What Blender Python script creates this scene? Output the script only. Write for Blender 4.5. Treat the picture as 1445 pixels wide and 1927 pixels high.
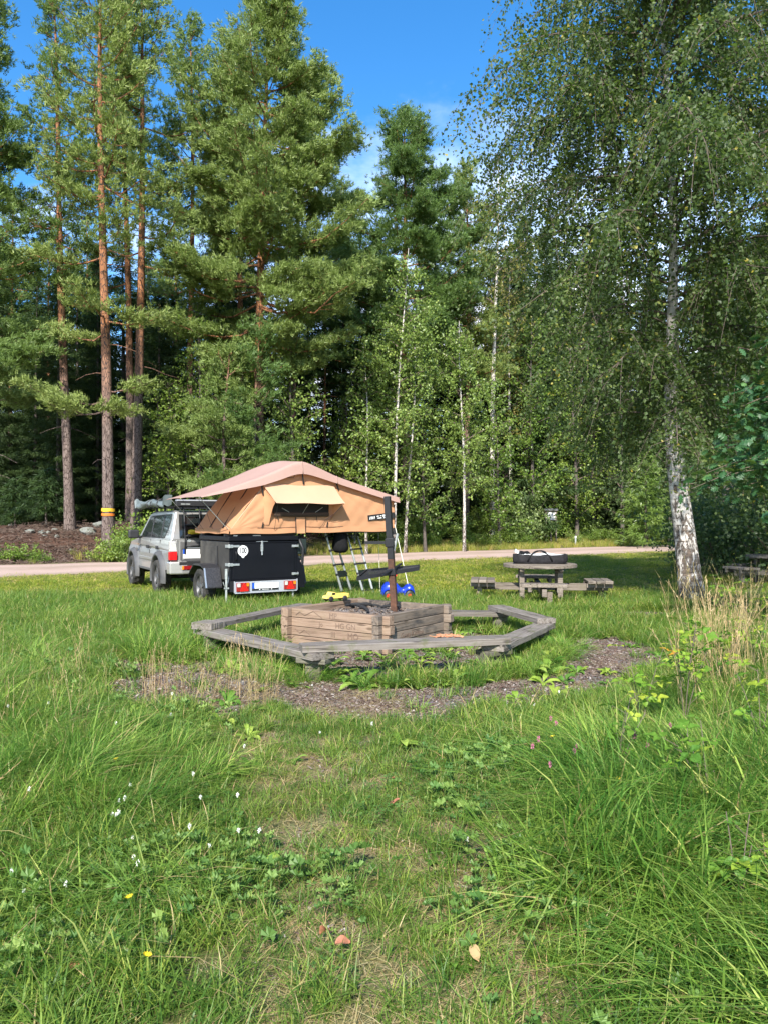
import bpy, math, random
import numpy as np
from mathutils import Matrix, Vector, Euler, noise as mnoise

for o in list(bpy.data.objects):
    bpy.data.objects.remove(o)
scene = bpy.context.scene
COL = scene.collection

# ------------------------------------------------------------------ camera
CAMZ, HY, FPX, CX = 1.65, 980.0, 1448.0, 722.5      # eye height, horizon row, focal length and centre column of the photo
cam_data = bpy.data.cameras.new('camera')
cam = bpy.data.objects.new('camera', cam_data)
COL.objects.link(cam)
cam.location = (0, 0, CAMZ)
cam.rotation_euler = (math.radians(90) + math.atan((HY - 963.5) / FPX), 0, 0)
cam_data.sensor_fit = 'VERTICAL'
cam_data.sensor_height = 34.6
cam_data.lens = 34.6 * FPX / 1927.0
cam_data.clip_start = 0.05
cam_data.clip_end = 2000
scene.camera = cam

# ------------------------------------------------------------------ light
SUN_DIR = Vector((-0.16, -0.90, 0.0)).normalized()   # where the sun stands, over the left shoulder
SUN_EL = math.radians(38)
sun_vec = Vector((SUN_DIR.x * math.cos(SUN_EL), SUN_DIR.y * math.cos(SUN_EL), math.sin(SUN_EL)))
sun_data = bpy.data.lights.new('sun', 'SUN')
sun_data.energy = 4.2
sun_data.angle = math.radians(2.0)
sun_data.color = (1.0, 0.95, 0.86)
sun = bpy.data.objects.new('sun', sun_data)
COL.objects.link(sun)
sun.rotation_euler = sun_vec.to_track_quat('Z', 'Y').to_euler()
sun.location = (-10, -20, 30)

world = bpy.data.worlds.new('World')
scene.world = world
world.use_nodes = True
wt = world.node_tree
wt.nodes.clear()


def nd(nt, typ, ins=None, **attrs):
    n = nt.nodes.new(typ)
    for k, v in attrs.items():
        setattr(n, k, v)
    for k, v in (ins or {}).items():
        if isinstance(v, bpy.types.NodeSocket):
            nt.links.new(v, n.inputs[k])
        else:
            n.inputs[k].default_value = v
    return n


def math_n(nt, op, a, b=0.0, c=0.0, clamp=False):
    return nd(nt, 'ShaderNodeMath', {0: a, 1: b, 2: c}, operation=op, use_clamp=clamp).outputs[0]


def ramp(nt, fac, stops, interp='LINEAR'):
    n = nd(nt, 'ShaderNodeValToRGB', {'Fac': fac})
    n.color_ramp.interpolation = interp
    el = n.color_ramp.elements
    while len(el) > 1:
        el.remove(el[-1])
    el[0].position = stops[0][0]
    el[0].color = tuple(stops[0][1]) + (1,) if len(stops[0][1]) == 3 else stops[0][1]
    for p, c in stops[1:]:
        e = el.new(p)
        e.color = tuple(c) + (1,) if len(c) == 3 else c
    return n.outputs['Color']


def mixc(nt, fac, a, b, mode='MIX'):
    n = nd(nt, 'ShaderNodeMix', data_type='RGBA', blend_type=mode)
    for idx, v in ((0, fac), (6, a), (7, b)):
        if isinstance(v, bpy.types.NodeSocket):
            nt.links.new(v, n.inputs[idx])
        else:
            n.inputs[idx].default_value = v if idx == 0 else (tuple(v) + (1,) if len(v) == 3 else v)
    return n.outputs[2]


sky = nd(wt, 'ShaderNodeTexSky', sky_type='NISHITA', sun_disc=False, sun_elevation=SUN_EL,
         sun_rotation=math.atan2(SUN_DIR.x, SUN_DIR.y), altitude=200, air_density=1.0, dust_density=0.3, ozone_density=2.5)
hs = nd(wt, 'ShaderNodeHueSaturation', {'Saturation': 1.33, 'Value': 1.0, 'Color': sky.outputs[0]})
tc = nd(wt, 'ShaderNodeTexCoord')
sep = nd(wt, 'ShaderNodeSeparateXYZ', {0: tc.outputs['Generated']})
zz = math_n(wt, 'ADD', math_n(wt, 'MAXIMUM', sep.outputs[2], 0.0), 0.16)
comb = nd(wt, 'ShaderNodeCombineXYZ', {0: math_n(wt, 'ADD', math_n(wt, 'DIVIDE', sep.outputs[0], zz), 0.13), 1: math_n(wt, 'DIVIDE', sep.outputs[1], zz), 2: 8.3})
ns = nd(wt, 'ShaderNodeTexNoise', {'Vector': comb.outputs[0], 'Scale': 1.15, 'Detail': 7.0, 'Roughness': 0.58})
# more cloud towards the horizon, clear blue overhead
low = nd(wt, 'ShaderNodeMapRange', {0: sep.outputs[2], 1: 0.22, 2: 0.52, 3: 0.11, 4: -0.20}, clamp=True)
cm = math_n(wt, 'ADD', ns.outputs[0], low.outputs[0])
cmask = nd(wt, 'ShaderNodeMapRange', {0: cm, 1: 0.545, 2: 0.72, 3: 0.0, 4: 1.0}, interpolation_type='SMOOTHSTEP').outputs[0]
wisp = nd(wt, 'ShaderNodeMapRange', {0: cm, 1: 0.43, 2: 0.60, 3: 0.0, 4: 0.42}, interpolation_type='SMOOTHSTEP').outputs[0]
skyc = mixc(wt, math_n(wt, 'MAXIMUM', cmask, wisp), hs.outputs[0], (7.6, 7.9, 8.4))
bg = nd(wt, 'ShaderNodeBackground', {'Color': skyc, 'Strength': 0.12})
wo = nd(wt, 'ShaderNodeOutputWorld', {'Surface': bg.outputs[0]})

vs = scene.view_settings
vs.view_transform = 'Standard'
vs.look = 'None'
vs.exposure = 1.35
vs.gamma = 1.0
vs.use_curve_mapping = False
scene.render.engine = 'CYCLES'
scene.cycles.use_denoising = True
scene.cycles.denoiser = 'OPENIMAGEDENOISE'
scene.cycles.denoising_input_passes = 'RGB_ALBEDO_NORMAL'
scene.cycles.max_bounces = 7
scene.cycles.diffuse_bounces = 3
scene.cycles.glossy_bounces = 3
scene.cycles.transmission_bounces = 5
scene.cycles.transparent_max_bounces = 8
scene.cycles.sample_clamp_indirect = 4.0
scene.cycles.caustics_reflective = False
scene.cycles.caustics_refractive = False

# ------------------------------------------------------------------ small helpers


def P(px, py, Y):
    """world point seen at photo pixel (px, py) when it stands Y metres away"""
    return Vector(((px - CX) / FPX * Y, Y, CAMZ - (py - HY) / FPX * Y))


def G(px, py, z=0.0):
    """world point seen at photo pixel (px, py) when it lies at height z"""
    Y = FPX * (CAMZ - z) / (py - HY)
    return Vector(((px - CX) / FPX * Y, Y, z))


def tag(o, label=None, cat=None, group=None, kind=None):
    if label:
        o['label'] = label
    if cat:
        o['category'] = cat
    if group:
        o['group'] = group
    if kind:
        o['kind'] = kind
    return o


def empty(name, loc, label, cat, group=None, rz=0.0):
    o = bpy.data.objects.new(name, None)
    o.empty_display_size = 0.2
    o.location = loc
    o.rotation_euler = (0, 0, rz)
    COL.objects.link(o)
    return tag(o, label, cat, group)


def link(name, mesh, mat=None, parent=None, loc=None, matrix=None):
    o = bpy.data.objects.new(name, mesh)
    COL.objects.link(o)
    if mat is not None and len(mesh.materials) == 0:
        mesh.materials.append(mat)
    if parent is not None:
        o.parent = parent
    if loc is not None:
        o.location = loc
    if matrix is not None:
        o.matrix_local = matrix
    return o


def copy_tree(root):
    c = root.copy()
    COL.objects.link(c)
    for ch in root.children:
        d = ch.copy()
        COL.objects.link(d)
        d.parent = c
        for g in ch.children:
            e = g.copy()
            COL.objects.link(e)
            e.parent = d
    return c


class Acc:
    """collects vertices, triangles and quads (numpy) and makes one mesh"""

    def __init__(self):
        self.v, self.t, self.q, self.a, self.n = [], [], [], [], 0

    def add(self, V, T=None, Q=None, tint=0.5):
        V = np.asarray(V, float).reshape(-1, 3)
        if T is not None and len(T):
            self.t.append(np.asarray(T, int).reshape(-1, 3) + self.n)
        if Q is not None and len(Q):
            self.q.append(np.asarray(Q, int).reshape(-1, 4) + self.n)
        self.v.append(V)
        self.a.append(np.full(len(V), tint, float) if np.isscalar(tint) else np.asarray(tint, float).reshape(-1))
        self.n += len(V)

    # ---- shapes
    def box(self, c, s, R=None, taper=1.0, tint=0.5):
        x, y, z = s[0] / 2, s[1] / 2, s[2] / 2
        V = np.array([(-x, -y, -z), (x, -y, -z), (x, y, -z), (-x, y, -z), (-x * taper, -y * taper, z), (x * taper, -y * taper, z), (x * taper, y * taper, z), (-x * taper, y * taper, z)])
        if R is not None:
            V = V @ np.array(R).T
        self.add(V + np.array(c), Q=[(0, 3, 2, 1), (4, 5, 6, 7), (0, 1, 5, 4), (1, 2, 6, 5), (2, 3, 7, 6), (3, 0, 4, 7)], tint=tint)

    def lohi(self, a, b, tint=0.5):
        a, b = np.array(a, float), np.array(b, float)
        self.box((a + b) / 2, b - a, tint=tint)

    def tube(self, pts, rad, sides=8, cap=True, tint=0.5):
        pts = np.asarray(pts, float)
        n = len(pts)
        rad = np.full(n, rad, float) if np.isscalar(rad) else np.asarray(rad, float)
        d = np.gradient(pts, axis=0) if n > 2 else np.repeat((pts[1] - pts[0])[None], 2, 0)
        d /= np.linalg.norm(d, axis=1)[:, None] + 1e-9
        ref = np.array([0, 0, 1.0]) if abs(d[:, 2]).mean() < 0.8 else np.array([1.0, 0, 0])
        u = np.cross(d, ref)
        u /= np.linalg.norm(u, axis=1)[:, None] + 1e-9
        w = np.cross(u, d)
        an = np.arange(sides) * 2 * math.pi / sides
        V = pts[:, None, :] + rad[:, None, None] * (np.cos(an)[None, :, None] * u[:, None, :] + np.sin(an)[None, :, None] * w[:, None, :])
        Q = []
        for i in range(n - 1):
            for j in range(sides):
                k = (j + 1) % sides
                Q.append((i * sides + j, (i + 1) * sides + j, (i + 1) * sides + k, i * sides + k))
        V = V.reshape(-1, 3)
        T = []
        if cap:
            V = np.vstack([V, pts[0], pts[-1]])
            for j in range(sides):
                k = (j + 1) % sides
                T.append((n * sides, j, k))
                T.append((n * sides + 1, (n - 1) * sides + k, (n - 1) * sides + j))
        self.add(V, T, Q, tint)

    def bar(self, p, q, w, h, up=(0, 0, 1), tint=0.5):
        p, q = np.array(p, float), np.array(q, float)
        d = q - p
        L = np.linalg.norm(d)
        d /= L
        up = np.array(up, float)
        s = np.cross(d, up)
        s /= np.linalg.norm(s)
        u = np.cross(s, d)
        R = np.stack([d, s, u], 1)
        self.box((p + q) / 2, (L, w, h), R, tint=tint)

    def grid(self, V, nu, nv, tint=0.5, closed=False):
        idx = np.arange(nu * nv).reshape(nu, nv)
        Q = np.stack([idx[:-1, :-1], idx[1:, :-1], idx[1:, 1:], idx[:-1, 1:]], -1).reshape(-1, 4)
        if closed:
            Q2 = np.stack([idx[-1, :-1], idx[0, :-1], idx[0, 1:], idx[-1, 1:]], -1).reshape(-1, 4)
            Q = np.vstack([Q, Q2])
        self.add(V, Q=Q, tint=tint)

    def lathe(self, prof, c=(0, 0, 0), axis='z', seg=24, bump=None, tint=0.5):
        """prof: (radius, height) pairs turned round the axis"""
        prof = np.asarray(prof, float)
        an = np.arange(seg) * 2 * math.pi / seg
        r = prof[None, :, 0] * np.ones((seg, 1))
        if bump is not None:
            r = r + bump(np.arange(seg)[:, None], np.arange(len(prof))[None, :])
        h = np.repeat(prof[None, :, 1], seg, 0)
        a, b = r * np.cos(an)[:, None], r * np.sin(an)[:, None]
        V = {'z': np.stack([a, b, h], -1), 'x': np.stack([h, a, b], -1), 'y': np.stack([b, h, a], -1)}[axis]
        self.grid(V.reshape(-1, 3) + np.array(c), seg, len(prof), tint, closed=True)

    def prism(self, poly, axis, lo, hi, tint=0.5):
        """poly: 2D outline (counter-clockwise) extruded along axis between lo and hi; triangulated caps"""
        from mathutils.geometry import tessellate_polygon
        n = len(poly)
        tri = tessellate_polygon([[Vector((p[0], p[1], 0)) for p in poly]])

        def put(p, h):
            return {'x': (h, p[0], p[1]), 'y': (p[0], h, p[1]), 'z': (p[0], p[1], h)}[axis]
        V = [put(p, lo) for p in poly] + [put(p, hi) for p in poly]
        T = [tuple(t) for t in tri] + [tuple(n + i for i in reversed(t)) for t in tri]
        Q = [(i, (i + 1) % n, n + (i + 1) % n, n + i) for i in range(n)]
        self.add(V, T, Q, tint)

    def mesh(self, name, mat=None, smooth=False, xform=None):
        V = np.vstack(self.v)
        if xform is not None:
            M = np.array(xform)
            V = V @ M[:3, :3].T + M[:3, 3]
        T = np.vstack(self.t) if self.t else np.zeros((0, 3), int)
        Q = np.vstack(self.q) if self.q else np.zeros((0, 4), int)
        me = bpy.data.meshes.new(name)
        me.vertices.add(len(V))
        me.vertices.foreach_set('co', V.ravel())
        me.loops.add(T.size + Q.size)
        me.loops.foreach_set('vertex_index', np.concatenate([T.ravel(), Q.ravel()]).astype(np.int32))
        me.polygons.add(len(T) + len(Q))
        me.polygons.foreach_set('loop_start', np.concatenate([np.arange(len(T)) * 3, T.size + np.arange(len(Q)) * 4]).astype(np.int32))
        at = me.attributes.new('tint', 'FLOAT', 'POINT')
        at.data.foreach_set('value', np.concatenate(self.a).astype(np.float32))
        me.polygons.foreach_set('use_smooth', np.full(len(T) + len(Q), bool(smooth)))
        me.update(calc_edges=True)
        me.validate()
        if mat is not None:
            me.materials.append(mat)
        return me

    def obj(self, name, mat, parent=None, loc=None, smooth=False, matrix=None, bevel=0.0, fixn=False):
        me = self.mesh(name, mat, smooth)
        if fixn:
            import bmesh
            bm = bmesh.new()
            bm.from_mesh(me)
            bmesh.ops.recalc_face_normals(bm, faces=bm.faces)
            bm.to_mesh(me)
            bm.free()
        o = link(name, me, None, parent, loc, matrix)
        if bevel > 0:
            b = o.modifiers.new('bevel', 'BEVEL')
            b.width = bevel
            b.segments = 2
            b.limit_method = 'ANGLE'
            b.angle_limit = math.radians(32)
        return o


def part(name, mat, parent, build, **kw):
    a = Acc()
    build(a)
    return a.obj(name, mat, parent, **kw)


def frame_x(p, q, up=(0, 0, 1)):
    """matrix with x along p->q, origin at p"""
    p, q = Vector(p), Vector(q)
    d = (q - p).normalized()
    s = Vector(up).cross(d).normalized()
    u = d.cross(s)
    return Matrix.Translation(p) @ Matrix((d, s, u)).transposed().to_4x4()


def text(name, body, size, M, mat, parent, depth=0.002, bold=0.0):
    cu = bpy.data.curves.new(name, 'FONT')
    cu.body = body
    cu.size = size
    cu.extrude = depth
    cu.offset = bold
    cu.align_x = 'CENTER'
    cu.align_y = 'CENTER'
    cu.materials.append(mat)
    o = bpy.data.objects.new(name, cu)
    COL.objects.link(o)
    o.parent = parent
    o.matrix_local = M
    me = bpy.data.meshes.new_from_object(o)
    bpy.data.objects.remove(o)
    me.name = name
    o = bpy.data.objects.new(name, me)
    COL.objects.link(o)
    o.parent = parent
    o.matrix_local = M
    return o


def sines(x, y, seed, f=1.0, n=5):
    r = np.random.default_rng(seed)
    s = np.zeros_like(np.asarray(x, float))
    for i in range(n):
        a = r.uniform(0, 2 * math.pi)
        k = f * r.uniform(0.5, 2.0)
        s += np.sin(k * (np.cos(a) * x + np.sin(a) * y) + r.uniform(0, 6.28)) / n
    return s * 1.6


# ------------------------------------------------------------------ materials


def new_mat(name):
    m = bpy.data.materials.new(name)
    m.use_nodes = True
    nt = m.node_tree
    nt.nodes.clear()
    return m, nt


def finish(nt, bsdf, disp=None):
    nd(nt, 'ShaderNodeOutputMaterial', {'Surface': bsdf})


def simple(name, col, rough=0.6, metal=0.0, spec=0.5, var=0.12, scale=8.0, bump=0.0, coat=0.0, dirt=None, dirt_amt=0.0):
    """plain paint, plastic, cloth or metal with a little unevenness"""
    m, nt = new_mat(name)
    tcn = nd(nt, 'ShaderNodeTexCoord')
    n1 = nd(nt, 'ShaderNodeTexNoise', {'Vector': tcn.outputs['Object'], 'Scale': scale, 'Detail': 5.0, 'Roughness': 0.6})
    c = ramp(nt, n1.outputs[0], [(0.3, [x * (1 - var) for x in col]), (0.7, [min(1, x * (1 + var)) for x in col])])
    if dirt:
        n2 = nd(nt, 'ShaderNodeTexNoise', {'Vector': tcn.outputs['Object'], 'Scale': scale * 0.35, 'Detail': 8.0, 'Roughness': 0.7})
        f = nd(nt, 'ShaderNodeMapRange', {0: n2.outputs[0], 1: 0.42, 2: 0.68, 3: 0.0, 4: dirt_amt}).outputs[0]
        c = mixc(nt, f, c, dirt)
    ins = {'Base Color': c, 'Roughness': rough, 'Metallic': metal, 'Specular IOR Level': spec, 'Coat Weight': coat}
    b = nd(nt, 'ShaderNodeBsdfPrincipled', ins)
    if bump:
        bn = nd(nt, 'ShaderNodeBump', {'Strength': bump, 'Distance': 0.01, 'Height': n1.outputs[0]})
        nt.links.new(bn.outputs[0], b.inputs['Normal'])
    finish(nt, b.outputs[0])
    return m


def leaf_mat(name, cols, rough=0.45, spec=0.4, trans=0.3, vary=0.12):
    """cols: colour stops over the tint attribute; a little hue and value change per object or instance"""
    m, nt = new_mat(name)
    a = nd(nt, 'ShaderNodeAttribute', attribute_name='tint')
    oi = nd(nt, 'ShaderNodeObjectInfo')
    c = ramp(nt, a.outputs['Fac'], cols)
    r = oi.outputs['Random']
    hsv = nd(nt, 'ShaderNodeHueSaturation', {'Hue': nd(nt, 'ShaderNodeMapRange', {0: r, 3: 0.5 - vary * 0.12, 4: 0.5 + vary * 0.08}).outputs[0],
                                             'Value': nd(nt, 'ShaderNodeMapRange', {0: r, 3: 1 + vary, 4: 1 - vary}).outputs[0], 'Color': c})
    b = nd(nt, 'ShaderNodeBsdfPrincipled', {'Base Color': hsv.outputs[0], 'Roughness': rough, 'Specular IOR Level': spec})
    t = nd(nt, 'ShaderNodeBsdfTranslucent', {'Color': mixc(nt, 0.5, hsv.outputs[0], (0.34, 0.54, 0.07))})
    mx = nd(nt, 'ShaderNodeMixShader', {0: trans, 1: b.outputs[0], 2: t.outputs[0]})
    finish(nt, mx.outputs[0])
    return m


def fabric(name, col, trans, dirt, rough=0.85):
    """thin canvas: some daylight comes through"""
    m, nt = new_mat(name)
    v = nd(nt, 'ShaderNodeTexCoord').outputs['Object']
    n1 = nd(nt, 'ShaderNodeTexNoise', {'Vector': v, 'Scale': 2.2, 'Detail': 6.0, 'Roughness': 0.6})
    f = nd(nt, 'ShaderNodeMapRange', {0: n1.outputs[0], 1: 0.45, 2: 0.75, 3: 0.0, 4: 0.6}).outputs[0]
    c = mixc(nt, f, col, dirt)
    b = nd(nt, 'ShaderNodeBsdfPrincipled', {'Base Color': c, 'Roughness': rough, 'Specular IOR Level': 0.15})
    t = nd(nt, 'ShaderNodeBsdfTranslucent', {'Color': c})
    finish(nt, nd(nt, 'ShaderNodeMixShader', {0: trans, 1: b.outputs[0], 2: t.outputs[0]}).outputs[0])
    return m


def wood(name, base, dark, light, rough=0.8, moss=0.0, stain=0.0, scale=1.0):
    """weathered timber, grain along the object's own x axis"""
    m, nt = new_mat(name)
    tcn = nd(nt, 'ShaderNodeTexCoord')
    oi = nd(nt, 'ShaderNodeObjectInfo')
    off = nd(nt, 'ShaderNodeCombineXYZ', {0: math_n(nt, 'MULTIPLY', oi.outputs['Random'], 37.0), 1: math_n(nt, 'MULTIPLY', oi.outputs['Random'], 11.0), 2: 0.0})
    v = nd(nt, 'ShaderNodeVectorMath', {0: tcn.outputs['Object'], 1: off.outputs[0]}, operation='ADD').outputs[0]
    mp = nd(nt, 'ShaderNodeMapping', {'Vector': v, 'Scale': (1.6 * scale, 38 * scale, 38 * scale)})
    g = nd(nt, 'ShaderNodeTexNoise', {'Vector': mp.outputs[0], 'Scale': 1.0, 'Detail': 6.0, 'Roughness': 0.65, 'Distortion': 0.6})
    big = nd(nt, 'ShaderNodeTexNoise', {'Vector': v, 'Scale': 3.2, 'Detail': 6.0, 'Roughness': 0.62})
    c = ramp(nt, g.outputs[0], [(0.28, dark), (0.46, base), (0.75, light)])
    c = mixc(nt, math_n(nt, 'MULTIPLY', big.outputs[0], 0.75), c, [x * 0.55 for x in base], 'MIX')
    ck = nd(nt, 'ShaderNodeTexNoise', {'Vector': nd(nt, 'ShaderNodeMapping', {'Vector': v, 'Scale': (0.9, 30, 30)}).outputs[0], 'Scale': 1.0, 'Detail': 3.0, 'Roughness': 0.5, 'Distortion': 0.3})
    c = mixc(nt, nd(nt, 'ShaderNodeMapRange', {0: ck.outputs[0], 1: 0.345, 2: 0.375, 3: 0.85, 4: 0.0}).outputs[0], c, [x * 0.4 for x in dark])
    kn = nd(nt, 'ShaderNodeTexVoronoi', {'Vector': nd(nt, 'ShaderNodeMapping', {'Vector': v, 'Scale': (3.2, 9, 9)}).outputs[0], 'Scale': 1.0})
    c = mixc(nt, nd(nt, 'ShaderNodeMapRange', {0: kn.outputs['Distance'], 1: 0.10, 2: 0.22, 3: 0.75, 4: 0.0}).outputs[0], c, [x * 0.7 for x in dark])
    val = nd(nt, 'ShaderNodeMapRange', {0: oi.outputs['Random'], 3: 0.78, 4: 1.2}).outputs[0]
    c = nd(nt, 'ShaderNodeHueSaturation', {'Value': val, 'Color': c}).outputs[0]
    if stain:
        s = nd(nt, 'ShaderNodeTexNoise', {'Vector': nd(nt, 'ShaderNodeMapping', {'Vector': v, 'Scale': (2.2, 6, 6)}).outputs[0], 'Scale': 1.3, 'Detail': 5.0, 'Roughness': 0.6})
        f = nd(nt, 'ShaderNodeMapRange', {0: s.outputs[0], 1: 0.5, 2: 0.68, 3: 0.0, 4: stain}).outputs[0]
        c = mixc(nt, f, c, (0.035, 0.036, 0.038))
    if moss:
        s = nd(nt, 'ShaderNodeTexNoise', {'Vector': v, 'Scale': 5.5, 'Detail': 9.0, 'Roughness': 0.7})
        f = nd(nt, 'ShaderNodeMapRange', {0: s.outputs[0], 1: 0.52, 2: 0.66, 3: 0.0, 4: moss}).outputs[0]
        c = mixc(nt, f, c, (0.085, 0.095, 0.03))
    b = nd(nt, 'ShaderNodeBsdfPrincipled', {'Base Color': c, 'Roughness': rough, 'Specular IOR Level': 0.25})
    bn = nd(nt, 'ShaderNodeBump', {'Strength': 0.5, 'Distance': 0.006, 'Height': g.outputs[0]})
    nt.links.new(bn.outputs[0], b.inputs['Normal'])
    finish(nt, b.outputs[0])
    return m


M = {}
M['bench_wood'] = wood('bench_wood', (0.175, 0.15, 0.128), (0.05, 0.04, 0.033), (0.33, 0.30, 0.275), moss=0.75)
M['bench_post'] = wood('bench_post', (0.13, 0.12, 0.09), (0.05, 0.045, 0.035), (0.22, 0.20, 0.16), moss=0.85)
M['pit_wood'] = wood('pit_wood', (0.27, 0.185, 0.13), (0.12, 0.075, 0.05), (0.37, 0.275, 0.205), moss=0.15)
M['pit_wood_sooty'] = wood('pit_wood_sooty', (0.22, 0.17, 0.13), (0.08, 0.06, 0.045), (0.33, 0.28, 0.23), stain=0.9)
M['pit_end'] = wood('pit_end', (0.16, 0.13, 0.085), (0.06, 0.05, 0.035), (0.24, 0.20, 0.14), moss=0.6)
M['table_wood'] = wood('table_wood', (0.20, 0.165, 0.135), (0.065, 0.05, 0.042), (0.33, 0.29, 0.25), moss=0.25)
M['dark_table_wood'] = wood('dark_table_wood', (0.17, 0.15, 0.135), (0.06, 0.054, 0.05), (0.28, 0.26, 0.24), moss=0.3)
M['carving'] = simple('carving', (0.15, 0.10, 0.072), 0.9)
M['black_steel'] = simple('black_steel', (0.008, 0.008, 0.010), 0.5, 0.1, var=0.3, scale=20)
M['rust'] = simple('rust', (0.09, 0.038, 0.02), 0.85, 0.1, var=0.5, scale=18, bump=0.4, dirt=(0.03, 0.018, 0.014), dirt_amt=0.8)
M['black_paint'] = simple('black_paint', (0.003, 0.0035, 0.006), 0.5, 0.0, 0.2, var=0.2, scale=5, dirt=(0.012, 0.012, 0.013), dirt_amt=0.2)
M['black_plastic'] = simple('black_plastic', (0.015, 0.015, 0.017), 0.55, var=0.2, scale=10)
M['grey_plastic'] = simple('grey_plastic', (0.065, 0.065, 0.068), 0.6, var=0.15, scale=6, dirt=(0.11, 0.10, 0.085), dirt_amt=0.4)
M['dusty_panel'] = simple('dusty_panel', (0.03, 0.027, 0.024), 0.7, 0.1, var=0.3, scale=4, dirt=(0.10, 0.09, 0.076), dirt_amt=0.75)
M['checker'] = simple('checker', (0.045, 0.045, 0.05), 0.45, 0.5, var=0.4, scale=40, bump=0.8)
M['steel'] = simple('steel', (0.55, 0.56, 0.56), 0.38, 0.85, var=0.15, scale=25)
M['dull_steel'] = simple('dull_steel', (0.36, 0.38, 0.37), 0.5, 0.55, var=0.2, scale=12)
M['silver_board'] = simple('silver_board', (0.40, 0.415, 0.45), 0.45, 0.3, var=0.06)
M['white'] = simple('white', (0.78, 0.78, 0.77), 0.5, var=0.04, dirt=(0.5, 0.48, 0.44), dirt_amt=0.3)
M['plate_blue'] = simple('plate_blue', (0.01, 0.07, 0.42), 0.4, var=0.05)
M['print_black'] = simple('print_black', (0.01, 0.01, 0.012), 0.5)
M['print_grey'] = simple('print_grey', (0.3, 0.33, 0.34), 0.5)
M['red_lens'] = simple('red_lens', (0.62, 0.008, 0.01), 0.15, spec=0.7, var=0.15, scale=30, coat=0.6)
M['dark_red_lens'] = simple('dark_red_lens', (0.22, 0.01, 0.012), 0.2, spec=0.7, var=0.2, scale=30, coat=0.6)
M['amber_lens'] = simple('amber_lens', (0.65, 0.2, 0.01), 0.15, spec=0.7, var=0.15, scale=30, coat=0.6)
M['clear_lens'] = simple('clear_lens', (0.62, 0.62, 0.6), 0.15, 0.3, spec=0.7, var=0.25, scale=30, coat=0.8)
M['car_paint'] = simple('car_paint', (0.385, 0.385, 0.375), 0.34, 0.5, var=0.05, scale=3, coat=0.6, dirt=(0.27, 0.245, 0.205), dirt_amt=0.4)
M['glass'] = simple('glass', (0.012, 0.016, 0.017), 0.05, spec=0.8, var=0.3, scale=3)
M['rubber'] = simple('rubber', (0.014, 0.0135, 0.013), 0.85, var=0.3, scale=15, dirt=(0.06, 0.053, 0.043), dirt_amt=0.6, bump=0.3)
M['rim'] = simple('rim', (0.10, 0.10, 0.105), 0.5, 0.4, var=0.25, scale=9, dirt=(0.14, 0.125, 0.105), dirt_amt=0.6)
M['canvas'] = fabric('canvas', (0.58, 0.305, 0.165), 0.24, (0.50, 0.255, 0.135))
M['canvas_pale'] = fabric('canvas_pale', (0.56, 0.36, 0.235), 0.2, (0.52, 0.325, 0.21))
M['fly'] = fabric('fly', (0.45, 0.295, 0.25), 0.26, (0.40, 0.26, 0.22), 0.75)
M['mesh_dark'] = simple('mesh_dark', (0.012, 0.010, 0.009), 0.9)
M['mesh_brown'] = simple('mesh_brown', (0.06, 0.035, 0.022), 0.9)
M['tarp'] = simple('tarp', (0.12, 0.145, 0.145), 0.55, var=0.15, scale=6, bump=0.5)
M['dark_green'] = simple('dark_green', (0.01, 0.018, 0.016), 0.5, var=0.2)
M['black_cloth'] = simple('black_cloth', (0.008, 0.008, 0.009), 0.9, spec=0.2, var=0.35, scale=14, bump=0.5)
M['cot_cloth'] = simple('cot_cloth', (0.014, 0.013, 0.015), 0.8, spec=0.3, var=0.5, scale=18, bump=0.8)
M['rope'] = simple('rope', (0.62, 0.6, 0.52), 0.8)
M['toy_blue'] = simple('toy_blue', (0.008, 0.035, 0.38), 0.3, spec=0.5, var=0.06)
M['toy_red'] = simple('toy_red', (0.6, 0.02, 0.015), 0.35, var=0.06)
M['toy_yellow'] = simple('toy_yellow', (0.68, 0.52, 0.12), 0.4, var=0.06)
M['yellow_bag'] = simple('yellow_bag', (0.6, 0.42, 0.02), 0.6, var=0.2, scale=12)
M['paint_band_yellow'] = simple('paint_band_yellow', (0.75, 0.42, 0.02), 0.7, var=0.3, scale=18)
M['paint_band_orange'] = simple('paint_band_orange', (0.65, 0.16, 0.015), 0.7, var=0.3, scale=18)
M['charcoal'] = simple('charcoal', (0.012, 0.012, 0.013), 0.8, var=0.6, scale=30, bump=0.8)
M['chip'] = leaf_mat('chip', [(0, (0.06, 0.038, 0.028)), (0.5, (0.13, 0.092, 0.07)), (0.88, (0.21, 0.17, 0.14)), (1, (0.42, 0.38, 0.34))], 0.9, 0.2, 0.0)
M['stone'] = simple('stone', (0.17, 0.175, 0.16), 0.9, var=0.35, scale=6, bump=0.8, dirt=(0.09, 0.10, 0.06), dirt_amt=0.7)
M['bark_chip'] = simple('bark_chip', (0.42, 0.19, 0.10), 0.9, var=0.4, scale=25, bump=0.6)

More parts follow.
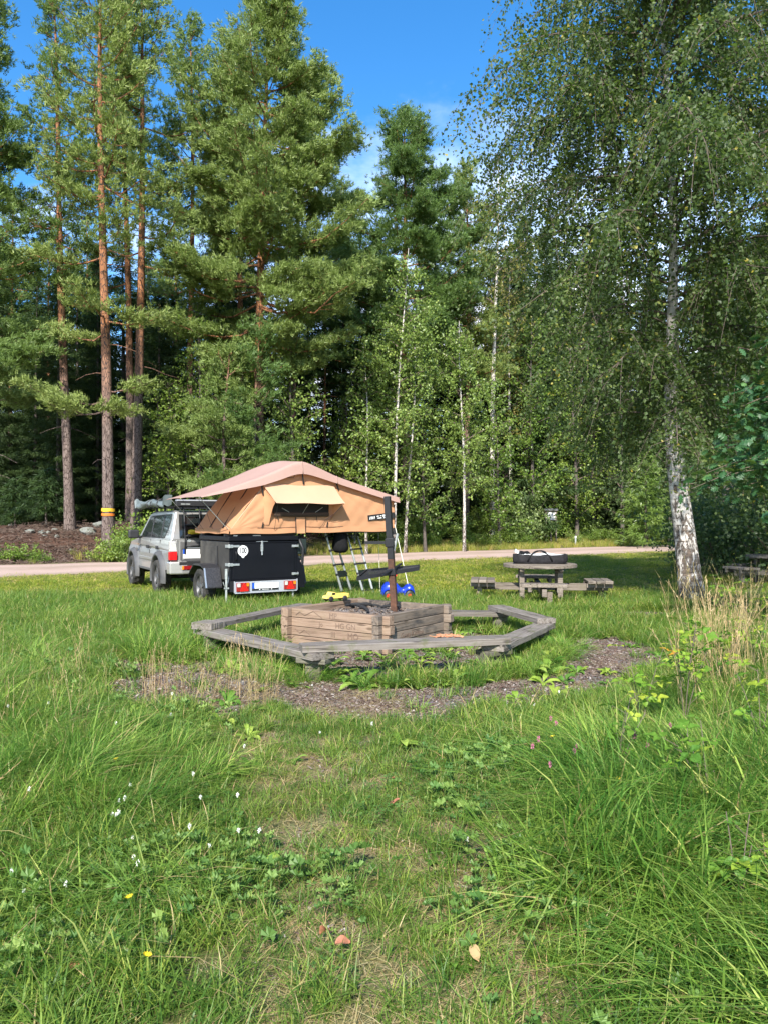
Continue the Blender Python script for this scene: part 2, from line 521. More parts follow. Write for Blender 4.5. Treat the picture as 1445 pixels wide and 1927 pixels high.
GREEN = [(0.0, (0.055, 0.12, 0.018)), (0.45, (0.12, 0.22, 0.032)), (0.8, (0.20, 0.305, 0.055)), (0.93, (0.33, 0.35, 0.10)), (1.0, (0.46, 0.37, 0.16))]
M['grass'] = leaf_mat('grass', GREEN, 0.45, 0.35, 0.42, vary=0.3)
M['grass_long'] = leaf_mat('grass_long', [(0.0, (0.055, 0.135, 0.024)), (0.45, (0.135, 0.28, 0.04)), (0.85, (0.25, 0.39, 0.08)), (0.95, (0.35, 0.41, 0.12)), (1.0, (0.46, 0.37, 0.16))], 0.5, 0.22, 0.42, vary=0.3)
M['lawn'] = leaf_mat('lawn', [(0.0, (0.12, 0.185, 0.018)), (0.5, (0.22, 0.285, 0.032)), (0.85, (0.32, 0.33, 0.055)), (1.0, (0.42, 0.34, 0.14))], 0.6, 0.25, 0.42, vary=0.3)
M['turf'] = leaf_mat('turf', [(0.0, (0.09, 0.13, 0.024)), (0.4, (0.19, 0.24, 0.048)), (0.75, (0.30, 0.325, 0.095)), (0.9, (0.43, 0.39, 0.16)), (1.0, (0.58, 0.48, 0.26))], 0.5, 0.3, 0.42, vary=0.3)
M['straw'] = leaf_mat('straw', [(0.0, (0.20, 0.15, 0.06)), (0.6, (0.38, 0.29, 0.13)), (1.0, (0.55, 0.45, 0.25))], 0.7, 0.2, 0.2, vary=0.2)
M['weed'] = leaf_mat('weed', [(0.0, (0.06, 0.135, 0.016)), (0.6, (0.13, 0.25, 0.03)), (1.0, (0.22, 0.33, 0.06))], 0.5, 0.35, 0.3, vary=0.3)
M['clover'] = leaf_mat('clover', [(0.0, (0.05, 0.115, 0.022)), (0.6, (0.105, 0.205, 0.045)), (1.0, (0.175, 0.28, 0.07))], 0.5, 0.3, 0.3, vary=0.25)
M['raspberry'] = leaf_mat('raspberry', [(0.0, (0.07, 0.17, 0.02)), (0.6, (0.17, 0.30, 0.03)), (0.92, (0.29, 0.36, 0.04)), (1.0, (0.6, 0.33, 0.03))], 0.5, 0.35, 0.35)
M['pine'] = leaf_mat('pine', [(0.0, (0.075, 0.112, 0.028)), (0.5, (0.135, 0.20, 0.052)), (1.0, (0.215, 0.30, 0.095))], 0.5, 0.3, 0.3, vary=0.25)
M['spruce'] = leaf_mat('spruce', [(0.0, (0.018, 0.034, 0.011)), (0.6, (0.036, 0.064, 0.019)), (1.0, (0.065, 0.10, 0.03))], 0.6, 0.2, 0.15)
M['birch_leaf'] = leaf_mat('birch_leaf', [(0.0, (0.032, 0.056, 0.016)), (0.6, (0.066, 0.102, 0.028)), (0.95, (0.14, 0.17, 0.045)), (1.0, (0.3, 0.26, 0.04))], 0.5, 0.35, 0.3)
M['young_leaf'] = leaf_mat('young_leaf', [(0.0, (0.10, 0.16, 0.03)), (0.6, (0.17, 0.245, 0.05)), (1.0, (0.28, 0.34, 0.085))], 0.4, 0.45, 0.28)
M['autumn_leaf'] = leaf_mat('autumn_leaf', [(0.0, (0.08, 0.095, 0.02)), (0.6, (0.18, 0.17, 0.035)), (1.0, (0.28, 0.22, 0.05))], 0.45, 0.4, 0.3)
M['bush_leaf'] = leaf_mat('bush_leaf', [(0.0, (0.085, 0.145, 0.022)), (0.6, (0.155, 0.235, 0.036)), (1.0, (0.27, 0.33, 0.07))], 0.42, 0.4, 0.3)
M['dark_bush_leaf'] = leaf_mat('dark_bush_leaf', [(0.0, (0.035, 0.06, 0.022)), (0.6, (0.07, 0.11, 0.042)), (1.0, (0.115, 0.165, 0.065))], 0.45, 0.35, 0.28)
M['willow_leaf'] = leaf_mat('willow_leaf', [(0.0, (0.09, 0.14, 0.045)), (0.6, (0.16, 0.22, 0.08)), (1.0, (0.26, 0.31, 0.13))], 0.45, 0.4, 0.3)
M['oak_leaf'] = leaf_mat('oak_leaf', [(0.0, (0.018, 0.055, 0.022)), (0.7, (0.035, 0.10, 0.038)), (0.95, (0.09, 0.20, 0.06)), (1.0, (0.4, 0.3, 0.04))], 0.45, 0.4, 0.25)
M['petal_white'] = simple('petal_white', (0.75, 0.75, 0.68), 0.7)
M['petal_yellow'] = simple('petal_yellow', (0.8, 0.55, 0.01), 0.6)
M['petal_pink'] = simple('petal_pink', (0.42, 0.13, 0.22), 0.7)
M['fallen'] = simple('fallen', (0.33, 0.13, 0.07), 0.7, var=0.4, scale=30)
M['twig'] = simple('twig', (0.12, 0.09, 0.07), 0.9, var=0.3, scale=10)
M['dead_twig'] = simple('dead_twig', (0.22, 0.20, 0.17), 0.9, var=0.3, scale=10)


def pine_bark():
    m, nt = new_mat('pine_bark')
    tcn = nd(nt, 'ShaderNodeTexCoord')
    mp = nd(nt, 'ShaderNodeMapping', {'Vector': tcn.outputs['Object'], 'Scale': (9, 9, 2.4)})
    n = nd(nt, 'ShaderNodeTexNoise', {'Vector': mp.outputs[0], 'Scale': 1.0, 'Detail': 7.0, 'Roughness': 0.7, 'Distortion': 0.5})
    vo = nd(nt, 'ShaderNodeTexVoronoi', {'Vector': mp.outputs[0], 'Scale': 1.6}, feature='DISTANCE_TO_EDGE')
    z = nd(nt, 'ShaderNodeSeparateXYZ', {0: tcn.outputs['Object']}).outputs[2]
    f = nd(nt, 'ShaderNodeMapRange', {0: math_n(nt, 'ADD', z, math_n(nt, 'MULTIPLY', n.outputs[0], 3.0)), 1: 7.0, 2: 11.5, 3: 0.0, 4: 1.0}).outputs[0]
    grey = ramp(nt, n.outputs[0], [(0.3, (0.075, 0.055, 0.048)), (0.55, (0.17, 0.13, 0.115)), (0.75, (0.27, 0.215, 0.19))])
    orange = ramp(nt, n.outputs[0], [(0.3, (0.16, 0.065, 0.03)), (0.55, (0.31, 0.135, 0.06)), (0.78, (0.42, 0.24, 0.14))])
    c = mixc(nt, f, grey, orange)
    c = mixc(nt, math_n(nt, 'LESS_THAN', vo.outputs[0], 0.07), c, (0.05, 0.035, 0.03))
    b = nd(nt, 'ShaderNodeBsdfPrincipled', {'Base Color': c, 'Roughness': 0.9, 'Specular IOR Level': 0.2})
    bn = nd(nt, 'ShaderNodeBump', {'Strength': 0.8, 'Distance': 0.03, 'Height': n.outputs[0]})
    nt.links.new(bn.outputs[0], b.inputs['Normal'])
    finish(nt, b.outputs[0])
    return m


def birch_bark():
    m, nt = new_mat('birch_bark')
    tcn = nd(nt, 'ShaderNodeTexCoord')
    z = nd(nt, 'ShaderNodeSeparateXYZ', {0: tcn.outputs['Object']}).outputs[2]
    mv = nd(nt, 'ShaderNodeMapping', {'Vector': tcn.outputs['Object'], 'Scale': (9, 9, 4.2)})
    n1 = nd(nt, 'ShaderNodeTexNoise', {'Vector': mv.outputs[0], 'Scale': 1.0, 'Detail': 8.0, 'Roughness': 0.72, 'Distortion': 1.2})
    mh = nd(nt, 'ShaderNodeMapping', {'Vector': tcn.outputs['Object'], 'Scale': (3.5, 3.5, 26)})
    n2 = nd(nt, 'ShaderNodeTexNoise', {'Vector': mh.outputs[0], 'Scale': 1.0, 'Detail': 5.0, 'Roughness': 0.6})
    white = ramp(nt, n2.outputs[0], [(0.3, (0.36, 0.32, 0.28)), (0.55, (0.54, 0.50, 0.46)), (0.75, (0.64, 0.61, 0.57))])
    thr = nd(nt, 'ShaderNodeMapRange', {0: z, 1: 0.0, 2: 4.2, 3: 0.455, 4: 0.62}).outputs[0]
    d = math_n(nt, 'SUBTRACT', n1.outputs[0], thr)
    f = nd(nt, 'ShaderNodeMapRange', {0: d, 1: -0.03, 2: 0.04}).outputs[0]
    dark = ramp(nt, n2.outputs[0], [(0.35, (0.03, 0.026, 0.022)), (0.65, (0.15, 0.11, 0.085))])
    c = mixc(nt, f, white, dark)
    lent = math_n(nt, 'LESS_THAN', n2.outputs[0], 0.345)
    c = mixc(nt, lent, c, (0.10, 0.075, 0.06))
    b = nd(nt, 'ShaderNodeBsdfPrincipled', {'Base Color': c, 'Roughness': 0.75, 'Specular IOR Level': 0.25})
    bn = nd(nt, 'ShaderNodeBump', {'Strength': 0.9, 'Distance': 0.02, 'Height': math_n(nt, 'SUBTRACT', 1.0, f)})
    nt.links.new(bn.outputs[0], b.inputs['Normal'])
    finish(nt, b.outputs[0])
    return m


M['pine_bark'] = pine_bark()
M['birch_bark'] = birch_bark()
M['spruce_bark'] = simple('spruce_bark', (0.085, 0.07, 0.06), 0.9, var=0.35, scale=7, bump=0.6)
# ================================================================== the ground
RA, RD = np.array([-11.1, 22.3]), np.array([0.813, 0.582])      # near kerb line of the gravel road: a point and its direction
RN = np.array([-RD[1], RD[0]])
ROAD_W = 6.9
PITC = np.array([0.1, 9.9])                                      # middle of the bench ring


def road_d(x, y):
    return (x - RA[0]) * RN[0] + (y - RA[1]) * RN[1]


def sstep(a, b, x):
    t = np.clip((x - a) / (b - a), 0, 1)
    return t * t * (3 - 2 * t)


def ground_z(x, y):
    x, y = np.asarray(x, float), np.asarray(y, float)
    d = road_d(x, y)
    h = 1.35 - 0.8 * sstep(-9, -1, x)
    w = 5.0 + 0.9 * sines(x, y, 5, 0.25)
    z = h * sstep(ROAD_W + 0.7, ROAD_W + 0.7 + w, d) * (1 + 0.22 * sines(x, y, 6, 0.8))
    near = 1 - sstep(4.5, 7.0, np.hypot(x, y * 0.9))
    z = z + 0.03 * near * sines(x, y, 9, 1.3)
    return z


def gz(x, y):
    return float(ground_z(np.array([x]), np.array([y]))[0])


def dirt_mask(x, y):
    """1 on the bare trodden earth and bark mulch round the benches, 0 in the grass"""
    dx, dy = x - PITC[0], y - PITC[1]
    r = np.hypot(dx, dy)
    a = np.degrees(np.arctan2(dy, dx)) % 360
    wob = 0.28 * sines(x, y, 21, 2.2) + 0.12 * sines(x, y, 22, 7.0)
    ring = sstep(2.1, 2.35, r + wob * 0.6) * (1 - sstep(3.15, 3.5, r + wob * .8))
    ang = np.maximum(sstep(186, 198, a), 1 - sstep(14, 26, a))
    left = 1 - sstep(0.7, 1.05, np.hypot((x + 1.65) / 1.3, (y - 7.55) / 1.25) + wob * 0.7)
    inner = 1 - sstep(1.5, 1.95, r + wob)
    far = 1 - sstep(0.7, 1.1, np.hypot((x - 4.3) / 1.5, (y - 13.3) / 0.55) + wob)
    tbl = 0.8 * (1 - sstep(0.7, 1.2, np.hypot((x - 3.2) / 1.7, (y - 15.6) / 1.5) + wob))
    return np.clip(np.maximum.reduce([ring * ang, left, inner * 0.85, far, tbl * 0.7]), 0, 1)


def path_mask(x, y):
    """the trodden, short grass between the camera and the fire pit"""
    c = np.interp(y, [2, 3, 4, 5, 6, 7], [.12, .05, -.08, -.25, -.5, -.7])
    w = 0.62 + 0.10 * y * 0.6 + 0.18 * sines(x, y, 31, 1.8)
    return (1 - sstep(0.55, 1.15, np.abs(x - c) / w)) * (1 - sstep(7.0, 8.2, y))


def lawn_dry(x, y):
    d = road_d(x, y)
    return np.clip(0.75 * sstep(-3.5, 0.2, d) + 0.35 * sines(x, y, 41, 0.6) + 0.18, 0, 1)


def ground_material():
    m, nt = new_mat('ground')
    tcn = nd(nt, 'ShaderNodeTexCoord')
    v = tcn.outputs['Object']
    big = nd(nt, 'ShaderNodeTexNoise', {'Vector': v, 'Scale': 0.8, 'Detail': 8.0, 'Roughness': 0.65})
    fine = nd(nt, 'ShaderNodeTexNoise', {'Vector': v, 'Scale': 45.0, 'Detail': 6.0, 'Roughness': 0.75})
    vor = nd(nt, 'ShaderNodeTexVoronoi', {'Vector': v, 'Scale': 55.0, 'Randomness': 1.0})
    grass = ramp(nt, fine.outputs[0], [(0.3, (0.055, 0.075, 0.018)), (0.52, (0.125, 0.145, 0.035)), (0.75, (0.22, 0.21, 0.08))])
    grass = mixc(nt, nd(nt, 'ShaderNodeMapRange', {0: big.outputs[0], 1: 0.45, 2: 0.7}).outputs[0], grass, (0.18, 0.145, 0.075))
    dirt = ramp(nt, fine.outputs[0], [(0.3, (0.06, 0.043, 0.035)), (0.5, (0.13, 0.10, 0.085)), (0.72, (0.22, 0.185, 0.165))])
    dirt = mixc(nt, 0.35, dirt, nd(nt, 'ShaderNodeHueSaturation', {'Saturation': 0.25, 'Value': 0.35, 'Color': vor.outputs['Color']}).outputs[0])
    need = ramp(nt, fine.outputs[0], [(0.3, (0.035, 0.02, 0.014)), (0.5, (0.085, 0.046, 0.032)), (0.75, (0.15, 0.092, 0.068))])
    fd = nd(nt, 'ShaderNodeAttribute', attribute_name='dirt').outputs['Fac']
    fn = nd(nt, 'ShaderNodeAttribute', attribute_name='needles').outputs['Fac']
    c = mixc(nt, fd, grass, dirt)
    c = mixc(nt, fn, c, need)
    b = nd(nt, 'ShaderNodeBsdfPrincipled', {'Base Color': c, 'Roughness': 0.95, 'Specular IOR Level': 0.15})
    bn = nd(nt, 'ShaderNodeBump', {'Strength': 0.9, 'Distance': 0.02, 'Height': fine.outputs[0]})
    nt.links.new(bn.outputs[0], b.inputs['Normal'])
    finish(nt, b.outputs[0])
    return m


def road_material():
    m, nt = new_mat('gravel')
    v = nd(nt, 'ShaderNodeTexCoord').outputs['Object']
    fine = nd(nt, 'ShaderNodeTexNoise', {'Vector': v, 'Scale': 22.0, 'Detail': 8.0, 'Roughness': 0.8})
    big = nd(nt, 'ShaderNodeTexNoise', {'Vector': v, 'Scale': 0.5, 'Detail': 5.0, 'Roughness': 0.6})
    c = ramp(nt, fine.outputs[0], [(0.3, (0.30, 0.205, 0.165)), (0.5, (0.46, 0.335, 0.28)), (0.75, (0.58, 0.46, 0.40))])
    c = mixc(nt, nd(nt, 'ShaderNodeMapRange', {0: big.outputs[0], 1: 0.4, 2: 0.7, 4: 0.6}).outputs[0], c, (0.34, 0.235, 0.185))
    tr = nd(nt, 'ShaderNodeAttribute', attribute_name='tint').outputs['Fac']
    c = mixc(nt, math_n(nt, 'MULTIPLY', tr, math_n(nt, 'ADD', big.outputs[0], 0.2)), c, (0.20, 0.16, 0.10))
    b = nd(nt, 'ShaderNodeBsdfPrincipled', {'Base Color': c, 'Roughness': 0.95, 'Specular IOR Level': 0.2})
    bn = nd(nt, 'ShaderNodeBump', {'Strength': 0.7, 'Distance': 0.02, 'Height': fine.outputs[0]})
    nt.links.new(bn.outputs[0], b.inputs['Normal'])
    finish(nt, b.outputs[0])
    return m


def axis_steps(bands):
    out = []
    for a, b, s in bands:
        out.append(np.arange(a, b, s))
    return np.concatenate(out + [np.array([bands[-1][1]])])


gx = axis_steps([(-400, -60, 40), (-60, -16, 1.0), (-16, -4, 0.35), (-4, 5, 0.09), (5, 24, 0.4), (24, 60, 1.2), (60, 400, 40)])
gy = axis_steps([(-300, -20, 40), (-20, 2, 1.0), (2, 16.5, 0.09), (16.5, 30, 0.4), (30, 62, 0.5), (62, 110, 4), (110, 600, 50)])
GX, GY = np.meshgrid(gx, gy, indexing='ij')
GZ = ground_z(GX, GY)
acc = Acc()
acc.grid(np.stack([GX, GY, GZ], -1).reshape(-1, 3), len(gx), len(gy))
gme = acc.mesh('ground', ground_material(), smooth=True)
for nm, val in (('dirt', np.where((GY < 20) & (GY > 2), dirt_mask(GX, GY), 0) + 0.18 * path_mask(GX, GY)),
                ('needles', sstep(ROAD_W + 0.3, ROAD_W + 1.2, road_d(GX, GY)) * np.where(GX < -5, 1, 0.35) + sstep(ROAD_W + 3, ROAD_W + 6, road_d(GX, GY)) * 0.65)):
    at = gme.attributes.new(nm, 'FLOAT', 'POINT')
    at.data.foreach_set('value', np.clip(val, 0, 1).astype(np.float32).ravel())
ground = link('ground', gme)
tag(ground, 'grassy clearing with trodden earth and a needle covered bank', None, None, 'structure')

# the gravel road: a sheet with ragged edges and a slight crown, 6 mm above the ground
rs = np.concatenate([np.arange(-60, 90, 0.5)])
rw = np.linspace(0, 1, 13)
RV = []
for s in rs:
    e0 = 0.25 * math.sin(s * 0.7) + 0.15 * math.sin(s * 2.3 + 1)
    e1 = ROAD_W + 0.2 * math.sin(s * 0.55 + 2) + 0.12 * math.sin(s * 1.9)
    for w in rw:
        d = e0 + (e1 - e0) * w
        p = RA + RD * s + RN * d
        RV.append((p[0], p[1], 0.008 + 0.05 * math.sin(math.pi * w)))
acc = Acc()
acc.grid(RV, len(rs), len(rw), tint=np.tile(np.array([1, .55, .15, 0, .1, .4, .5, .4, .1, 0, .15, .55, 1]), len(rs)))
road = acc.obj('gravel_road', road_material(), smooth=True)
tag(road, 'pale pinkish gravel road crossing behind the lawn', None, None, 'structure')
# ================================================================== fire pit, benches, grill
def plank(a, L, w, th, seed, split=False, chip=0.006):
    """a sawn board along +x, top at z=0, with slightly uneven edges"""
    r = np.random.default_rng(seed)
    n = 14
    xs = np.linspace(0, L, n)
    prof = []
    for x in xs:
        j = r.normal(0, chip * 0.5, 6)
        prof.append([(x, -w / 2 + j[0], -th + j[1] * .4), (x, w / 2 + j[2], -th + j[1] * .4), (x, w / 2 + j[2], j[3] * .5 - 0.006), (x, w / 2 - 0.010 + j[2], j[3] * .5), (x, -w / 2 + 0.010 + j[0], j[4] * .5), (x, -w / 2 + j[0], j[4] * .5 - 0.006)])
    V = np.array(prof)
    k = 6
    idx = np.arange(n * k).reshape(n, k)
    Q = []
    for i in range(n - 1):
        for m in range(k):
            Q.append((idx[i, m], idx[i, (m + 1) % k], idx[i + 1, (m + 1) % k], idx[i + 1, m]))
    Q.append((0, 5, 4, 3))
    Q.append((0, 3, 2, 1))
    e = (n - 1) * k
    Q.append((e, e + 3, e + 4, e + 5))
    Q.append((e, e + 1, e + 2, e + 3))
    a.add(V.reshape(-1, 3), Q=Q)


def put_plank(name, parent, org, p, q, w, th, seed, mat, extra0=0.0, extra1=0.0):
    """a plank of its own whose top centre line runs p -> q (world), child of a thing at org"""
    p, q = Vector(p), Vector(q)
    d = (q - p).normalized()
    p, q = p - d * extra0, q + d * extra1
    a = Acc()
    plank(a, (q - p).length, w, th, seed)
    o = a.obj(name, mat, parent, fixn=True)
    o.matrix_local = Matrix.Translation(-Vector(org)) @ frame_x(p, q)
    return o


HS = 0.31
ringP = {'A': G(395, 1182, HS), 'B': G(592, 1224, HS), 'C': G(932, 1210, HS), 'D': G(1022, 1172, HS), 'E': G(942, 1150, HS), 'F': G(566, 1146, HS)}
ORG = Vector((PITC[0], PITC[1], 0))
bench = empty('bench_ring', ORG, 'six sided ring of weathered grey plank benches round the timber fire pit', 'bench')
LO, HI = 0.0, 0.072


def rp(k, dz):
    v = ringP[k].copy()
    v.z = HS + dz
    return v


put_plank('plank', bench, ORG, rp('A', LO), rp('B', LO), 0.27, 0.068, 1, M['bench_wood'], 0.16, 0.16)
put_plank('plank', bench, ORG, rp('B', HI), rp('C', HI), 0.27, 0.068, 2, M['bench_wood'], 0.14, 0.12)
put_plank('plank', bench, ORG, rp('C', LO), rp('D', LO), 0.26, 0.068, 3, M['bench_wood'], 0.10, 0.08)
put_plank('plank', bench, ORG, rp('D', HI), rp('E', HI), 0.26, 0.068, 4, M['bench_wood'], 0.08, 0.20)
put_plank('plank', bench, ORG, rp('E', LO), rp('F', LO), 0.27, 0.068, 5, M['bench_wood'], 0.10, 0.12)
pA, pF = rp('A', HI), rp('F', HI)
dAF = (pF - pA).normalized()
put_plank('plank', bench, ORG, pA + dAF * 0.17, pF, 0.25, 0.060, 6, M['bench_wood'], 0.0, 0.15)
o = put_plank('plank_block', bench, ORG, pA - dAF * 0.16, pA + dAF * 0.13, 0.30, 0.085, 7, M['bench_wood'])
o['label'] = 'thick sawn off plank end nailed on the left corner'
o.location.z += 0.015
for k, v in ringP.items():
    rad = (Vector((v.x, v.y, 0)) - ORG).normalized()
    t = Vector((-rad.y, rad.x, 0))
    wpost = 0.12 if k in 'EF' else 0.14
    c = Vector((v.x, v.y, 0)) - rad * 0.03
    for sgn in ((-1, 1) if k in 'AC' else (0,)):
        a = Acc()
        a.box((0, 0, (HS - 0.071 - 0.25) / 2), (0.17, 0.155, HS - 0.071 + 0.25))
        mt = Matrix.Translation(c + t * sgn * 0.095 - ORG) @ Matrix((t, -rad, (0, 0, 1))).transposed().to_4x4()
        a.obj('post', M['bench_post'], bench, matrix=mt, bevel=0.012)
    if k in 'BC':       # short cleat under the overlapping ends
        a = Acc()
        a.box((0, 0, 0), (0.34, 0.24, 0.055))
        mt = Matrix.Translation(c + Vector((0, 0, HS - 0.097)) - ORG) @ Matrix((t, -rad, (0, 0, 1))).transposed().to_4x4()
        a.obj('cleat', M['bench_post'], bench, matrix=mt, bevel=0.01)

# ---- crib of squared timbers with crossing corners
NC = Vector((-0.03, 9.52, 0))
dl, dr = Vector((-0.82, 0.57, 0)).normalized(), Vector((0.57, 0.82, 0)).normalized()
SIDE, TW, TH, EXT = 1.47, 0.10, 0.118, 0.14
pit = empty('fire_pit', NC + (dl + dr) * SIDE / 2, 'square fire pit of stacked brown timbers filled with ash and charred wood', 'fire pit')
PO = pit.location.copy()
walls = [(NC, dl, 'pit_wood', 0), (NC, dr, 'pit_wood_sooty', 1), (NC + dl * SIDE, dr, 'pit_wood', 1), (NC + dr * SIDE, dl, 'pit_wood_sooty', 0)]
sd = 50
for wi, (st, dv, mt, alt) in enumerate(walls):
    for lay in range(4):
        sd += 1
        z = 0.012 + lay * TH + (0.004 if alt else 0.0)
        p = st - dv * EXT
        q = st + dv * (SIDE + EXT)
        a = Acc()
        rr = np.random.default_rng(sd)
        L = (q - p).length
        e0, e1 = rr.uniform(-0.02, 0.02, 2)
        n = 10
        xs = np.linspace(e0, L + e1, n)
        V = []
        for x in xs:
            jy, jz = rr.normal(0, 0.002, 2)
            V += [(x, -TW / 2 + jy, 0.002), (x, TW / 2 + jy, 0.002), (x, TW / 2 + jy, TH - 0.005), (x, -TW / 2 + jy, TH - 0.005)]
        Q = []
        for i in range(n - 1):
            for m in range(4):
                Q.append((i * 4 + m, i * 4 + (m + 1) % 4, i * 4 + 4 + (m + 1) % 4, i * 4 + 4 + m))
        Q += [(0, 3, 2, 1), (n * 4 - 4, n * 4 - 3, n * 4 - 2, n * 4 - 1)]
        a.add(V, Q=Q)
        fm = frame_x(Vector((p.x, p.y, z)), Vector((q.x, q.y, z)))
        o = a.obj('timber', M[mt], pit, matrix=Matrix.Translation(-PO) @ fm, bevel=0.007, fixn=True)
        if wi < 2 and lay == 3:
            o['label'] = 'topmost timber with scratched marks' if wi == 0 else 'topmost timber blackened by soot'
# carved letters on the two near faces
for wi, (dv, items) in enumerate(((dl, [('MP', 0.72, 3, .10), ('HG GN', 0.52, 2, .10), ('Jo', 0.92, 2, .08), ('MO', 0.40, 1, .11), ('III', 0.72, 1, .10)]), (dr, [('Grety Kimton', 0.62, 1, .095)]))):
    nrm = -(dr if wi == 0 else dl)
    xd = -dv if wi == 0 else dv
    for body, s, lay, size in items:
        c = NC + dv * s + nrm * (TW / 2 + 0.003) + Vector((0, 0, 0.012 + lay * TH + TH * 0.48))
        mt = Matrix.Translation(c - PO) @ Matrix((xd, (0, 0, 1), nrm)).transposed().to_4x4()
        text('carving', body, size, mt, M['carving'], pit, 0.0015)
# carved zigzag hills
for pts, lay in (([(1.35, .03), (1.28, .08), (1.2, .035), (1.05, .10), (.9, .02)], 3), ([(1.36, .09), (1.28, .03), (1.2, .08), (1.1, .02)], 1)):
    a = Acc()
    for (s0, z0), (s1, z1) in zip(pts[:-1], pts[1:]):
        p0 = NC + dl * s0 - dr * (TW / 2 + 0.003) + Vector((0, 0, 0.012 + lay * TH + z0)) - PO
        p1 = NC + dl * s1 - dr * (TW / 2 + 0.003) + Vector((0, 0, 0.012 + lay * TH + z1)) - PO
        a.bar(p0, p1, 0.005, 0.004, up=(0, 0, 1))
    a.obj('carving', M['carving'], pit)
# ash bed: a low heap inside
rr = np.random.default_rng(4)
n = 40
us = np.linspace(0.045, SIDE - 0.045, n)
U, W = np.meshgrid(us, us, indexing='ij')
hz = 0.375 + 0.05 * np.exp(-((U - .8) ** 2 + (W - .9) ** 2) / 0.18) + 0.018 * sines(U, W, 3, 9) + rr.normal(0, 0.006, U.shape)
V = np.stack([NC.x + dl.x * U + dr.x * W, NC.y + dl.y * U + dr.y * W, hz], -1).reshape(-1, 3) - np.array(PO)
a = Acc()
a.grid(V, n, n)
mm, nt = new_mat('ash')
vv = nd(nt, 'ShaderNodeTexCoord').outputs['Object']
f1 = nd(nt, 'ShaderNodeTexNoise', {'Vector': vv, 'Scale': 40.0, 'Detail': 6.0, 'Roughness': 0.8})
f2 = nd(nt, 'ShaderNodeTexNoise', {'Vector': vv, 'Scale': 2.2, 'Detail': 5.0})
c = ramp(nt, f1.outputs[0], [(0.32, (0.03, 0.026, 0.024)), (0.5, (0.10, 0.085, 0.078)), (0.66, (0.24, 0.2, 0.18)), (0.8, (0.45, 0.42, 0.4))])
c = mixc(nt, nd(nt, 'ShaderNodeMapRange', {0: f2.outputs[0], 1: 0.5, 2: 0.6}).outputs[0], c, (0.018, 0.017, 0.018))
finish(nt, nd(nt, 'ShaderNodeBsdfPrincipled', {'Base Color': c, 'Roughness': 0.95}).outputs[0])
o = a.obj('ash_bed', mm, pit, fixn=True)
o['kind'] = 'stuff'
# loose bits of burnt wood in the ash
a = Acc()
for i in range(420):
    u, w = rr.uniform(0.08, SIDE - 0.08, 2)
    h = 0.39 + 0.05 * math.exp(-((u - .8) ** 2 + (w - .9) ** 2) / 0.18)
    c0 = np.array(NC + dl * u + dr * w - PO) + np.array((0, 0, h))
    R = Euler((rr.uniform(-.5, .5), rr.uniform(-.5, .5), rr.uniform(0, 6.3))).to_matrix()
    a.box(c0, (rr.uniform(.015, .07), rr.uniform(.008, .02), rr.uniform(.005, .014)), R, tint=rr.uniform(0, 1))
o = a.obj('wood_bits', M['chip'], pit)
o['kind'] = 'stuff'
for i, (u, w, L, rz, ry) in enumerate(((0.95, 1.0, 0.5, 0.4, 0.12), (0.8, 0.7, 0.42, 2.0, -0.1), (1.05, 0.75, 0.36, 1.2, 0.2), (0.6, 1.0, 0.4, 2.7, 0.15))):
    pos = NC + dl * u + dr * w
    lab = ['longest charred log lying on the ash heap', 'charred log lying across the front of the ash heap', 'short charred log stub poking out of the ash', 'thin charred branch at the right of the ash heap'][i]
    a = Acc()
    xs = np.linspace(-L / 2, L / 2, 7)
    a.tube([(x, 0.01 * math.sin(x * 17), 0.012 * math.cos(x * 11)) for x in xs], np.array([0.014, .028, .022, .03, .021, .025, .008]) * (1 - .1 * i), 7)
    o = a.obj('charred_log', M['charcoal'], None, smooth=False)
    o.location = (pos.x, pos.y, 0.46)
    o.rotation_euler = (0, ry, rz)
    tag(o, lab, 'log', 'charred wood in the fire pit')

# ---- grill: post, swinging grate, bracket arm
gb = G(742, 1150, 0.40)
gt = P(728.5, 934, gb.y)
gr = empty('grill_stand', (gb.x, gb.y, 0.30), 'black and rusty steel post with a swinging grill grate rising from the fire pit', 'grill')
GO = Vector(gr.location)


def onpole(z):
    return gb + (gt - gb) * ((z - gb.z) / (gt.z - gb.z))


part('pole', M['rust'], gr, lambda a: a.bar(onpole(0.25) - GO, onpole(1.12) - GO, 0.085, 0.085, up=(0.3, 1, 0)), bevel=0.006)
part('upper_pole', M['black_steel'], gr, lambda a: a.bar(onpole(1.12) - GO, gt - GO, 0.084, 0.084, up=(0.3, 1, 0)), bevel=0.006)
cz = 1.65 - (1021 - 980) * gb.y / FPX
part('collar', M['black_steel'], gr, lambda a: a.bar(onpole(cz - .06) - GO, onpole(cz + .06) - GO, 0.115, 0.115, up=(0.3, 1, 0)), bevel=0.008)
part('bracket_arm', M['black_steel'], gr, lambda a: a.bar(P(686, 1021, gb.y - .05) - GO, P(733, 1021, gb.y) - GO, 0.045, 0.04))
hl = P(741, 1020, gb.y + .02)
part('crank_handle', M['dull_steel'], gr, lambda a: (a.tube([hl - GO - Vector((.03, 0, 0)), hl - GO + Vector((.03, 0, 0))], 0.012), a.tube([P(748, 1004, gb.y + .02) - GO, P(741, 1035, gb.y + .02) - GO], 0.017)))
NL, FL_, FR_, NR = P(672.5, 1089, 10.45), P(691, 1074, 11.15), P(788, 1065.5, 11.2), P(787, 1070, 10.75)


def frame_b(a):
    for p, q in ((NL, FL_), (FL_, FR_), (FR_, NR), (NR, NL)):
        a.bar(p - GO, q - GO, 0.02, 0.05)


part('grate_frame', M['black_steel'], gr, frame_b)


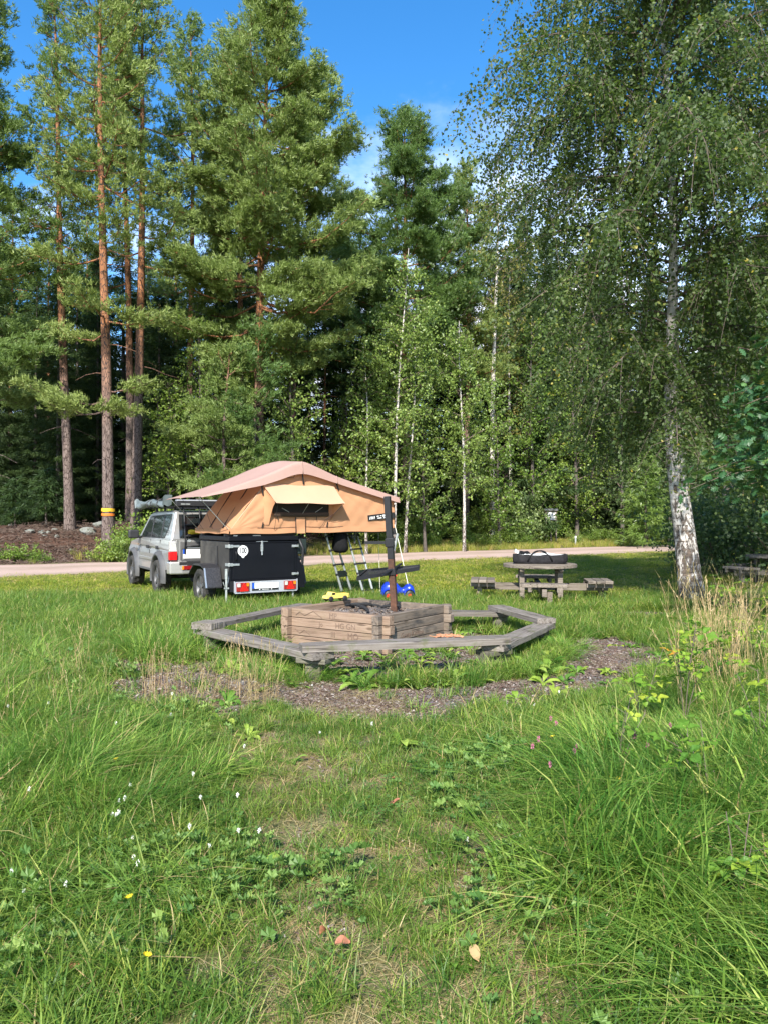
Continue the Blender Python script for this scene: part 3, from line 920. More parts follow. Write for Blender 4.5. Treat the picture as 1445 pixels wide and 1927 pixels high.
def bars_b(a):
    for i in range(1, 26):
        t = i / 26
        a.tube([NL.lerp(NR, t) - GO, FL_.lerp(FR_, t) - GO], 0.0062, 6)
    for i in range(1, 8):
        t = i / 8
        a.tube([NL.lerp(FL_, t) - GO, NR.lerp(FR_, t) - GO], 0.005, 6)


o = part('grate_bars', M['black_steel'], gr, bars_b)
o['kind'] = 'stuff'
hz0 = onpole(0.93)
part('grate_clamp', M['black_steel'], gr, lambda a: (a.bar(onpole(.90) - GO, onpole(.99) - GO, 0.12, 0.12, up=(0.3, 1, 0)), a.tube([hz0 - GO + Vector((-.14, -.2, -.03)), hz0 - GO + Vector((.13, .1, .12))], 0.017)), bevel=0.004)

# ---- bark scraps on the near bench plank
for i in range(5):
    a = Acc()
    rr = np.random.default_rng(70 + i)
    px = 822 + i * 9
    base = G(px, 1199 - (i % 2) * 2, HS + HI)
    n = 6
    for j in range(n):
        a.box((rr.normal(0, .025), rr.normal(0, .012), 0.008 + rr.uniform(0, .012)), (rr.uniform(.04, .09), rr.uniform(.015, .03), .006), Euler((rr.uniform(-.4, .4), rr.uniform(-.3, .3), rr.uniform(-.6, .6))).to_matrix())
    o = a.obj('bark_scrap', M['bark_chip'], None)
    o.location = base
    tag(o, 'reddish bark scrap lying on the front bench plank', 'bark', 'bark scraps on the bench')

# ================================================================== picnic tables
def picnic_table(org, rz, label, mat, ztop=0.76, rtop=0.75):
    t = empty('picnic_table', org, label, 'picnic table', 'round picnic tables', rz)
    # round top of five boards
    n = 5
    w = 2 * rtop / n
    for i in range(n):
        y0, y1 = -rtop + i * w + 0.004, -rtop + (i + 1) * w - 0.004
        ys = np.linspace(y0, y1, 7)
        xr = np.sqrt(np.maximum(rtop ** 2 - ys ** 2, 0.02))
        poly = [(x, y) for x, y in zip(xr, ys)] + [(-x, y) for x, y in zip(xr[::-1], ys[::-1])]
        a = Acc()
        a.prism(poly, 'z', ztop - 0.065, ztop + 0.004 * (i % 2))
        a.obj('top_board', mat, t, fixn=True, bevel=0.006)
    for s in (-1, 1):
        part('top_batten', mat, t, lambda a: a.lohi((s * .38 - .045, -.58, ztop - .125), (s * .38 + .045, .58, ztop - .067)))
        for u in (-1, 1):
            part('leg', mat, t, lambda a: a.lohi((s * .38 - .05, u * .36 - .05, -.1), (s * .38 + .05, u * .36 + .05, ztop - .127)), bevel=.006)
    part('beam', mat, t, lambda a: a.lohi((-1.36, -.045, .22), (1.36, .045, .365)), bevel=.006)
    part('beam', mat, t, lambda a: a.lohi((-.045, -1.42, .205), (.045, 1.42, .352)), bevel=.006)
    for k in range(4):
        an = k * math.pi / 2
        ca, sa = math.cos(an), math.sin(an)
        R = Matrix.Rotation(an, 4, 'Z')
        rad = 1.17
        for j in range(3):
            a = Acc()
            x = rad + (j - 1) * 0.165
            a.lohi((x - .078, -.46 + .04 * abs(j - 1), .385), (x + .078, .46 - .04 * abs(j - 1), .44 + .003 * j))
            a.obj('seat_board', mat, t, matrix=R, bevel=.008)
        for s in (-1, 1):
            part('seat_cleat', mat, t, lambda a: a.lohi((rad - .26, s * .27 - .035, .30), (rad + .25, s * .27 + .035, .382)), matrix=R)
        part('seat_leg', mat, t, lambda a: a.lohi((rad + .02, .06, -.1), (rad + .12, .16, .298)), matrix=R, bevel=.006)
    return t


picnic_table((3.22, 15.95, 0), math.radians(-8), 'round weathered picnic table with four plank seats and a black carrycot on top', M['table_wood'])
picnic_table((10.45, 20.4, 0), math.radians(14), 'dark mossy picnic table in the shade beside the oak at the right edge', M['dark_table_wood'], 0.74, 0.8)

# ---- carrycot bag on the table
cot = empty('carrycot', (3.22, 15.95, 0.768), 'long black carrycot with white lining and looped carrying straps on the round table', 'carrycot', rz=math.radians(-3))


def cot_body(a):
    nu, nv = 30, 40
    V = []
    rr = np.random.default_rng(8)
    for i in range(nv):
        an = i / nv * 2 * math.pi
        ex = 0.56 * np.sign(math.cos(an)) * abs(math.cos(an)) ** 0.55
        ey = 0.21 * np.sign(math.sin(an)) * abs(math.sin(an)) ** 0.7
        for j, (sc, z) in enumerate(((0.90, 0.0), (0.97, 0.02), (1.0, 0.07), (0.995, 0.12), (0.985, 0.165), (0.97, 0.185), (0.93, 0.188), (0.91, 0.15), (0.88, 0.05))):
            k = 1 + 0.02 * math.sin(an * 9 + j) + rr.normal(0, 0.004)
            zz = z + (0.012 * math.cos(an * 2) if 4 <= j <= 7 else 0)
            V.append((ex * sc * k, ey * sc * k, zz))
    a.grid(V, nv, 9, closed=True)


part('cot_shell', M['cot_cloth'], cot, cot_body, smooth=True)
part('lining', M['white'], cot, lambda a: a.grid([(x * .88 * 0.56 * (1 - .12 * abs(v) ** 3), v * 0.185 * (1 - .4 * abs(x) ** 6), 0.178 + .035 * (1 - v * v) * (1 - x ** 4) + .012 * math.sin(x * 7)) for x in np.linspace(-1, 1, 20) for v in np.linspace(-1, 1, 9)], 20, 9), smooth=True)
part('head_flap', M['white'], cot, lambda a: a.grid([(-0.53 + 0.20 * u + .03 * math.sin(v * 3), -0.02 + (v - .5) * .26 * (1 - .3 * u), 0.16 + 0.15 * (1 - u) ** 1.2 * (1 - (2 * v - 1) ** 2 * .5)) for u in np.linspace(0, 1, 8) for v in np.linspace(0, 1, 8)], 8, 8), smooth=True)
for k, (x0, x1, y) in enumerate(((-0.28, 0.22, -0.205), (-0.22, 0.26, 0.2))):
    part('strap', M['black_cloth'], cot, lambda a: a.tube([(x0 + (x1 - x0) * t, y + (0.0 if k else -.02) + (-y * 1.0) * math.sin(math.pi * t) ** 2 * .9, 0.06 + 0.20 * math.sin(math.pi * t) ** 0.7) for t in np.linspace(0, 1, 14)], 0.016, 6), smooth=True)
part('hood_edge', M['black_cloth'], cot, lambda a: a.grid([(-0.47 + 0.27 * u, -0.16 + .3 * v, 0.20 + .07 * math.sin(u * 3.1) * math.sin(v * 3.1) + .02 * math.sin(9 * u)) for u in np.linspace(0, 1, 9) for v in np.linspace(0, 1, 7)], 9, 7), smooth=True)

# ================================================================== toys
def toy_wheel(a, c, r, w):
    a.lathe([(0.001, -w / 2), (r * .55, -w / 2), (r * .95, -w / 2 + .004), (r, -w / 4), (r, w / 4), (r * .95, w / 2 - .004), (r * .55, w / 2), (0.001, w / 2)], c, 'y', 18)


tp = G(748, 1133, 0.0)
toy = empty('toy_ride_on_car', (tp.x, tp.y + .1, 0), 'blue plastic ride-on toy car with a red steering wheel on the grass', 'toy car', rz=math.radians(6))
toy.scale = (1.1, 1.2, 1.45)


def bob(a):
    # loft along x: rounded bonnet (left), saddle dip, rounded boot (right)
    st = [(-.30, .10, .16, .07), (-.285, .10, .22, .11), (-.22, .09, .275, .145), (-.10, .10, .285, .15), (-.02, .10, .265, .13), (.05, .11, .20, .10), (.10, .11, .195, .095), (.15, .10, .235, .125), (.22, .09, .255, .145), (.28, .10, .22, .13), (.305, .11, .16, .08)]
    V = []
    for x, z0, z1, hw in st:
        for k in range(14):
            an = 2 * math.pi * k / 14
            cy, sz = math.cos(an), math.sin(an)
            V.append((x, hw * np.sign(cy) * abs(cy) ** .6, (z0 + z1) / 2 + (z1 - z0) / 2 * np.sign(sz) * abs(sz) ** .7))
    a.grid(V, len(st), 14)
    idx = np.arange(len(st) * 14).reshape(-1, 14)
    Q = np.stack([idx[:-1, -1], idx[1:, -1], idx[1:, 0], idx[:-1, 0]], -1)
    a.q.append(Q)
    a.add([(-.30, 0, .13), (.305, 0, .135)])
    a.t.append(np.array([(a.n - 2, (k + 1) % 14, k) for k in range(14)] + [(a.n - 1, idx[-1, k], idx[-1, (k + 1) % 14]) for k in range(14)]))


part('body', M['toy_blue'], toy, bob, smooth=True)
for sx in (-.19, .2):
    for sy in (-1, 1):
        w = part('wheel', M['black_plastic'], toy, lambda a: toy_wheel(a, (sx, sy * .145, .085), .085, .06), smooth=True)
        part('hub', M['toy_red'], w, lambda a: a.lathe([(0.001, -.037), (.035, -.037), (.04, -.03), (.04, .03), (.035, .037), (.001, .037)], (sx, sy * .145, .085), 'y', 14))
        part('mudguard', M['toy_blue'], toy, lambda a: a.grid([(sx + r_ * math.cos(t), sy * .145 + yy, .085 + r_ * math.sin(t)) for t in np.linspace(0.2, 2.95, 12) for r_, yy in ((.098, -.045), (.108, -.03), (.108, .03), (.098, .045))], 12, 4), smooth=True)
sw = part('steering_column', M['black_plastic'], toy, lambda a: a.tube([(-.08, 0, .26), (-.04, 0, .37)], .014), smooth=True)
part('steering_wheel', M['toy_red'], toy, lambda a: (a.tube([(-.04 + .035 * math.sin(t), .095 * math.cos(t), .375 + .05 * math.sin(t)) for t in np.linspace(0, 2 * math.pi, 20)], .014, 7, cap=False), a.bar((-.04, -.09, .375), (-.04, .09, .375), .03, .014)), smooth=True)

yp = G(660, 1131, HS)
yw = NC + dl * SIDE + dr * 0.95
yt = empty('toy_truck', (yw.x, yw.y, 0.493), 'small yellow toy pickup truck standing on the far timber rim of the fire pit', 'toy truck', rz=math.radians(38))
yt.scale = (1.2, 1.1, 1.15)
part('body', M['toy_yellow'], yt, lambda a: (a.prism([(-.16, .035), (.16, .035), (.16, .075), (-.01, .075), (-.035, .115), (-.085, .118), (-.105, .08), (-.155, .07)], 'y', -.055, .055)), fixn=True, bevel=.006)
part('bed', M['toy_yellow'], yt, lambda a: (a.lohi((.0, -.056, .074), (.16, -.05, .09)), a.lohi((.0, .05, .074), (.16, .056, .09)), a.lohi((.154, -.056, .0741), (.161, .056, .09))))
part('window', M['glass'], yt, lambda a: (a.lohi((-.085, -.058, .083), (-.042, .058, .108))))
for sx in (-.1, .1):
    for sy in (-1, 1):
        part('wheel', M['black_plastic'], yt, lambda a: toy_wheel(a, (sx, sy * .055, .033), .033, .028), smooth=True)
# ================================================================== trailer and tent share one frame: x along the rear face, y away from us
TY = math.atan2(0.54, 0.84)
T0 = Vector((-2.92, 14.6, 0))
TW_, TL = 1.42, 1.62

trailer = empty('camping_trailer', T0, 'boxy black camping trailer with a 100 sticker parked behind the pale off-road car', 'trailer', rz=TY)


def tp_(name, mat, build, parent=None, **kw):
    return part(name, M[mat], parent or trailer, build, **kw)


tp_('body', 'black_paint', lambda a: a.lohi((0, 0, .50), (TW_, TL, 1.25)), bevel=.012)
tp_('side_panel', 'dusty_panel', lambda a: (a.lohi((-.006, .015, .52), (-.001, TL - .015, 1.24)),), bevel=.002)
sdoor = tp_('side_door', 'dusty_panel', lambda a: a.lohi((-.022, .62, .60), (-.007, 1.45, 1.14)), bevel=.004)
part('door_seal', M['black_plastic'], sdoor, lambda a: (a.lohi((-.026, .585, .60), (-.008, .615, 1.16)),))
tp_('lid', 'black_paint', lambda a: a.lohi((-.02, -.02, 1.262), (TW_ + .02, TL + .02, 1.35)), bevel=.012)
tp_('crossbar', 'black_steel', lambda a: (a.lohi((-.05, .12, 1.352), (TW_ + .05, .17, 1.395)),))
tp_('crossbar', 'black_steel', lambda a: (a.lohi((-.05, 1.42, 1.352), (TW_ + .05, 1.47, 1.395)),))
tp_('bracket', 'steel', lambda a: (a.lohi((.12, .10, 1.353), (.20, .119, 1.375)), a.lohi((.52, .10, 1.353), (.68, .119, 1.372))))
rdoor = tp_('rear_door', 'black_paint', lambda a: a.lohi((.07, -.020, .53), (TW_ - .07, -.002, 1.215)), bevel=.006)
part('ledge', M['black_paint'], rdoor, lambda a: (a.lohi((.09, -.035, .505), (TW_ - .06, -.004, .527)), a.lohi((.09, -.03, 1.222), (TW_ - .07, -.003, 1.24))), bevel=.004)
part('handle', M['black_plastic'], rdoor, lambda a: a.tube([(.115, -.02, .90), (.115, -.055, .92), (.115, -.055, 1.04), (.115, -.02, 1.06)], .012), smooth=True)
part('latch', M['steel'], rdoor, lambda a: (a.lohi((.63, -.045, 1.16), (.665, -.022, 1.26)), a.lohi((.622, -.038, 1.06), (.673, -.022, 1.19)), a.box((.647, -.04, 1.03), (.03, .02, .09), taper=.7), a.lohi((.53, -.036, 1.243), (.77, -.021, 1.252))), bevel=.003)


def sticker(a):
    n = 36
    r, cx, cz = .105, .262, 1.075
    pts = []
    for i in range(n):
        t = 2 * math.pi * i / n
        pts.append((cx + r * math.cos(t), cz + r * math.sin(t)))
    a.prism(pts, 'y', -.0232, -.0205)
    pts = [(cx + .03 * math.cos(t), cz - .105 + .032 * math.sin(t)) for t in np.linspace(0, 2 * math.pi, 16)[:-1]]
    a.prism(pts, 'y', -.0226, -.0206)


st = tp_('speed_sticker', 'white', sticker, fixn=True)
o = text('digits', '100', .12, Matrix.Translation((.262, -.0238, 1.075)) @ Matrix.Rotation(math.pi / 2, 4, 'X') @ Matrix.Diagonal((.84, 1.3, 1, 1)), M['print_black'], st, .0006, .003)
part('seal_mark', M['print_grey'], st, lambda a: a.lathe([(.001, -.0004), (.011, -.0004), (.011, 0), (.001, 0)], (.262, -.0229, .955), 'y', 12))
for z in (1.165, .815):
    h = tp_('hinge', 'steel', lambda a: (a.lohi((-.03, -.034, z - .03), (.06, -.024, z + .03)), a.lohi((.06, -.030, z - .02), (.19, -.0215, z + .02)), a.tube([(-.02, -.036, z - .035), (-.02, -.036, z + .035)], .014)), bevel=.003)
    h2 = tp_('hinge', 'dull_steel', lambda a: a.lohi((-.035, -.02, z - .028), (-.023, .14, z + .028)), bevel=.003)
for z in (1.15, .60):
    tp_('toggle_latch', 'steel', lambda a: (a.lohi((TW_ - .13, -.036, z - .025), (TW_ - .03, -.022, z + .025)), a.lohi((TW_ - .09, -.05, z - .016), (TW_ + .01, -.037, z + .016)), a.lohi((TW_ + .001, -.04, z - .032), (TW_ + .012, .05, z + .032))), bevel=.004)
# light board
lb = tp_('light_board', 'silver_board', lambda a: (a.lohi((.09, -.05, .285), (TW_ - .03, -.035, .485)), a.lohi((.075, -.055, .278), (.089, -.03, .50)), a.lohi((TW_ - .029, -.055, .278), (TW_ - .016, -.03, .50)), a.lohi((.09, -.058, .262), (TW_ - .03, -.03, .284))), bevel=.003)
for x0, flip in ((.115, 0), (TW_ - .315, 1)):
    l = tp_('tail_light', 'dark_red_lens', lambda a: a.lohi((x0, -.075, .30), (x0 + .26, -.0505, .47)), bevel=.006)
    xa = x0 + (.075 if not flip else .06)
    part('amber_lens', M['clear_lens'], l, lambda a: a.lohi((x0 + (.01 if not flip else .01), -.082, .39), (x0 + .075 if not flip else x0 + .07, -.0755, .462)))
    part('reflector', M['red_lens'], l, lambda a: a.prism([(xa - .005, .307), (xa + .155, .307), (xa + .085, .458), (xa + .065, .458)], 'y', -.086, -.0757), fixn=True)
    part('clear_lens', M['amber_lens'], l, lambda a: a.lohi((x0 + .20, -.082, .40), (x0 + .25, -.0755, .46)))
npl = tp_('number_plate', 'white', lambda a: a.lohi((.455, -.062, .345), (.985, -.052, .455)), bevel=.002)
part('euro_band', M['plate_blue'], npl, lambda a: a.lohi((.44, -.064, .345), (.484, -.0525, .455)))
part('plate_holder', M['black_plastic'], npl, lambda a: (a.lohi((.434, -.0516, .305), (.99, -.0505, .462)), a.lohi((.434, -.06, .307), (.99, -.0519, .342))), bevel=.002)
part('seal_mark', M['print_black'], npl, lambda a: a.lathe([(.001, -.0006), (.014, -.0006), (.014, 0), (.001, 0)], (.66, -.0625, .425), 'y', 12))
part('seal_mark', M['print_grey'], npl, lambda a: a.lathe([(.001, -.0006), (.014, -.0006), (.014, 0), (.001, 0)], (.66, -.0625, .378), 'y', 12))
part('holder_mark', M['white'], npl, lambda a: (a.lohi((.58, -.0614, .315), (.60, -.0605, .333)), a.lohi((.64, -.0612, .32), (.79, -.0605, .328)), a.lohi((.83, -.0614, .315), (.85, -.0605, .333))))
# chassis, side skirts, wheels, guards
tp_('chassis', 'black_steel', lambda a: (a.lohi((.10, -.02, .30), (.18, TL + .1, .50)), a.lohi((TW_ - .18, -.02, .30), (TW_ - .10, TL + .1, .50)), a.lohi((-.15, .77, .33), (TW_ + .15, .85, .41)), a.lohi((.0, -.028, .30), (TW_, .03, .50))))
tp_('skirt', 'black_paint', lambda a: a.prism([(-.06, .30), (.02, .30), (.02, .52), (.02, .80), (-.0, .80)][:4], 'y', -.025, .02), fixn=True)
tp_('skirt', 'black_paint', lambda a: a.prism([(TW_ - .02, .32), (TW_ + .17, .32), (TW_ + .17, .58), (TW_ + .02, .98), (TW_ - .02, .98)], 'y', .0, .03), fixn=True)
tp_('drawbar', 'black_steel', lambda a: (a.bar((.25, TL, .44), (TW_ / 2, TL + 1.0, .46), .07, .09), a.bar((TW_ - .25, TL, .44), (TW_ / 2, TL + 1.0, .46), .07, .09)))


def tyre_mesh(a, r, w, seg=54, blk=.009, rin=.62):
    prof = [(r * rin, -w * .40), (r * .74, -w * .5), (r * .9, -w * .52), (r * .965, -w * .47), (r, -w * .38), (r, -w * .14), (r, w * .14), (r, w * .38), (r * .965, w * .47), (r * .9, w * .52), (r * .74, w * .5), (r * rin, w * .40)]

    def bump(i, j):
        lug = ((i // 2) % 2 == 0) * 1.0
        cen = (((i + 1) // 2) % 2 == 0) * 1.0
        return np.where((j >= 3) & (j <= 8), -blk * np.where((j == 5) | (j == 6), cen, lug) * 1.6, 0)
    a.lathe(prof, (0, 0, 0), 'x', seg, bump)


def wheel(parent, loc, r, w, sgn, spokes=6):
    wq = part('wheel', M['rim'], parent, lambda a: a.lathe([(r * .60, -w * .42), (r * .62, -w * .36), (r * .55, -w * .3), (r * .54, w * .3), (r * .62, w * .38), (r * .60, w * .42)], (0, 0, 0), 'x', 30), smooth=True)
    wq.location = loc
    part('tyre', M['rubber'], wq, lambda a: tyre_mesh(a, r, w))
    part('brake_disc', M['black_steel'], wq, lambda a: a.lathe([(.001, -.02), (r * .52, -.02), (r * .52, .02), (.001, .02)], (-sgn * w * .0, 0, 0), 'x', 24))

    def sp(a):
        xo = sgn * w * .26
        for k in range(spokes):
            t = 2 * math.pi * k / spokes + .3
            c, s = math.cos(t), math.sin(t)
            a.bar((xo, c * r * .14, s * r * .14), (xo + sgn * w * .05, c * r * .57, s * r * .57), r * .17, .035, up=(1, 0, 0))
        a.lathe([(.001, xo + sgn * .03), (r * .13, xo + sgn * .03), (r * .2, xo + sgn * .01), (r * .2, xo - sgn * .03), (.001, xo - sgn * .03)], (0, 0, 0), 'x', 16)
    part('spokes', M['rim'], wq, sp)
    return wq


for s, x in ((-1, -.20), (1, TW_ + .20)):
    wheel(trailer, (x, .81, .355), .36, .235, s, 5)
mg = tp_('mudguard', 'checker', lambda a: (a.prism([(.30, .36), (.30, .385), (.42, .74), (.60, .80), (1.02, .80), (1.30, .60), (1.31, .57), (1.02, .775), (.60, .775), (.44, .72), (.325, .36)], 'x', -.36, -.03)), fixn=True)
part('reflective_edge', M['steel'], mg, lambda a: a.bar((-.345, .297, .37), (-.345, .416, .74), .03, .006, up=(0, -1, .3)))
tp_('mudguard', 'checker', lambda a: (a.prism([(.30, .36), (.30, .385), (.42, .74), (.60, .80), (1.02, .80), (1.30, .60), (1.31, .57), (1.02, .775), (.60, .775), (.44, .72), (.325, .36)], 'x', TW_ + .03, TW_ + .36)), fixn=True)
tp_('prop_stand', 'dull_steel', lambda a: (a.tube([(-.075, -.03, -.05), (-.075, -.03, .60)], .021), a.tube([(-.075, -.03, .55), (-.075, -.03, .74)], .028), a.lohi((-.11, -.06, .36), (-.03, .0, .39)), a.tube([(-.115, -.07, .40), (-.15, -.09, .46), (-.16, -.09, .50)], .008), a.bar((-.06, -.02, .42), (.03, .01, .72), .02, .008)), smooth=False)
tp_('prop_stand', 'dull_steel', lambda a: (a.tube([(TW_ - .09, .01, -.05), (TW_ - .09, .01, .30)], .022),))
tp_('water_can', 'dark_green', lambda a: (a.lohi((TW_ + .03, .05, .98), (TW_ + .24, .55, 1.30)), a.lohi((TW_ + .05, .1, 1.30), (TW_ + .16, .4, 1.34)), a.tube([(TW_ + .12, .1, .9), (TW_ + .12, .4, .88)], .05)), bevel=.05)
tp_('hose', 'black_plastic', lambda a: a.tube([(TW_ + .06, .04, 1.28), (TW_ + .13, .0, 1.1), (TW_ + .14, .05, .8), (TW_ + .06, .1, .68)], .03), smooth=True)

# ================================================================== roof tent
tent = empty('rooftop_tent', T0 + Vector((0, 0, 1.398)), 'unfolded sand coloured rooftop tent with a pinkish rain fly on top of the black trailer', 'tent', rz=TY)
ZB = 1.398
S1, TD = 3.72, 1.92
TOP = np.array([(0, 1.47), (.75, 2.40), (1.1, 2.56), (1.48, 2.66), (1.9, 2.58), (2.27, 2.45), (3.0, 2.24), (3.72, 2.06)])
FLY = np.array([(-.60, 2.09), (0, 2.28), (.62, 2.505), (1.0, 2.665), (1.25, 2.785), (1.48, 2.85), (1.75, 2.76), (2.27, 2.555), (3.0, 2.35), (3.78, 2.15)])
DROP = np.array([(-.60, .015), (0, .08), (.62, .17), (1.48, .25), (2.27, .15), (3.78, .12)])


def itp(t, s):
    return np.interp(s, t[:, 0], t[:, 1])


def zbot(s):
    return 1.45 + 0.035 * np.asarray(s) / S1


def wrinkle(s, z, seed):
    s, z = np.asarray(s, float), np.asarray(z, float)
    w = .010 * sines(s * 3, z * 7, seed, 2.5) + .006 * sines(s * 9, z * 15, seed + 1, 1.6)
    # creases fanning out of the lower right and lower left corners
    for cs, cz in ((S1, 1.5), (0.1, 1.48), (2.3, 2.3)):
        ang = np.arctan2(z - cz, s - cs)
        d = np.hypot(z - cz, s - cs)
        w = w + .0035 * np.sin(ang * 23 + 3 * d) * np.exp(-((d - .55) / .45) ** 2)
    return w


nu, nv = 120, 34
su = np.linspace(0, S1, nu)
vv_ = np.linspace(0, 1, nv)
SS, VV = np.meshgrid(su, vv_, indexing='ij')
ZZ = zbot(SS) + VV * (itp(TOP, SS) - zbot(SS))
front = np.stack([SS, -0.02 + 0.03 * np.sin(VV * math.pi) * np.sin(SS / S1 * math.pi) * -1 + wrinkle(SS, ZZ, 3), ZZ - ZB], -1).reshape(-1, 3)


def tpart(name, mat, build, parent=None, **kw):
    return part(name, M[mat], parent or tent, build, **kw)


tpart('front_wall', 'canvas', lambda a: a.grid(front, nu, nv), smooth=True)
back = np.stack([SS, TD + 0 * SS, ZZ - ZB], -1).reshape(-1, 3)
tpart('back_wall', 'canvas', lambda a: a.grid(back, nu, nv), smooth=True)
tt = np.linspace(0, TD, 40)
vs_ = np.linspace(0, 1, 26)
TT, V2 = np.meshgrid(tt, vs_, indexing='ij')
wl = .012 * sines(TT * 3, V2 * 6, 8, 2.0) - .03 * np.sin(V2 * math.pi)
tpart('end_wall', 'canvas', lambda a: a.grid(np.stack([V2 * .75 + wl * .7, TT, 1.45 + V2 * (2.40 - 1.45) - wl * .5 - ZB], -1).reshape(-1, 3), 40, 26), smooth=True)
tpart('end_wall', 'canvas', lambda a: a.grid(np.stack([S1 + 0 * V2 + .01 * np.sin(V2 * 9), TT, 1.485 + V2 * (2.06 - 1.485) - ZB], -1).reshape(-1, 3), 40, 26), smooth=True)
for t0, t1 in ((.42, .72), (1.12, 1.50)):
    tpart('zip', 'black_plastic', lambda a: a.tube([(.75 * v - .018, t0 + (t1 - t0) * v, 1.45 + .95 * v - ZB + .012) for v in np.linspace(.06, .93, 12)], .010, 6), smooth=True)
tpart('corner_seam', 'canvas_pale', lambda a: a.tube([(.75 * v - .004, -.012, 1.45 + .95 * v - ZB) for v in np.linspace(0.02, .97, 10)], .012, 6), smooth=True)
hem = [(s, -.032 + .004 * math.sin(s * 15), zbot(s) + dz - ZB + .008 * math.sin(s * 5.3)) for s in np.linspace(0, S1, 60) for dz in (-.055, .0, .05)]
tpart('hem', 'canvas', lambda a: a.grid(hem, 60, 3), smooth=True)
hem2 = [(-.012, t, 1.45 + dz - ZB + .008 * math.sin(t * 7)) for t in np.linspace(0, TD, 30) for dz in (-.05, 0, .045)]
tpart('hem', 'canvas', lambda a: a.grid(hem2, 30, 3), smooth=True)
tpart('hem_cord', 'black_plastic', lambda a: a.tube([(s, -.042, zbot(s) + .058 - ZB + .008 * math.sin(s * 5.3)) for s in np.linspace(.55, 2.45, 30)], .004, 5))
tpart('floor_board', 'black_plastic', lambda a: a.lohi((.02, .02, 0), (S1 - .01, TD - .02, .04)), bevel=.01)
# fly sheet with skirts
nsf, ntf = 90, 30
fs = np.linspace(-.60, 3.78, nsf)
ft = np.linspace(-.10, TD + .08, ntf)
rows = []
SF, TF = np.meshgrid(fs, ft, indexing='ij')
zf = itp(FLY, SF)
ker = np.ones(5) / 5
zp = np.pad(zf, ((2, 2), (0, 0)), mode='edge')
zf = np.stack([np.convolve(zp[:, j], ker, 'valid') for j in range(ntf)], 1)
zf[0], zf[-1] = itp(FLY, fs[0]), itp(FLY, fs[-1])
tn = (TF - ft[0]) / (ft[-1] - ft[0])
zf = zf + .012 * np.sin(tn * math.pi) + .008 * sines(SF * 2, TF * 3, 12, 1.5) + .05 * np.exp(-((SF - 1.45) / .35) ** 2) * np.sin(tn * math.pi)
TFc = TF - .0 * SF
flyV = np.stack([SF, TFc, zf - ZB], -1)
dr_ = itp(DROP, fs)
skirtF = [np.stack([fs, np.full(nsf, ft[0] - .004 - .012 * k), zf[:, 0] - dr_ * k / 4 - ZB], -1) for k in (4, 3, 2, 1)]
skirtB = [np.stack([fs, np.full(nsf, ft[-1] + .004 + .012 * k), zf[:, -1] - dr_ * k / 4 - ZB], -1) for k in (1, 2, 3, 4)]
allV = np.concatenate([np.stack(skirtF, 1), flyV, np.stack(skirtB, 1)], 1)
fly = tpart('fly_sheet', 'fly', lambda a: a.grid(allV.reshape(-1, 3), nsf, ntf + 8), smooth=True)
rs_ = [(3.785 + .006 * k, t, 2.16 - .12 * k / 3 - ZB) for t in np.linspace(ft[0] - .02, ft[-1] + .02, 12) for k in range(4)]
part('fly_end', M['fly'], fly, lambda a: a.grid(rs_, 12, 4), smooth=True)
for s in (1.48, 2.27):
    i = int(np.argmin(abs(fs - s)))
    part('fly_seam', M['fly'], fly, lambda a: a.tube([(fs[i], ft[0] - .012 - .012 * k * 1.0, zf[i, 0] - dr_[i] * k / 4 - ZB + .004) for k in (0, 1, 2, 3, 4)], .010, 6), smooth=True)
# window awning
sa, sb = np.linspace(0, 1, 24), np.linspace(0, 1, 10)
flap = []
for u in sa:
    for v in sb:
        s = (.64 + (2.22 - .64) * u) * (1 - v) + (.80 + (2.32 - .80) * u) * v
        y = -.055 - .30 * v ** 1.1
        z = 2.36 - .36 * v + .010 * math.sin(u * 9 + v * 4) - .014 * math.sin(math.pi * u) * v
        flap.append((s, y, z - ZB))
awn = tpart('window_awning', 'canvas_pale', lambda a: a.grid(flap, 24, 10), smooth=True)
gl = []
for v in np.linspace(0, 1, 16):
    wall = (.66 + .02 * v, -.03, 2.35 - .78 * v - ZB)
    k = min(v / .45, 1)
    free = (.64 + .16 * k + (-.02 * (v - .45) if v > .45 else 0), -.04 - .31 * k ** 1.1 if v <= .45 else -.35 + .31 * ((v - .45) / .55) ** 0.5, (2.36 - .36 * k if v <= .45 else 2.0 - .43 * (v - .45) / .55) - ZB)
    for w in np.linspace(0, 1, 5):
        gl.append(tuple(np.array(wall) * (1 - w) + np.array(free) * w + np.array((.02 * math.sin(w * 3.1), 0, 0))))
tpart('window_cheek', 'canvas', lambda a: a.grid(gl, 16, 5), smooth=True)
gr_ = []
for v in np.linspace(0, 1, 16):
    wall = (2.20 - .0 * v, -.03, 2.35 - .72 * v - ZB)
    k = min(v / .48, 1)
    free = (2.22 + .10 * k - (.22 * (v - .48) / .52 if v > .48 else 0), -.04 - .31 * k ** 1.1 if v <= .48 else -.35 + .31 * ((v - .48) / .52) ** 0.5, (2.36 - .36 * k if v <= .48 else 2.0 - .38 * (v - .48) / .52) - ZB)
    for w in np.linspace(0, 1, 5):
        gr_.append(tuple(np.array(wall) * (1 - w) + np.array(free) * w))
tpart('window_cheek', 'canvas', lambda a: a.grid(gr_, 16, 5), smooth=True)
win = tpart('window', 'mesh_dark', lambda a: a.lohi((.86, -.068, 1.80 - ZB), (2.10, -.045, 2.12 - ZB)), bevel=.004)
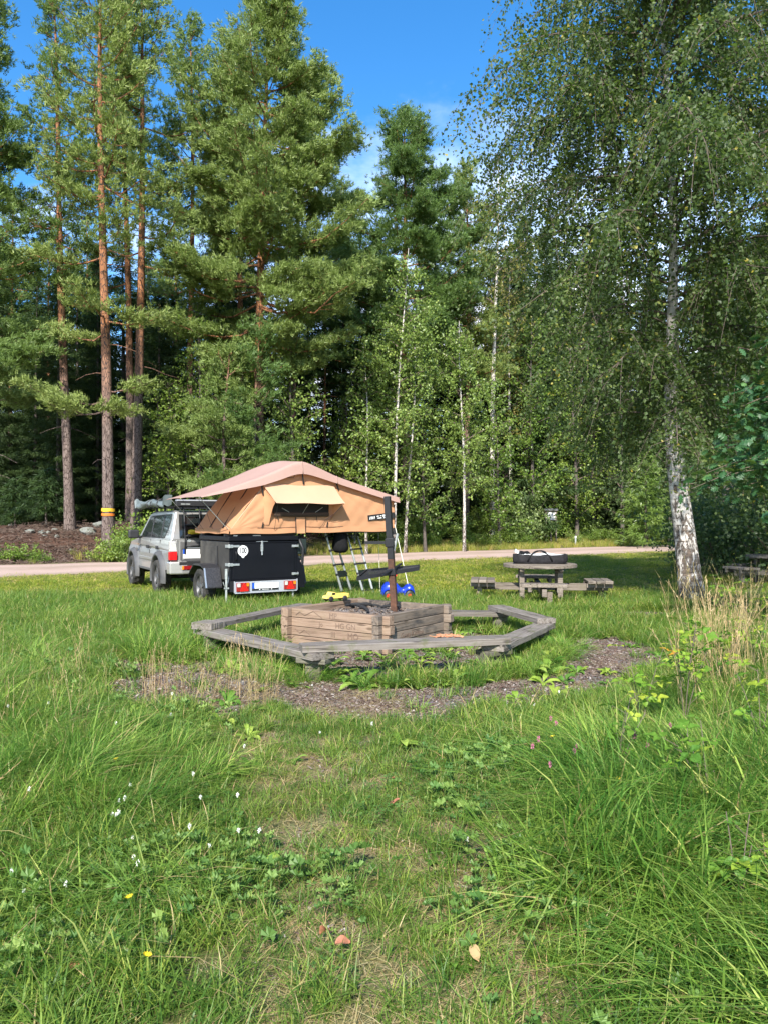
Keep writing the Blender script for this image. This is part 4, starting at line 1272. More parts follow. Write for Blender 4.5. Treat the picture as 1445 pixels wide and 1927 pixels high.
part('window_flap', M['mesh_brown'], win, lambda a: (a.grid([(.87 + 1.22 * u, -.078 - .02 * math.sin(w * 3), 1.735 - ZB + .085 * w + .012 * math.sin(u * 3.1) - .02 * math.sin(u * math.pi)) for u in np.linspace(0, 1, 16) for w in np.linspace(0, 1, 4)], 16, 4)), smooth=True)
part('rod', M['dull_steel'], win, lambda a: (a.tube([(1.50, -.09, 1.80 - ZB), (1.51, -.34, 2.0 - ZB)], .006, 6), a.tube([(1.05, -.08, 1.90 - ZB), (1.2, -.09, 1.82 - ZB)], .006, 6), a.tube([(1.95, -.08, 1.92 - ZB), (1.78, -.09, 1.82 - ZB)], .006, 6)))
for s in (.95, 1.80):
    part('strap', M['black_plastic'], win, lambda a: (a.bar((s, -.085, 1.78 - ZB), (s + .02, -.07, 1.66 - ZB), .012, .006, up=(0, 1, 0)),))
tpart('tongue', 'canvas', lambda a: a.grid([(1.37 + .20 * u, -.055 - .01 * math.sin(v * 5 + u * 2), 1.74 - .34 * v - ZB) for u in np.linspace(0, 1, 5) for v in np.linspace(0, 1, 8)], 5, 8), smooth=True)
tpart('tongue_edge', 'black_plastic', lambda a: (a.bar((1.36, -.06, 1.72 - ZB), (1.365, -.06, 1.41 - ZB), .018, .008, up=(0, 1, 0)), a.bar((1.578, -.06, 1.72 - ZB), (1.575, -.06, 1.42 - ZB), .007, .008, up=(0, 1, 0))))
for (p, q) in (((.84, -.34, 2.0), (.90, -.05, 1.47)), ((2.30, -.34, 1.99), (2.02, -.06, 1.66)), ((2.02, -.06, 1.66), (1.88, -.05, 1.5))):
    tpart('guy_cord', 'black_plastic', lambda a: a.tube([Vector(p) - Vector((0, 0, ZB)), (Vector(p) + Vector(q)) / 2 - Vector((0, 0, ZB - -.03)) , Vector(q) - Vector((0, 0, ZB))], .004, 5))
for s, z0, z1, dx in ((.60, 2.38, 2.14, .06), (1.48, 2.60, 2.38, .05), (2.25, 2.43, 2.28, .08)):
    tpart('fly_strap', 'black_plastic', lambda a: a.bar((s, -.105, z0 - ZB), (s + dx, -.06, z1 - ZB), .03, .008, up=(0, 1, 0)))
tpart('loop_cord', 'black_plastic', lambda a: a.tube([(1.12, -.08, 2.51 - ZB), (1.2, -.09, 2.50 - ZB), (1.3, -.09, 2.50 - ZB), (1.32, -.08, 2.56 - ZB)], .006, 5))
for s, z in ((.66, 1.62), (2.08, 1.63)):
    tpart('toggle', 'black_plastic', lambda a: a.bar((s, -.06, z - ZB), (s - .02, -.05, z - .11 - ZB), .02, .01, up=(0, 1, 0)))
mk = tpart('label_patch', 'black_plastic', lambda a: a.bar((3.04, -.052, 1.705 - ZB), (3.70, -.052, 1.775 - ZB), .006, .12, up=(0, 0, 1)))
rl = Matrix.Rotation(math.pi / 2, 4, 'X')
an_ = math.atan2(.07, .66)


def patch_shape(a):
    def q(u, w, du, dw, sl=0.0):
        c = np.array((3.04 + u, -.0565, 1.705 + u * math.tan(an_) + w - ZB))
        a.add([c, c + (du, 0, du * math.tan(an_)), c + (du + sl, 0, du * math.tan(an_) + dw), c + (sl, 0, dw)], Q=[(0, 1, 2, 3)])
    for i in range(4):
        q(.04 + i * .035, -.035, .018, .06, .012)
    for u, w, du, dw in ((.22, .005, .05, .02), (.30, .01, .04, .015), (.36, -.005, .09, .04), (.24, -.035, .10, .018), (.38, -.04, .05, .016), (.46, .0, .1, .02), (.47, -.04, .12, .018)):
        q(u, w, du, dw)


part('print', M['white'], mk, patch_shape)
# awning guy lines on the left, hidden end at the car
for p, q in (((-.60, -.1, 2.09), (-.30, .1, 1.50)), ((-.60, 1.0, 2.09), (-.12, 1.1, 1.47)), ((-.58, .2, 2.08), (.05, .0, 1.47))):
    tpart('guy_cord', 'black_plastic', lambda a: a.tube([Vector(p) - Vector((0, 0, ZB)), Vector(q) - Vector((0, 0, ZB))], .0035, 5))
tpart('awning_pole', 'dull_steel', lambda a: (a.tube([(-.60, .0, 2.09 - ZB), (.02, .05, 1.45 - ZB)], .007, 6), a.tube([(-.60, 1.7, 2.09 - ZB), (.02, 1.75, 1.45 - ZB)], .007, 6)))
tpart('hinge_strut', 'black_plastic', lambda a: (a.tube([(3.70, -.01, 1.50 - ZB), (3.735, -.01, 1.36 - ZB)], .045, 8), a.bar((3.73, -.01, 2.0 - ZB), (3.735, -.01, 1.5 - ZB), .02, .015)))
# white guy ropes from the right end to the grass
r0 = P(742, 985, 16.62)
r1 = G(775, 1131, 0.02)
rope_o = empty('guy_rope', (r1.x, r1.y, 0), 'white guy rope pegged beside the blue toy car', 'rope', 'tent guy ropes')
part('line', M['rope'], rope_o, lambda a: a.tube([r0 - Vector((r1.x, r1.y, 0)), r1 - Vector((r1.x, r1.y, 0)) - Vector((0, 0, .05))], .007, 6))
part('slider', M['rope'], rope_o, lambda a: a.tube([r1.lerp(r0, .03) - Vector((r1.x, r1.y, 0)), r1.lerp(r0, .06) - Vector((r1.x, r1.y, 0))], .016, 6))
r2, r3 = P(712, 1000, 17.3), G(715.5, 1122, 0.0)
rope2 = empty('guy_rope', (r3.x, r3.y, 0), 'thin pale guy rope hanging behind the grill grate', 'rope', 'tent guy ropes')
part('line', M['rope'], rope2, lambda a: a.tube([r2 - Vector(rope2.location), r3 - Vector(rope2.location) - Vector((0, 0, .05))], .004, 6))

# ladders
def ladder(name, label, tl, tr, bl, br):
    tl, tr, bl, br = (Vector(v) for v in (tl, tr, bl, br))
    org = Vector(((bl.x + br.x) / 2, (bl.y + br.y) / 2, 0))
    t = empty(name, org, label, 'ladder', 'telescopic tent ladders')
    bl2, br2 = bl - (tl - bl).normalized() * .04, br - (tr - br).normalized() * .04
    for a_, b_ in ((tl, bl2), (tr, br2)):
        part('rail', M['dull_steel'], t, lambda a: a.tube([a_ - org, a_.lerp(b_, .33) - org, a_.lerp(b_, .331) - org, a_.lerp(b_, .70) - org, a_.lerp(b_, .701) - org, b_ - org], [.021, .021, .0235, .0235, .026, .026], 10))
    for f in (.04, .245, .46, .60, .86):
        part('rung', M['black_plastic'], t, lambda a: a.bar(tl.lerp(bl2, f) - org, tr.lerp(br2, f) - org, .045, .032), bevel=.004)
        for a_, b_ in ((tl, bl2), (tr, br2)):
            part('joint', M['black_plastic'], t, lambda a: a.tube([a_.lerp(b_, f - .012) - org, a_.lerp(b_, f + .016) - org], .033, 10))
    part('step_stack', M['dark_green'], t, lambda a: [a.bar(tl.lerp(bl2, f) - org, tr.lerp(br2, f) - org, .05, .036) for f in (.57, .592, .614, .636)])
    part('dangling_strap', M['black_plastic'], t, lambda a: a.tube([tl.lerp(bl2, .63) - org + Vector((.04, -.02, 0)), tl.lerp(bl2, .72) - org + Vector((.07, -.03, 0)), tl.lerp(bl2, .8) - org + Vector((.03, -.03, 0))], .008, 5))
    return t


ladder('ladder', 'telescopic ladder with the black shoe bag hanging from its top', P(613, 1004, 15.95), P(628.5, 1004, 16.35), G(648, 1127, .0), G(665, 1124, .0))
ladder('ladder', 'telescopic ladder standing between the other ladder and the grill post', P(653, 1003, 16.4), P(671.5, 1002, 16.85), G(687, 1126, .0), G(705, 1124, .0))
bagc = P(641, 1003, 16.2)
sb_ = empty('shoe_bag', bagc - Vector((0, 0, .42)), 'black cloth shoe bag hanging under the tent floor beside the ladder', 'bag')
part('sack', M['black_cloth'], sb_, lambda a: a.lathe([(.001, 0), (.10, .01), (.155, .06), (.17, .14), (.16, .26), (.14, .36), (.135, .42), (.001, .42)], (0, 0, 0), 'z', 20, lambda i, j: .012 * np.sin(i * 1.7 + j)), smooth=True)
part('cord', M['black_plastic'], sb_, lambda a: a.tube([(0, 0, .41), (0, 0, .44)], .02))
part('buckle', M['black_plastic'], sb_, lambda a: (a.bar((.30, .1, .42), (.30, .1, .20), .035, .02, up=(0, 1, 0)), a.tube([(.24, .05, .38), (.25, .05, .30)], .03)))

# ================================================================== the car
CY_ = math.atan2(0.49, 0.87)
C0 = Vector((-4.32, 17.76, 0))
car = empty('off_road_car', C0, 'pale champagne off-road car with grey wheel arch flares in front of the black trailer', 'car', rz=CY_)


def cpart(name, mat, build, parent=None, **kw):
    return part(name, M[mat], parent or car, build, **kw)


def arch(cy, r, n, z0):
    a0 = math.asin((z0 - .40) / r)
    return [(cy + r * math.cos(t), .40 + r * math.sin(t)) for t in np.linspace(a0, math.pi - a0, n)]


WB = 2.675
lower = [(-.90, .62), (-.50, .56)] + arch(0, .49, 12, .56)[::-1] + [(.55, .54), (2.10, .54)] + arch(WB, .49, 12, .56)[::-1] + [(3.25, .58), (3.55, .64), (3.58, .92), (3.50, 1.04), (3.2, 1.12), (2.42, 1.215), (2.30, 1.225), (-.88, 1.235), (-.93, 1.0)]


def body_b(a):
    from mathutils.geometry import tessellate_polygon
    n = len(lower)
    tri = tessellate_polygon([[Vector((p[0], p[1], 0)) for p in lower]])
    lay = []
    for x, ins in ((-.845, 0), (-.30, 0), (.30, 0), (.845, 0)):
        for p in lower:
            k = 1 - (.035 if p[1] > 1.0 else 0) - (.05 if p[0] > 3.2 else 0) - (.02 if p[0] < -.85 else 0)
            lay.append((x * k, p[0], p[1] + (.018 if abs(x) < .5 and p[1] > 1.0 and p[0] > 2.3 else 0)))
    Q = []
    for l in range(3):
        Q += [(l * n + i, l * n + (i + 1) % n, (l + 1) * n + (i + 1) % n, (l + 1) * n + i) for i in range(n)]
    T = [tuple(t) for t in tri] + [tuple(3 * n + i for i in reversed(t)) for t in tri]
    a.add(lay, T, Q)


body = cpart('body', 'car_paint', body_b, fixn=True, bevel=.025)
GH = [(-.90, 1.22), (2.36, 1.22), (1.52, 1.83), (1.25, 1.865), (-.55, 1.885), (-.79, 1.85)]


def sx_(z):
    return .808 - .125 * max(0, (z - 1.22)) / .63


def green_b(a):
    n = len(GH)
    V = []
    for sgn in (-1, 1):
        for y, z in GH:
            V.append((sgn * sx_(z), y, z))
    T = [(0, 1, 2), (0, 2, 5), (2, 3, 5), (3, 4, 5)]
    T = T + [tuple(n + i for i in reversed(t)) for t in T]
    Q = [(i, (i + 1) % n, n + (i + 1) % n, n + i) for i in range(n)]
    a.add(V, T, Q)


cpart('cabin', 'car_paint', green_b, fixn=True, bevel=.035)


def side_panel(a, pts, off, sgs, th=.006):
    """a flat panel on the sloping cabin side"""
    for sgn in sgs:
        V = [(sgn * (sx_(z) + off), y, z) for y, z in pts] + [(sgn * (sx_(z) + off - th), y, z) for y, z in pts]
        n = len(pts)
        T = [(0, i, i + 1) for i in range(1, n - 1)]
        a.add(V, T + [tuple(n + i for i in reversed(t)) for t in T], [(i, (i + 1) % n, n + (i + 1) % n, n + i) for i in range(n)])


for nm, pts in (('front_window', [(1.02, 1.265), (2.02, 1.265), (1.42, 1.745), (1.02, 1.765)]), ('rear_window', [(.06, 1.265), (.95, 1.265), (.95, 1.768), (.06, 1.782)]), ('quarter_window', [(-.30, 1.275), (-.01, 1.265), (-.01, 1.783), (-.58, 1.79), (-.60, 1.70), (-.52, 1.48)])):
    for sgn in (-1, 1):
        w = cpart('side_window', 'glass', lambda a: side_panel(a, pts, .004, (sgn,)), fixn=True)

        def rim_b(a):
            for (y0, z0), (y1, z1) in zip(pts, pts[1:] + pts[:1]):
                a.bar((sgn * (sx_(z0) + .004), y0, z0), (sgn * (sx_(z1) + .004), y1, z1), .022, .010, up=(1, 0, 0))
        part('window_seal', M['black_plastic'], w, rim_b)
cpart('windscreen', 'glass', lambda a: a.bar((0, 2.27, 1.30), (0, 1.585, 1.795), 1.30, .012, up=(0, .6, .75)))
for sg in (-1, 1):
    for i, z in enumerate((1.34, 1.385, 1.43)):
        cpart('air_vent', 'black_plastic', lambda a: a.bar((sg * (sx_(z) + .003), -.62 - i * .008, z), (sg * (sx_(z) + .003), -.46, z + .004), .012, .008, up=(sg, 0, 0)))
    for y in (.03, .98, 2.06):
        cpart('door_seam', 'black_plastic', lambda a: (a.lohi((sg * .8395 - .006, y - .004, .60), (sg * .8395 + .006, y + .004, .98)), a.lohi((sg * .813 - .006, y - .004, .982), (sg * .813 + .006, y + .004, 1.22))))
    for y in (.16, 1.12):
        cpart('door_handle', 'black_plastic', lambda a: a.lohi((sg * .835 - .03, y, 1.00), (sg * .835 + .03, y + .14, 1.075)), bevel=.012)
    cpart('side_moulding', 'car_paint', lambda a: a.lohi((sg * .845 - .018, .52, .73), (sg * .845 + .018, 2.14, .80)), bevel=.01)
    cpart('side_step', 'grey_plastic', lambda a: a.lohi((sg * .83 - .03, .56, .49), (sg * .83 + .03, 2.10, .545)), bevel=.01)
    mir = cpart('door_mirror', 'black_plastic', lambda a: (a.lohi((sg * 1.0 - .125, 1.94, 1.22), (sg * 1.0 + .125, 2.06, 1.43)), a.bar((sg * .80, 2.0, 1.24), (sg * .92, 2.0, 1.27), .07, .07)), bevel=.035)
    cpart('side_repeater', 'amber_lens', lambda a: a.lohi((sg * .80 - .012, 2.35, 1.065), (sg * .80 + .026, 2.43, 1.095)))
for cy in (0, WB):
    for sg in (-1, 1):
        def flare(a):
            V = []
            ts = np.linspace(-.28, math.pi + .22, 22)
            for t in ts:
                c, s = math.cos(t), math.sin(t)
                for r_, xo in ((.475, .78), (.475, .925), (.51, .935), (.565, .905), (.60, .842)):
                    V.append((sg * xo, cy + r_ * c, .40 + r_ * s * .98))
            a.grid(V, 22, 5)
        cpart('wheel_arch_flare', 'grey_plastic', flare, smooth=True)
        cpart('wheel_well', 'black_plastic', lambda a: a.lohi((sg * .50 - .10, cy - .45, .50), (sg * .50 + .10, cy + .45, .95)))
for s in (-1, 1):
    for y in (0, WB):
        wheel(car, (s * .79, y, .385), .39, .27, s, 6)
cpart('underbody', 'black_steel', lambda a: (a.lohi((-.55, -.75, .42), (.55, 3.2, .60)), a.tube([(-.7, 0, .40), (.7, 0, .40)], .06), a.tube([(-.7, WB, .40), (.7, WB, .40)], .06), a.tube([(-.35, .5, .42), (-.35, -.8, .45)], .05)))
# rear
tg = cpart('tailgate', 'car_paint', lambda a: a.prism([(-.66, .66), (.66, .66), (.70, 1.23), (-.70, 1.23)], 'y', -.958, -.935), fixn=True, bevel=.006)
part('plate_panel', M['grey_plastic'], tg, lambda a: (a.lohi((-.60, -.975, 1.04), (.10, -.96, 1.19)), a.lohi((-.62, -.972, .80), (-.58, -.96, 1.20)), a.lohi((-.60, -.972, .78), (.10, -.96, .815))), bevel=.006)
part('badge_strip', M['silver_board'], tg, lambda a: (a.lohi((-.47, -.979, 1.055), (-.10, -.976, 1.085)),))
part('emblem', M['print_grey'], tg, lambda a: [a.tube([(-.42 + dx + rx * math.cos(t), -.962, 1.215 + rz * math.sin(t)) for t in np.linspace(0, 6.28, 18)], .006, 5, cap=False) for dx, rx, rz in ((0, .035, .022), (0, .012, .02), (0, .03, .01))])
pl = cpart('number_plate', 'white', lambda a: a.lohi((-.555, -.985, .835), (-.04, -.973, 1.03)), bevel=.003)
part('euro_band', M['plate_blue'], pl, lambda a: a.lohi((-.565, -.987, .93), (-.50, -.9735, 1.03)))
part('seal_mark', M['print_black'], pl, lambda a: (a.lathe([(.001, -.002), (.022, -.002), (.022, 0), (.001, 0)], (-.10, -.986, 1.0), 'y', 12), a.lathe([(.001, -.002), (.022, -.002), (.022, 0), (.001, 0)], (-.10, -.986, .94), 'y', 12)))
rw_ = cpart('rear_window', 'glass', lambda a: a.bar((0, -.905, 1.28), (0, -.822, 1.79), 1.24, .02, up=(0, -1, .15)))
part('wiper', M['black_plastic'], rw_, lambda a: (a.tube([(.1, -.93, 1.26), (.35, -.905, 1.42)], .009), a.tube([(.2, -.915, 1.36), (.48, -.90, 1.47)], .008)))
for s in (-1, 1):
    tl_ = cpart('tail_light', 'red_lens', lambda a: a.lohi((s * .765 - .085, -.955, .80), (s * .765 + .085, -.84, .98)), bevel=.012)
    part('clear_lens', M['clear_lens'], tl_, lambda a: a.prism([(s * .765 - .082, .985), (s * .765 + .082, .985), (s * .765 + (.075 if s > 0 else .05), 1.20), (s * .765 + (-.05 if s > 0 else -.075), 1.20)], 'y', -.95, -.845), fixn=True, bevel=.008)
    part('light_frame', M['black_plastic'], tl_, lambda a: (a.lohi((s * .765 - .092, -.948, .775), (s * .765 + .092, -.85, .797)), a.lohi((s * .67 - .006, -.962, .80), (s * .67 + .006, -.936, 1.23))))
bmp = cpart('rear_bumper', 'car_paint', lambda a: (a.prism([(-.88, -.80), (-.86, -1.02), (-.60, -1.07), (.60, -1.07), (.86, -1.02), (.88, -.80)], 'z', .50, .77)), fixn=True, bevel=.03)
part('bumper_step', M['black_plastic'], bmp, lambda a: (a.lohi((-.50, -1.075, .58), (.50, -.98, .78)), a.lohi((-.665, -1.078, .70), (-.50, -1.0, .765))), bevel=.008)
for s in (-1, 1):
    bl_ = part('bumper_light', M['dark_red_lens'], bmp, lambda a: a.lohi((s * .47 - .10, -1.092, .60), (s * .47 + .13 if s > 0 else s * .47 + .16, -1.076, .68)), bevel=.004)
    part('amber_half', M['amber_lens'], bmp, lambda a: a.lohi((s * .47 - .14 if s < 0 else s * .47 + .131, -1.093, .60), (s * .47 - .101 if s < 0 else s * .47 + .20, -1.076, .68)), bevel=.003)
# ladder on the tailgate
lad = cpart('tailgate_ladder', 'black_steel', lambda a: ([a.tube([(x, -.985, .93), (x, -1.0, 1.22), (x, -.93, 1.66), (x, -.87, 1.90), (x, -.70, 1.96)], .016, 8) for x in (-.52, -.18)] + [a.tube([(-.52, y, z), (-.18, y, z)], .014, 8) for y, z in ((-.995, 1.10), (-.985, 1.32), (-.945, 1.56), (-.90, 1.78))]), smooth=True)
# roof rack, awning roll
rack = cpart('roof_rack', 'black_steel', lambda a: ([a.tube([(x, -.75, 1.965), (x, 1.5, 1.965)], .018, 8) for x in (-.66, .66)] + [a.lohi((-.66, y - .025, 1.945), (.66, y + .025, 1.975)) for y in np.linspace(-.7, 1.45, 9)] + [a.lohi((x - .02, y - .03, 1.85), (x + .02, y + .03, 1.96)) for x in (-.62, .62) for y in (-.5, .4, 1.2)]))
awb = cpart('awning_case', 'black_plastic', lambda a: a.lohi((-.70, -.93, 1.965), (.85, -.77, 2.075)), bevel=.012)
part('case_rail', M['silver_board'], awb, lambda a: a.lohi((-.68, -.945, 2.078), (.85, -.76, 2.108)), bevel=.008)
part('case_clip', M['dull_steel'], awb, lambda a: a.lohi((-.60, -.938, 2.0), (-.40, -.931, 2.025)))


def roll(a):
    V = []
    n = 26
    for i, y in enumerate(np.linspace(-.72, 2.05, n)):
        e = 1.0
        cz = 2.03 + .03 * math.sin(y * 2.2)
        for k in range(12):
            t = 2 * math.pi * k / 12
            r_ = (.078 + .014 * math.sin(3 * t + y * 5) + .01 * math.sin(y * 11 + k)) * (1 if 0 < i < n - 1 else .8)
            V.append((-.86 + r_ * 1.15 * math.cos(t), y, cz + r_ * math.sin(t)))
    a.grid(np.array(V).reshape(n, 12, 3)[:, list(range(12)) + [0]].reshape(-1, 3), n, 13)


ar = empty('awning_roll', C0, 'grey green tarpaulin awning roll strapped along the car roof edge', 'awning', rz=CY_)
part('roll', M['tarp'], ar, roll, smooth=True)
part('flap_end', M['tarp'], ar, lambda a: (a.grid([(-.95 + .2 * u, -.72 - .05 * v, 1.98 + .26 * v * (1 - .5 * abs(u - .6)) + .02 * math.sin(u * 8)) for u in np.linspace(0, 1, 8) for v in np.linspace(0, 1, 6)], 8, 6), a.grid([(-.97 + .2 * u, 2.0 + .06 * v, 1.95 + .25 * v * (1 - .6 * abs(u - .4)) + .02 * math.sin(u * 8)) for u in np.linspace(0, 1, 8) for v in np.linspace(0, 1, 6)], 8, 6)), smooth=True)
part('strap', M['black_plastic'], ar, lambda a: [a.tube([(-.86 + .108 * math.cos(t), y + .01 * math.sin(3 * t), 2.03 + .10 * math.sin(t)) for t in np.linspace(0, 6.28, 16)], .012, 6, cap=False) for y in (-.3, .35, .7)])
# yellow bag between ladder and glass
yb = empty('yellow_bag', C0, 'small yellow bag tucked behind the tailgate ladder against the rear window', 'bag', rz=CY_)
part('bundle', M['yellow_bag'], yb, lambda a: a.lathe([(.001, -.15), (.045, -.14), (.06, -.08), (.055, 0), (.062, .07), (.05, .14), (.001, .15)], (-.30, -.955, 1.40), 'x', 14, lambda i, j: .006 * np.sin(i * 2.1 + j)), smooth=True)
part('dark_base', M['black_cloth'], yb, lambda a: a.lathe([(.001, -.18), (.04, -.17), (.045, 0), (.04, .17), (.001, .18)], (-.30, -.965, 1.33), 'x', 12), smooth=True)
# ================================================================== trees
def unit(v):
    return v / (np.linalg.norm(v, axis=-1, keepdims=True) + 1e-9)


def add_needles(a, c, d, rng, per, length, width, spread, tint, upbias=0.15):
    """a brush of narrow needle blades round every point c (N,3) along d (N,3)"""
    N = len(c)
    r = rng.normal(0, 1, (N, per, 3))
    dirs = unit(unit(d)[:, None, :] + spread * unit(r) + np.array([0, 0, upbias]))
    L = length * rng.uniform(0.65, 1.15, (N, per, 1))
    side = unit(np.cross(dirs, rng.normal(0, 1, (N, per, 3))))
    base = c[:, None, :] + rng.normal(0, length * .22, (N, per, 3))
    w = width * rng.uniform(.7, 1.3, (N, per, 1))
    v0, v1, v2 = base - side * w * .5, base + side * w * .5, base + dirs * L
    V = np.stack([v0, v1, v2], 2).reshape(-1, 3)
    T = np.arange(len(V)).reshape(-1, 3)
    t = np.clip(tint[:, None] + rng.normal(0, .12, (N, per)), 0, 1)
    a.add(V, T=T, tint=np.repeat(t.ravel(), 3))


def add_leaves(a, c, rng, size, tint, droop=0.3, aspect=.72, out=None):
    """one folded rhombus leaf at every point"""
    N = len(c)
    d = rng.normal(0, 1, (N, 3))
    d[:, 2] -= droop * 1.6
    if out is not None:
        d += out * .6
    d = unit(d)
    s = unit(np.cross(d, rng.normal(0, 1, (N, 3))))
    n = np.cross(d, s)
    L = (size * rng.uniform(.65, 1.25, N))[:, None]
    W = L * aspect * .5
    v0 = c
    v1 = c + d * L * .42 + s * W + n * L * .07
    v2 = c + d * L
    v3 = c + d * L * .42 - s * W + n * L * .07
    V = np.stack([v0, v1, v2, v3], 1).reshape(-1, 3)
    Q = np.arange(len(V)).reshape(-1, 4)
    a.add(V, T=np.vstack([Q[:, [0, 1, 2]], Q[:, [0, 2, 3]]]), tint=np.repeat(np.clip(tint, 0, 1), 4))


def trunk_path(rng, H, lean=(0, 0), wob=.12, n=14):
    z = np.linspace(0, 1, n)
    p = np.stack([lean[0] * z + wob * np.sin(z * 5 + rng.uniform(0, 6)) * z, lean[1] * z + wob * np.sin(z * 4 + rng.uniform(0, 6)) * z, z * H], 1)
    p[0, :2] = 0
    return p


def at_h(p, z):
    return np.array([np.interp(z, p[:, 2], p[:, 0]), np.interp(z, p[:, 2], p[:, 1]), z])


def place_tree(name, label, cat, group, pos, meshes, rz=0.0, scale=1.0):
    """meshes: (part name, mesh) list"""
    e = empty(name, pos, label, cat, group, rz)
    e.scale = (scale,) * 3
    for n_, me in meshes:
        o_ = link(n_, me, None, e)
        if n_ == 'limbs':
            o_['kind'] = 'stuff'
    return e


def pine_meshes(seed, H, h0, R, rb, nbr=58, dens=1.0, low=(), lean=(0, 0), tuft=.19, shape=.55, dead=8, up=.35):
    rng = np.random.default_rng(seed)
    tp = trunk_path(rng, H, lean, .16)
    ta = Acc()
    zz = tp[:, 2] / H
    ta.tube(np.vstack([[tp[0] + np.array([0, 0, -.5])], tp]), np.concatenate([[rb * 1.25], rb * (1 - zz) ** .75 * (1 - .1 * zz) + .02 + rb * .25 * np.exp(-zz * 60)]), 11)
    la, ca = Acc(), Acc()
    C, D, Tn = [], [], []
    br = []
    for i in range(nbr):
        u = (i + rng.uniform(0, 1)) / nbr
        u = u ** .9
        z = h0 + (H - h0) * u
        L = R * (1 - u) ** shape * (.5 + .5 * min(1, u / .12 + .25)) * rng.uniform(.55, 1.1)
        el = math.radians(-8 + 62 * u ** 1.3) + rng.normal(0, .12)
        br.append((z, rng.uniform(0, 2 * math.pi), max(L, .5), el, up, 1.0))
    for z, az, L in low:
        br.append((z, az, L, rng.uniform(-.05, .18), .12, 1.5))
    for z, az, L, el, upc, dn in br:
        b0 = at_h(tp, z)
        dh = np.array([math.cos(az), math.sin(az), 0])
        sd_ = np.array([-dh[1], dh[0], 0])
        ts = np.linspace(0, 1, 6)
        bend = rng.normal(0, .14)
        path = b0 + np.outer(ts * L * math.cos(el), dh) + np.outer(bend * L * ts ** 2, sd_)
        path[:, 2] += L * (math.sin(el) * ts + (upc * .35 * ts ** 2)) - L * .10 * np.sin(ts * math.pi) + rng.normal(0, .02, 6) * L
        la.tube(path, np.linspace(.018 + .009 * L, .009, 6), 5, cap=False)
        k = max(3, int(L * 4.0 * dn))
        for j in range(k):
            t = .26 + .74 * (j + rng.uniform(0, 1)) / k
            pb = np.array([np.interp(t, ts, path[:, m]) for m in range(3)])
            off = L * .34 * (1.15 - t) + .25
            w = rng.uniform(-1, 1) * off
            tip = pb + sd_ * w + dh * abs(w) * .45 + np.array([0, 0, rng.uniform(.02, .20) * (1 + abs(w))])
            if rng.uniform() < .6:
                la.tube([pb, (pb + tip) / 2 + np.array([0, 0, -.03]), tip], [.012, .009, .006], 4, cap=False)
            m = int(rng.integers(8, 15) * dens * dn ** .5)
            cc = tip + rng.normal(0, 1, (m, 3)) * np.array([.24, .24, .11])
            C.append(cc)
            D.append(unit(dh * .8 + sd_ * w * .6 + np.array([0, 0, .55]))[None] + rng.normal(0, .35, (m, 3)))
            Tn.append(np.full(m, np.clip(rng.normal(.5, .17), .1, .95)))
    for i in range(dead):
        z = rng.uniform(h0 * .25, h0 * 1.05)
        az = rng.uniform(0, 6.28)
        L = rng.uniform(.5, 2.2)
        b0 = at_h(tp, z)
        dh = np.array([math.cos(az), math.sin(az), 0])
        ts = np.linspace(0, 1, 4)
        path = b0 + np.outer(ts * L, dh)
        path[:, 2] += L * (-.12 * ts - .15 * ts ** 2) + rng.normal(0, .04, 4)
        la.tube(path, np.linspace(.022, .006, 4), 4, cap=False)
    C, D, Tn = np.concatenate(C), np.concatenate(D), np.concatenate(Tn)
    add_needles(ca, C, D, rng, 11, tuft, .044, .95, Tn)
    return [('trunk', ta.mesh('pine_trunk', M['pine_bark'], True)), ('limbs', la.mesh('pine_limbs', M['pine_bark'])), ('crown', ca.mesh('pine_crown', M['pine']))]


def spruce_meshes(seed, H, R, rb=.16, dens=1.0, mat='spruce'):
    rng = np.random.default_rng(seed)
    tp = trunk_path(rng, H, (0, 0), .05)
    ta, ca = Acc(), Acc()
    ta.tube(np.vstack([[tp[0] + np.array([0, 0, -.6])], tp]), np.concatenate([[rb * 1.2], rb * (1 - tp[:, 2] / H) + .015]), 8)
    C, D, Tn = [], [], []
    nb = int(H * 8 * dens)
    for i in range(nb):
        u = (i + rng.uniform()) / nb
        z = .6 + (H - .6) * u
        L = (R * (1 - u) ** .85 + .18) * rng.uniform(.7, 1.1)
        az = i * 2.4 + rng.normal(0, .3)
        dh = np.array([math.cos(az), math.sin(az), 0])
        sd_ = np.array([-dh[1], dh[0], 0])
        b0 = at_h(tp, z)
        k = max(3, int(L * 7))
        t = np.linspace(.15, 1, k)
        p = b0 + np.outer(t * L, dh)
        p[:, 2] += L * (-.25 * t + .22 * t ** 2 + .35 * (u - .35))
        for w in (-1, 0, 1):
            q = p + np.outer(w * .26 * L * (1.05 - t), sd_) + rng.normal(0, .05, p.shape)
            C.append(q)
            D.append(np.tile(dh + sd_ * w * .7 + np.array([0, 0, -.35]), (k, 1)))
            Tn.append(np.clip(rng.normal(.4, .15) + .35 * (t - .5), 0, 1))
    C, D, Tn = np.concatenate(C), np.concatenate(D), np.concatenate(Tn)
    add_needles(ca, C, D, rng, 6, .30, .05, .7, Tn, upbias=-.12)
    return [('trunk', ta.mesh('spruce_trunk', M['spruce_bark'], True)), ('crown', ca.mesh('spruce_crown', M[mat]))]


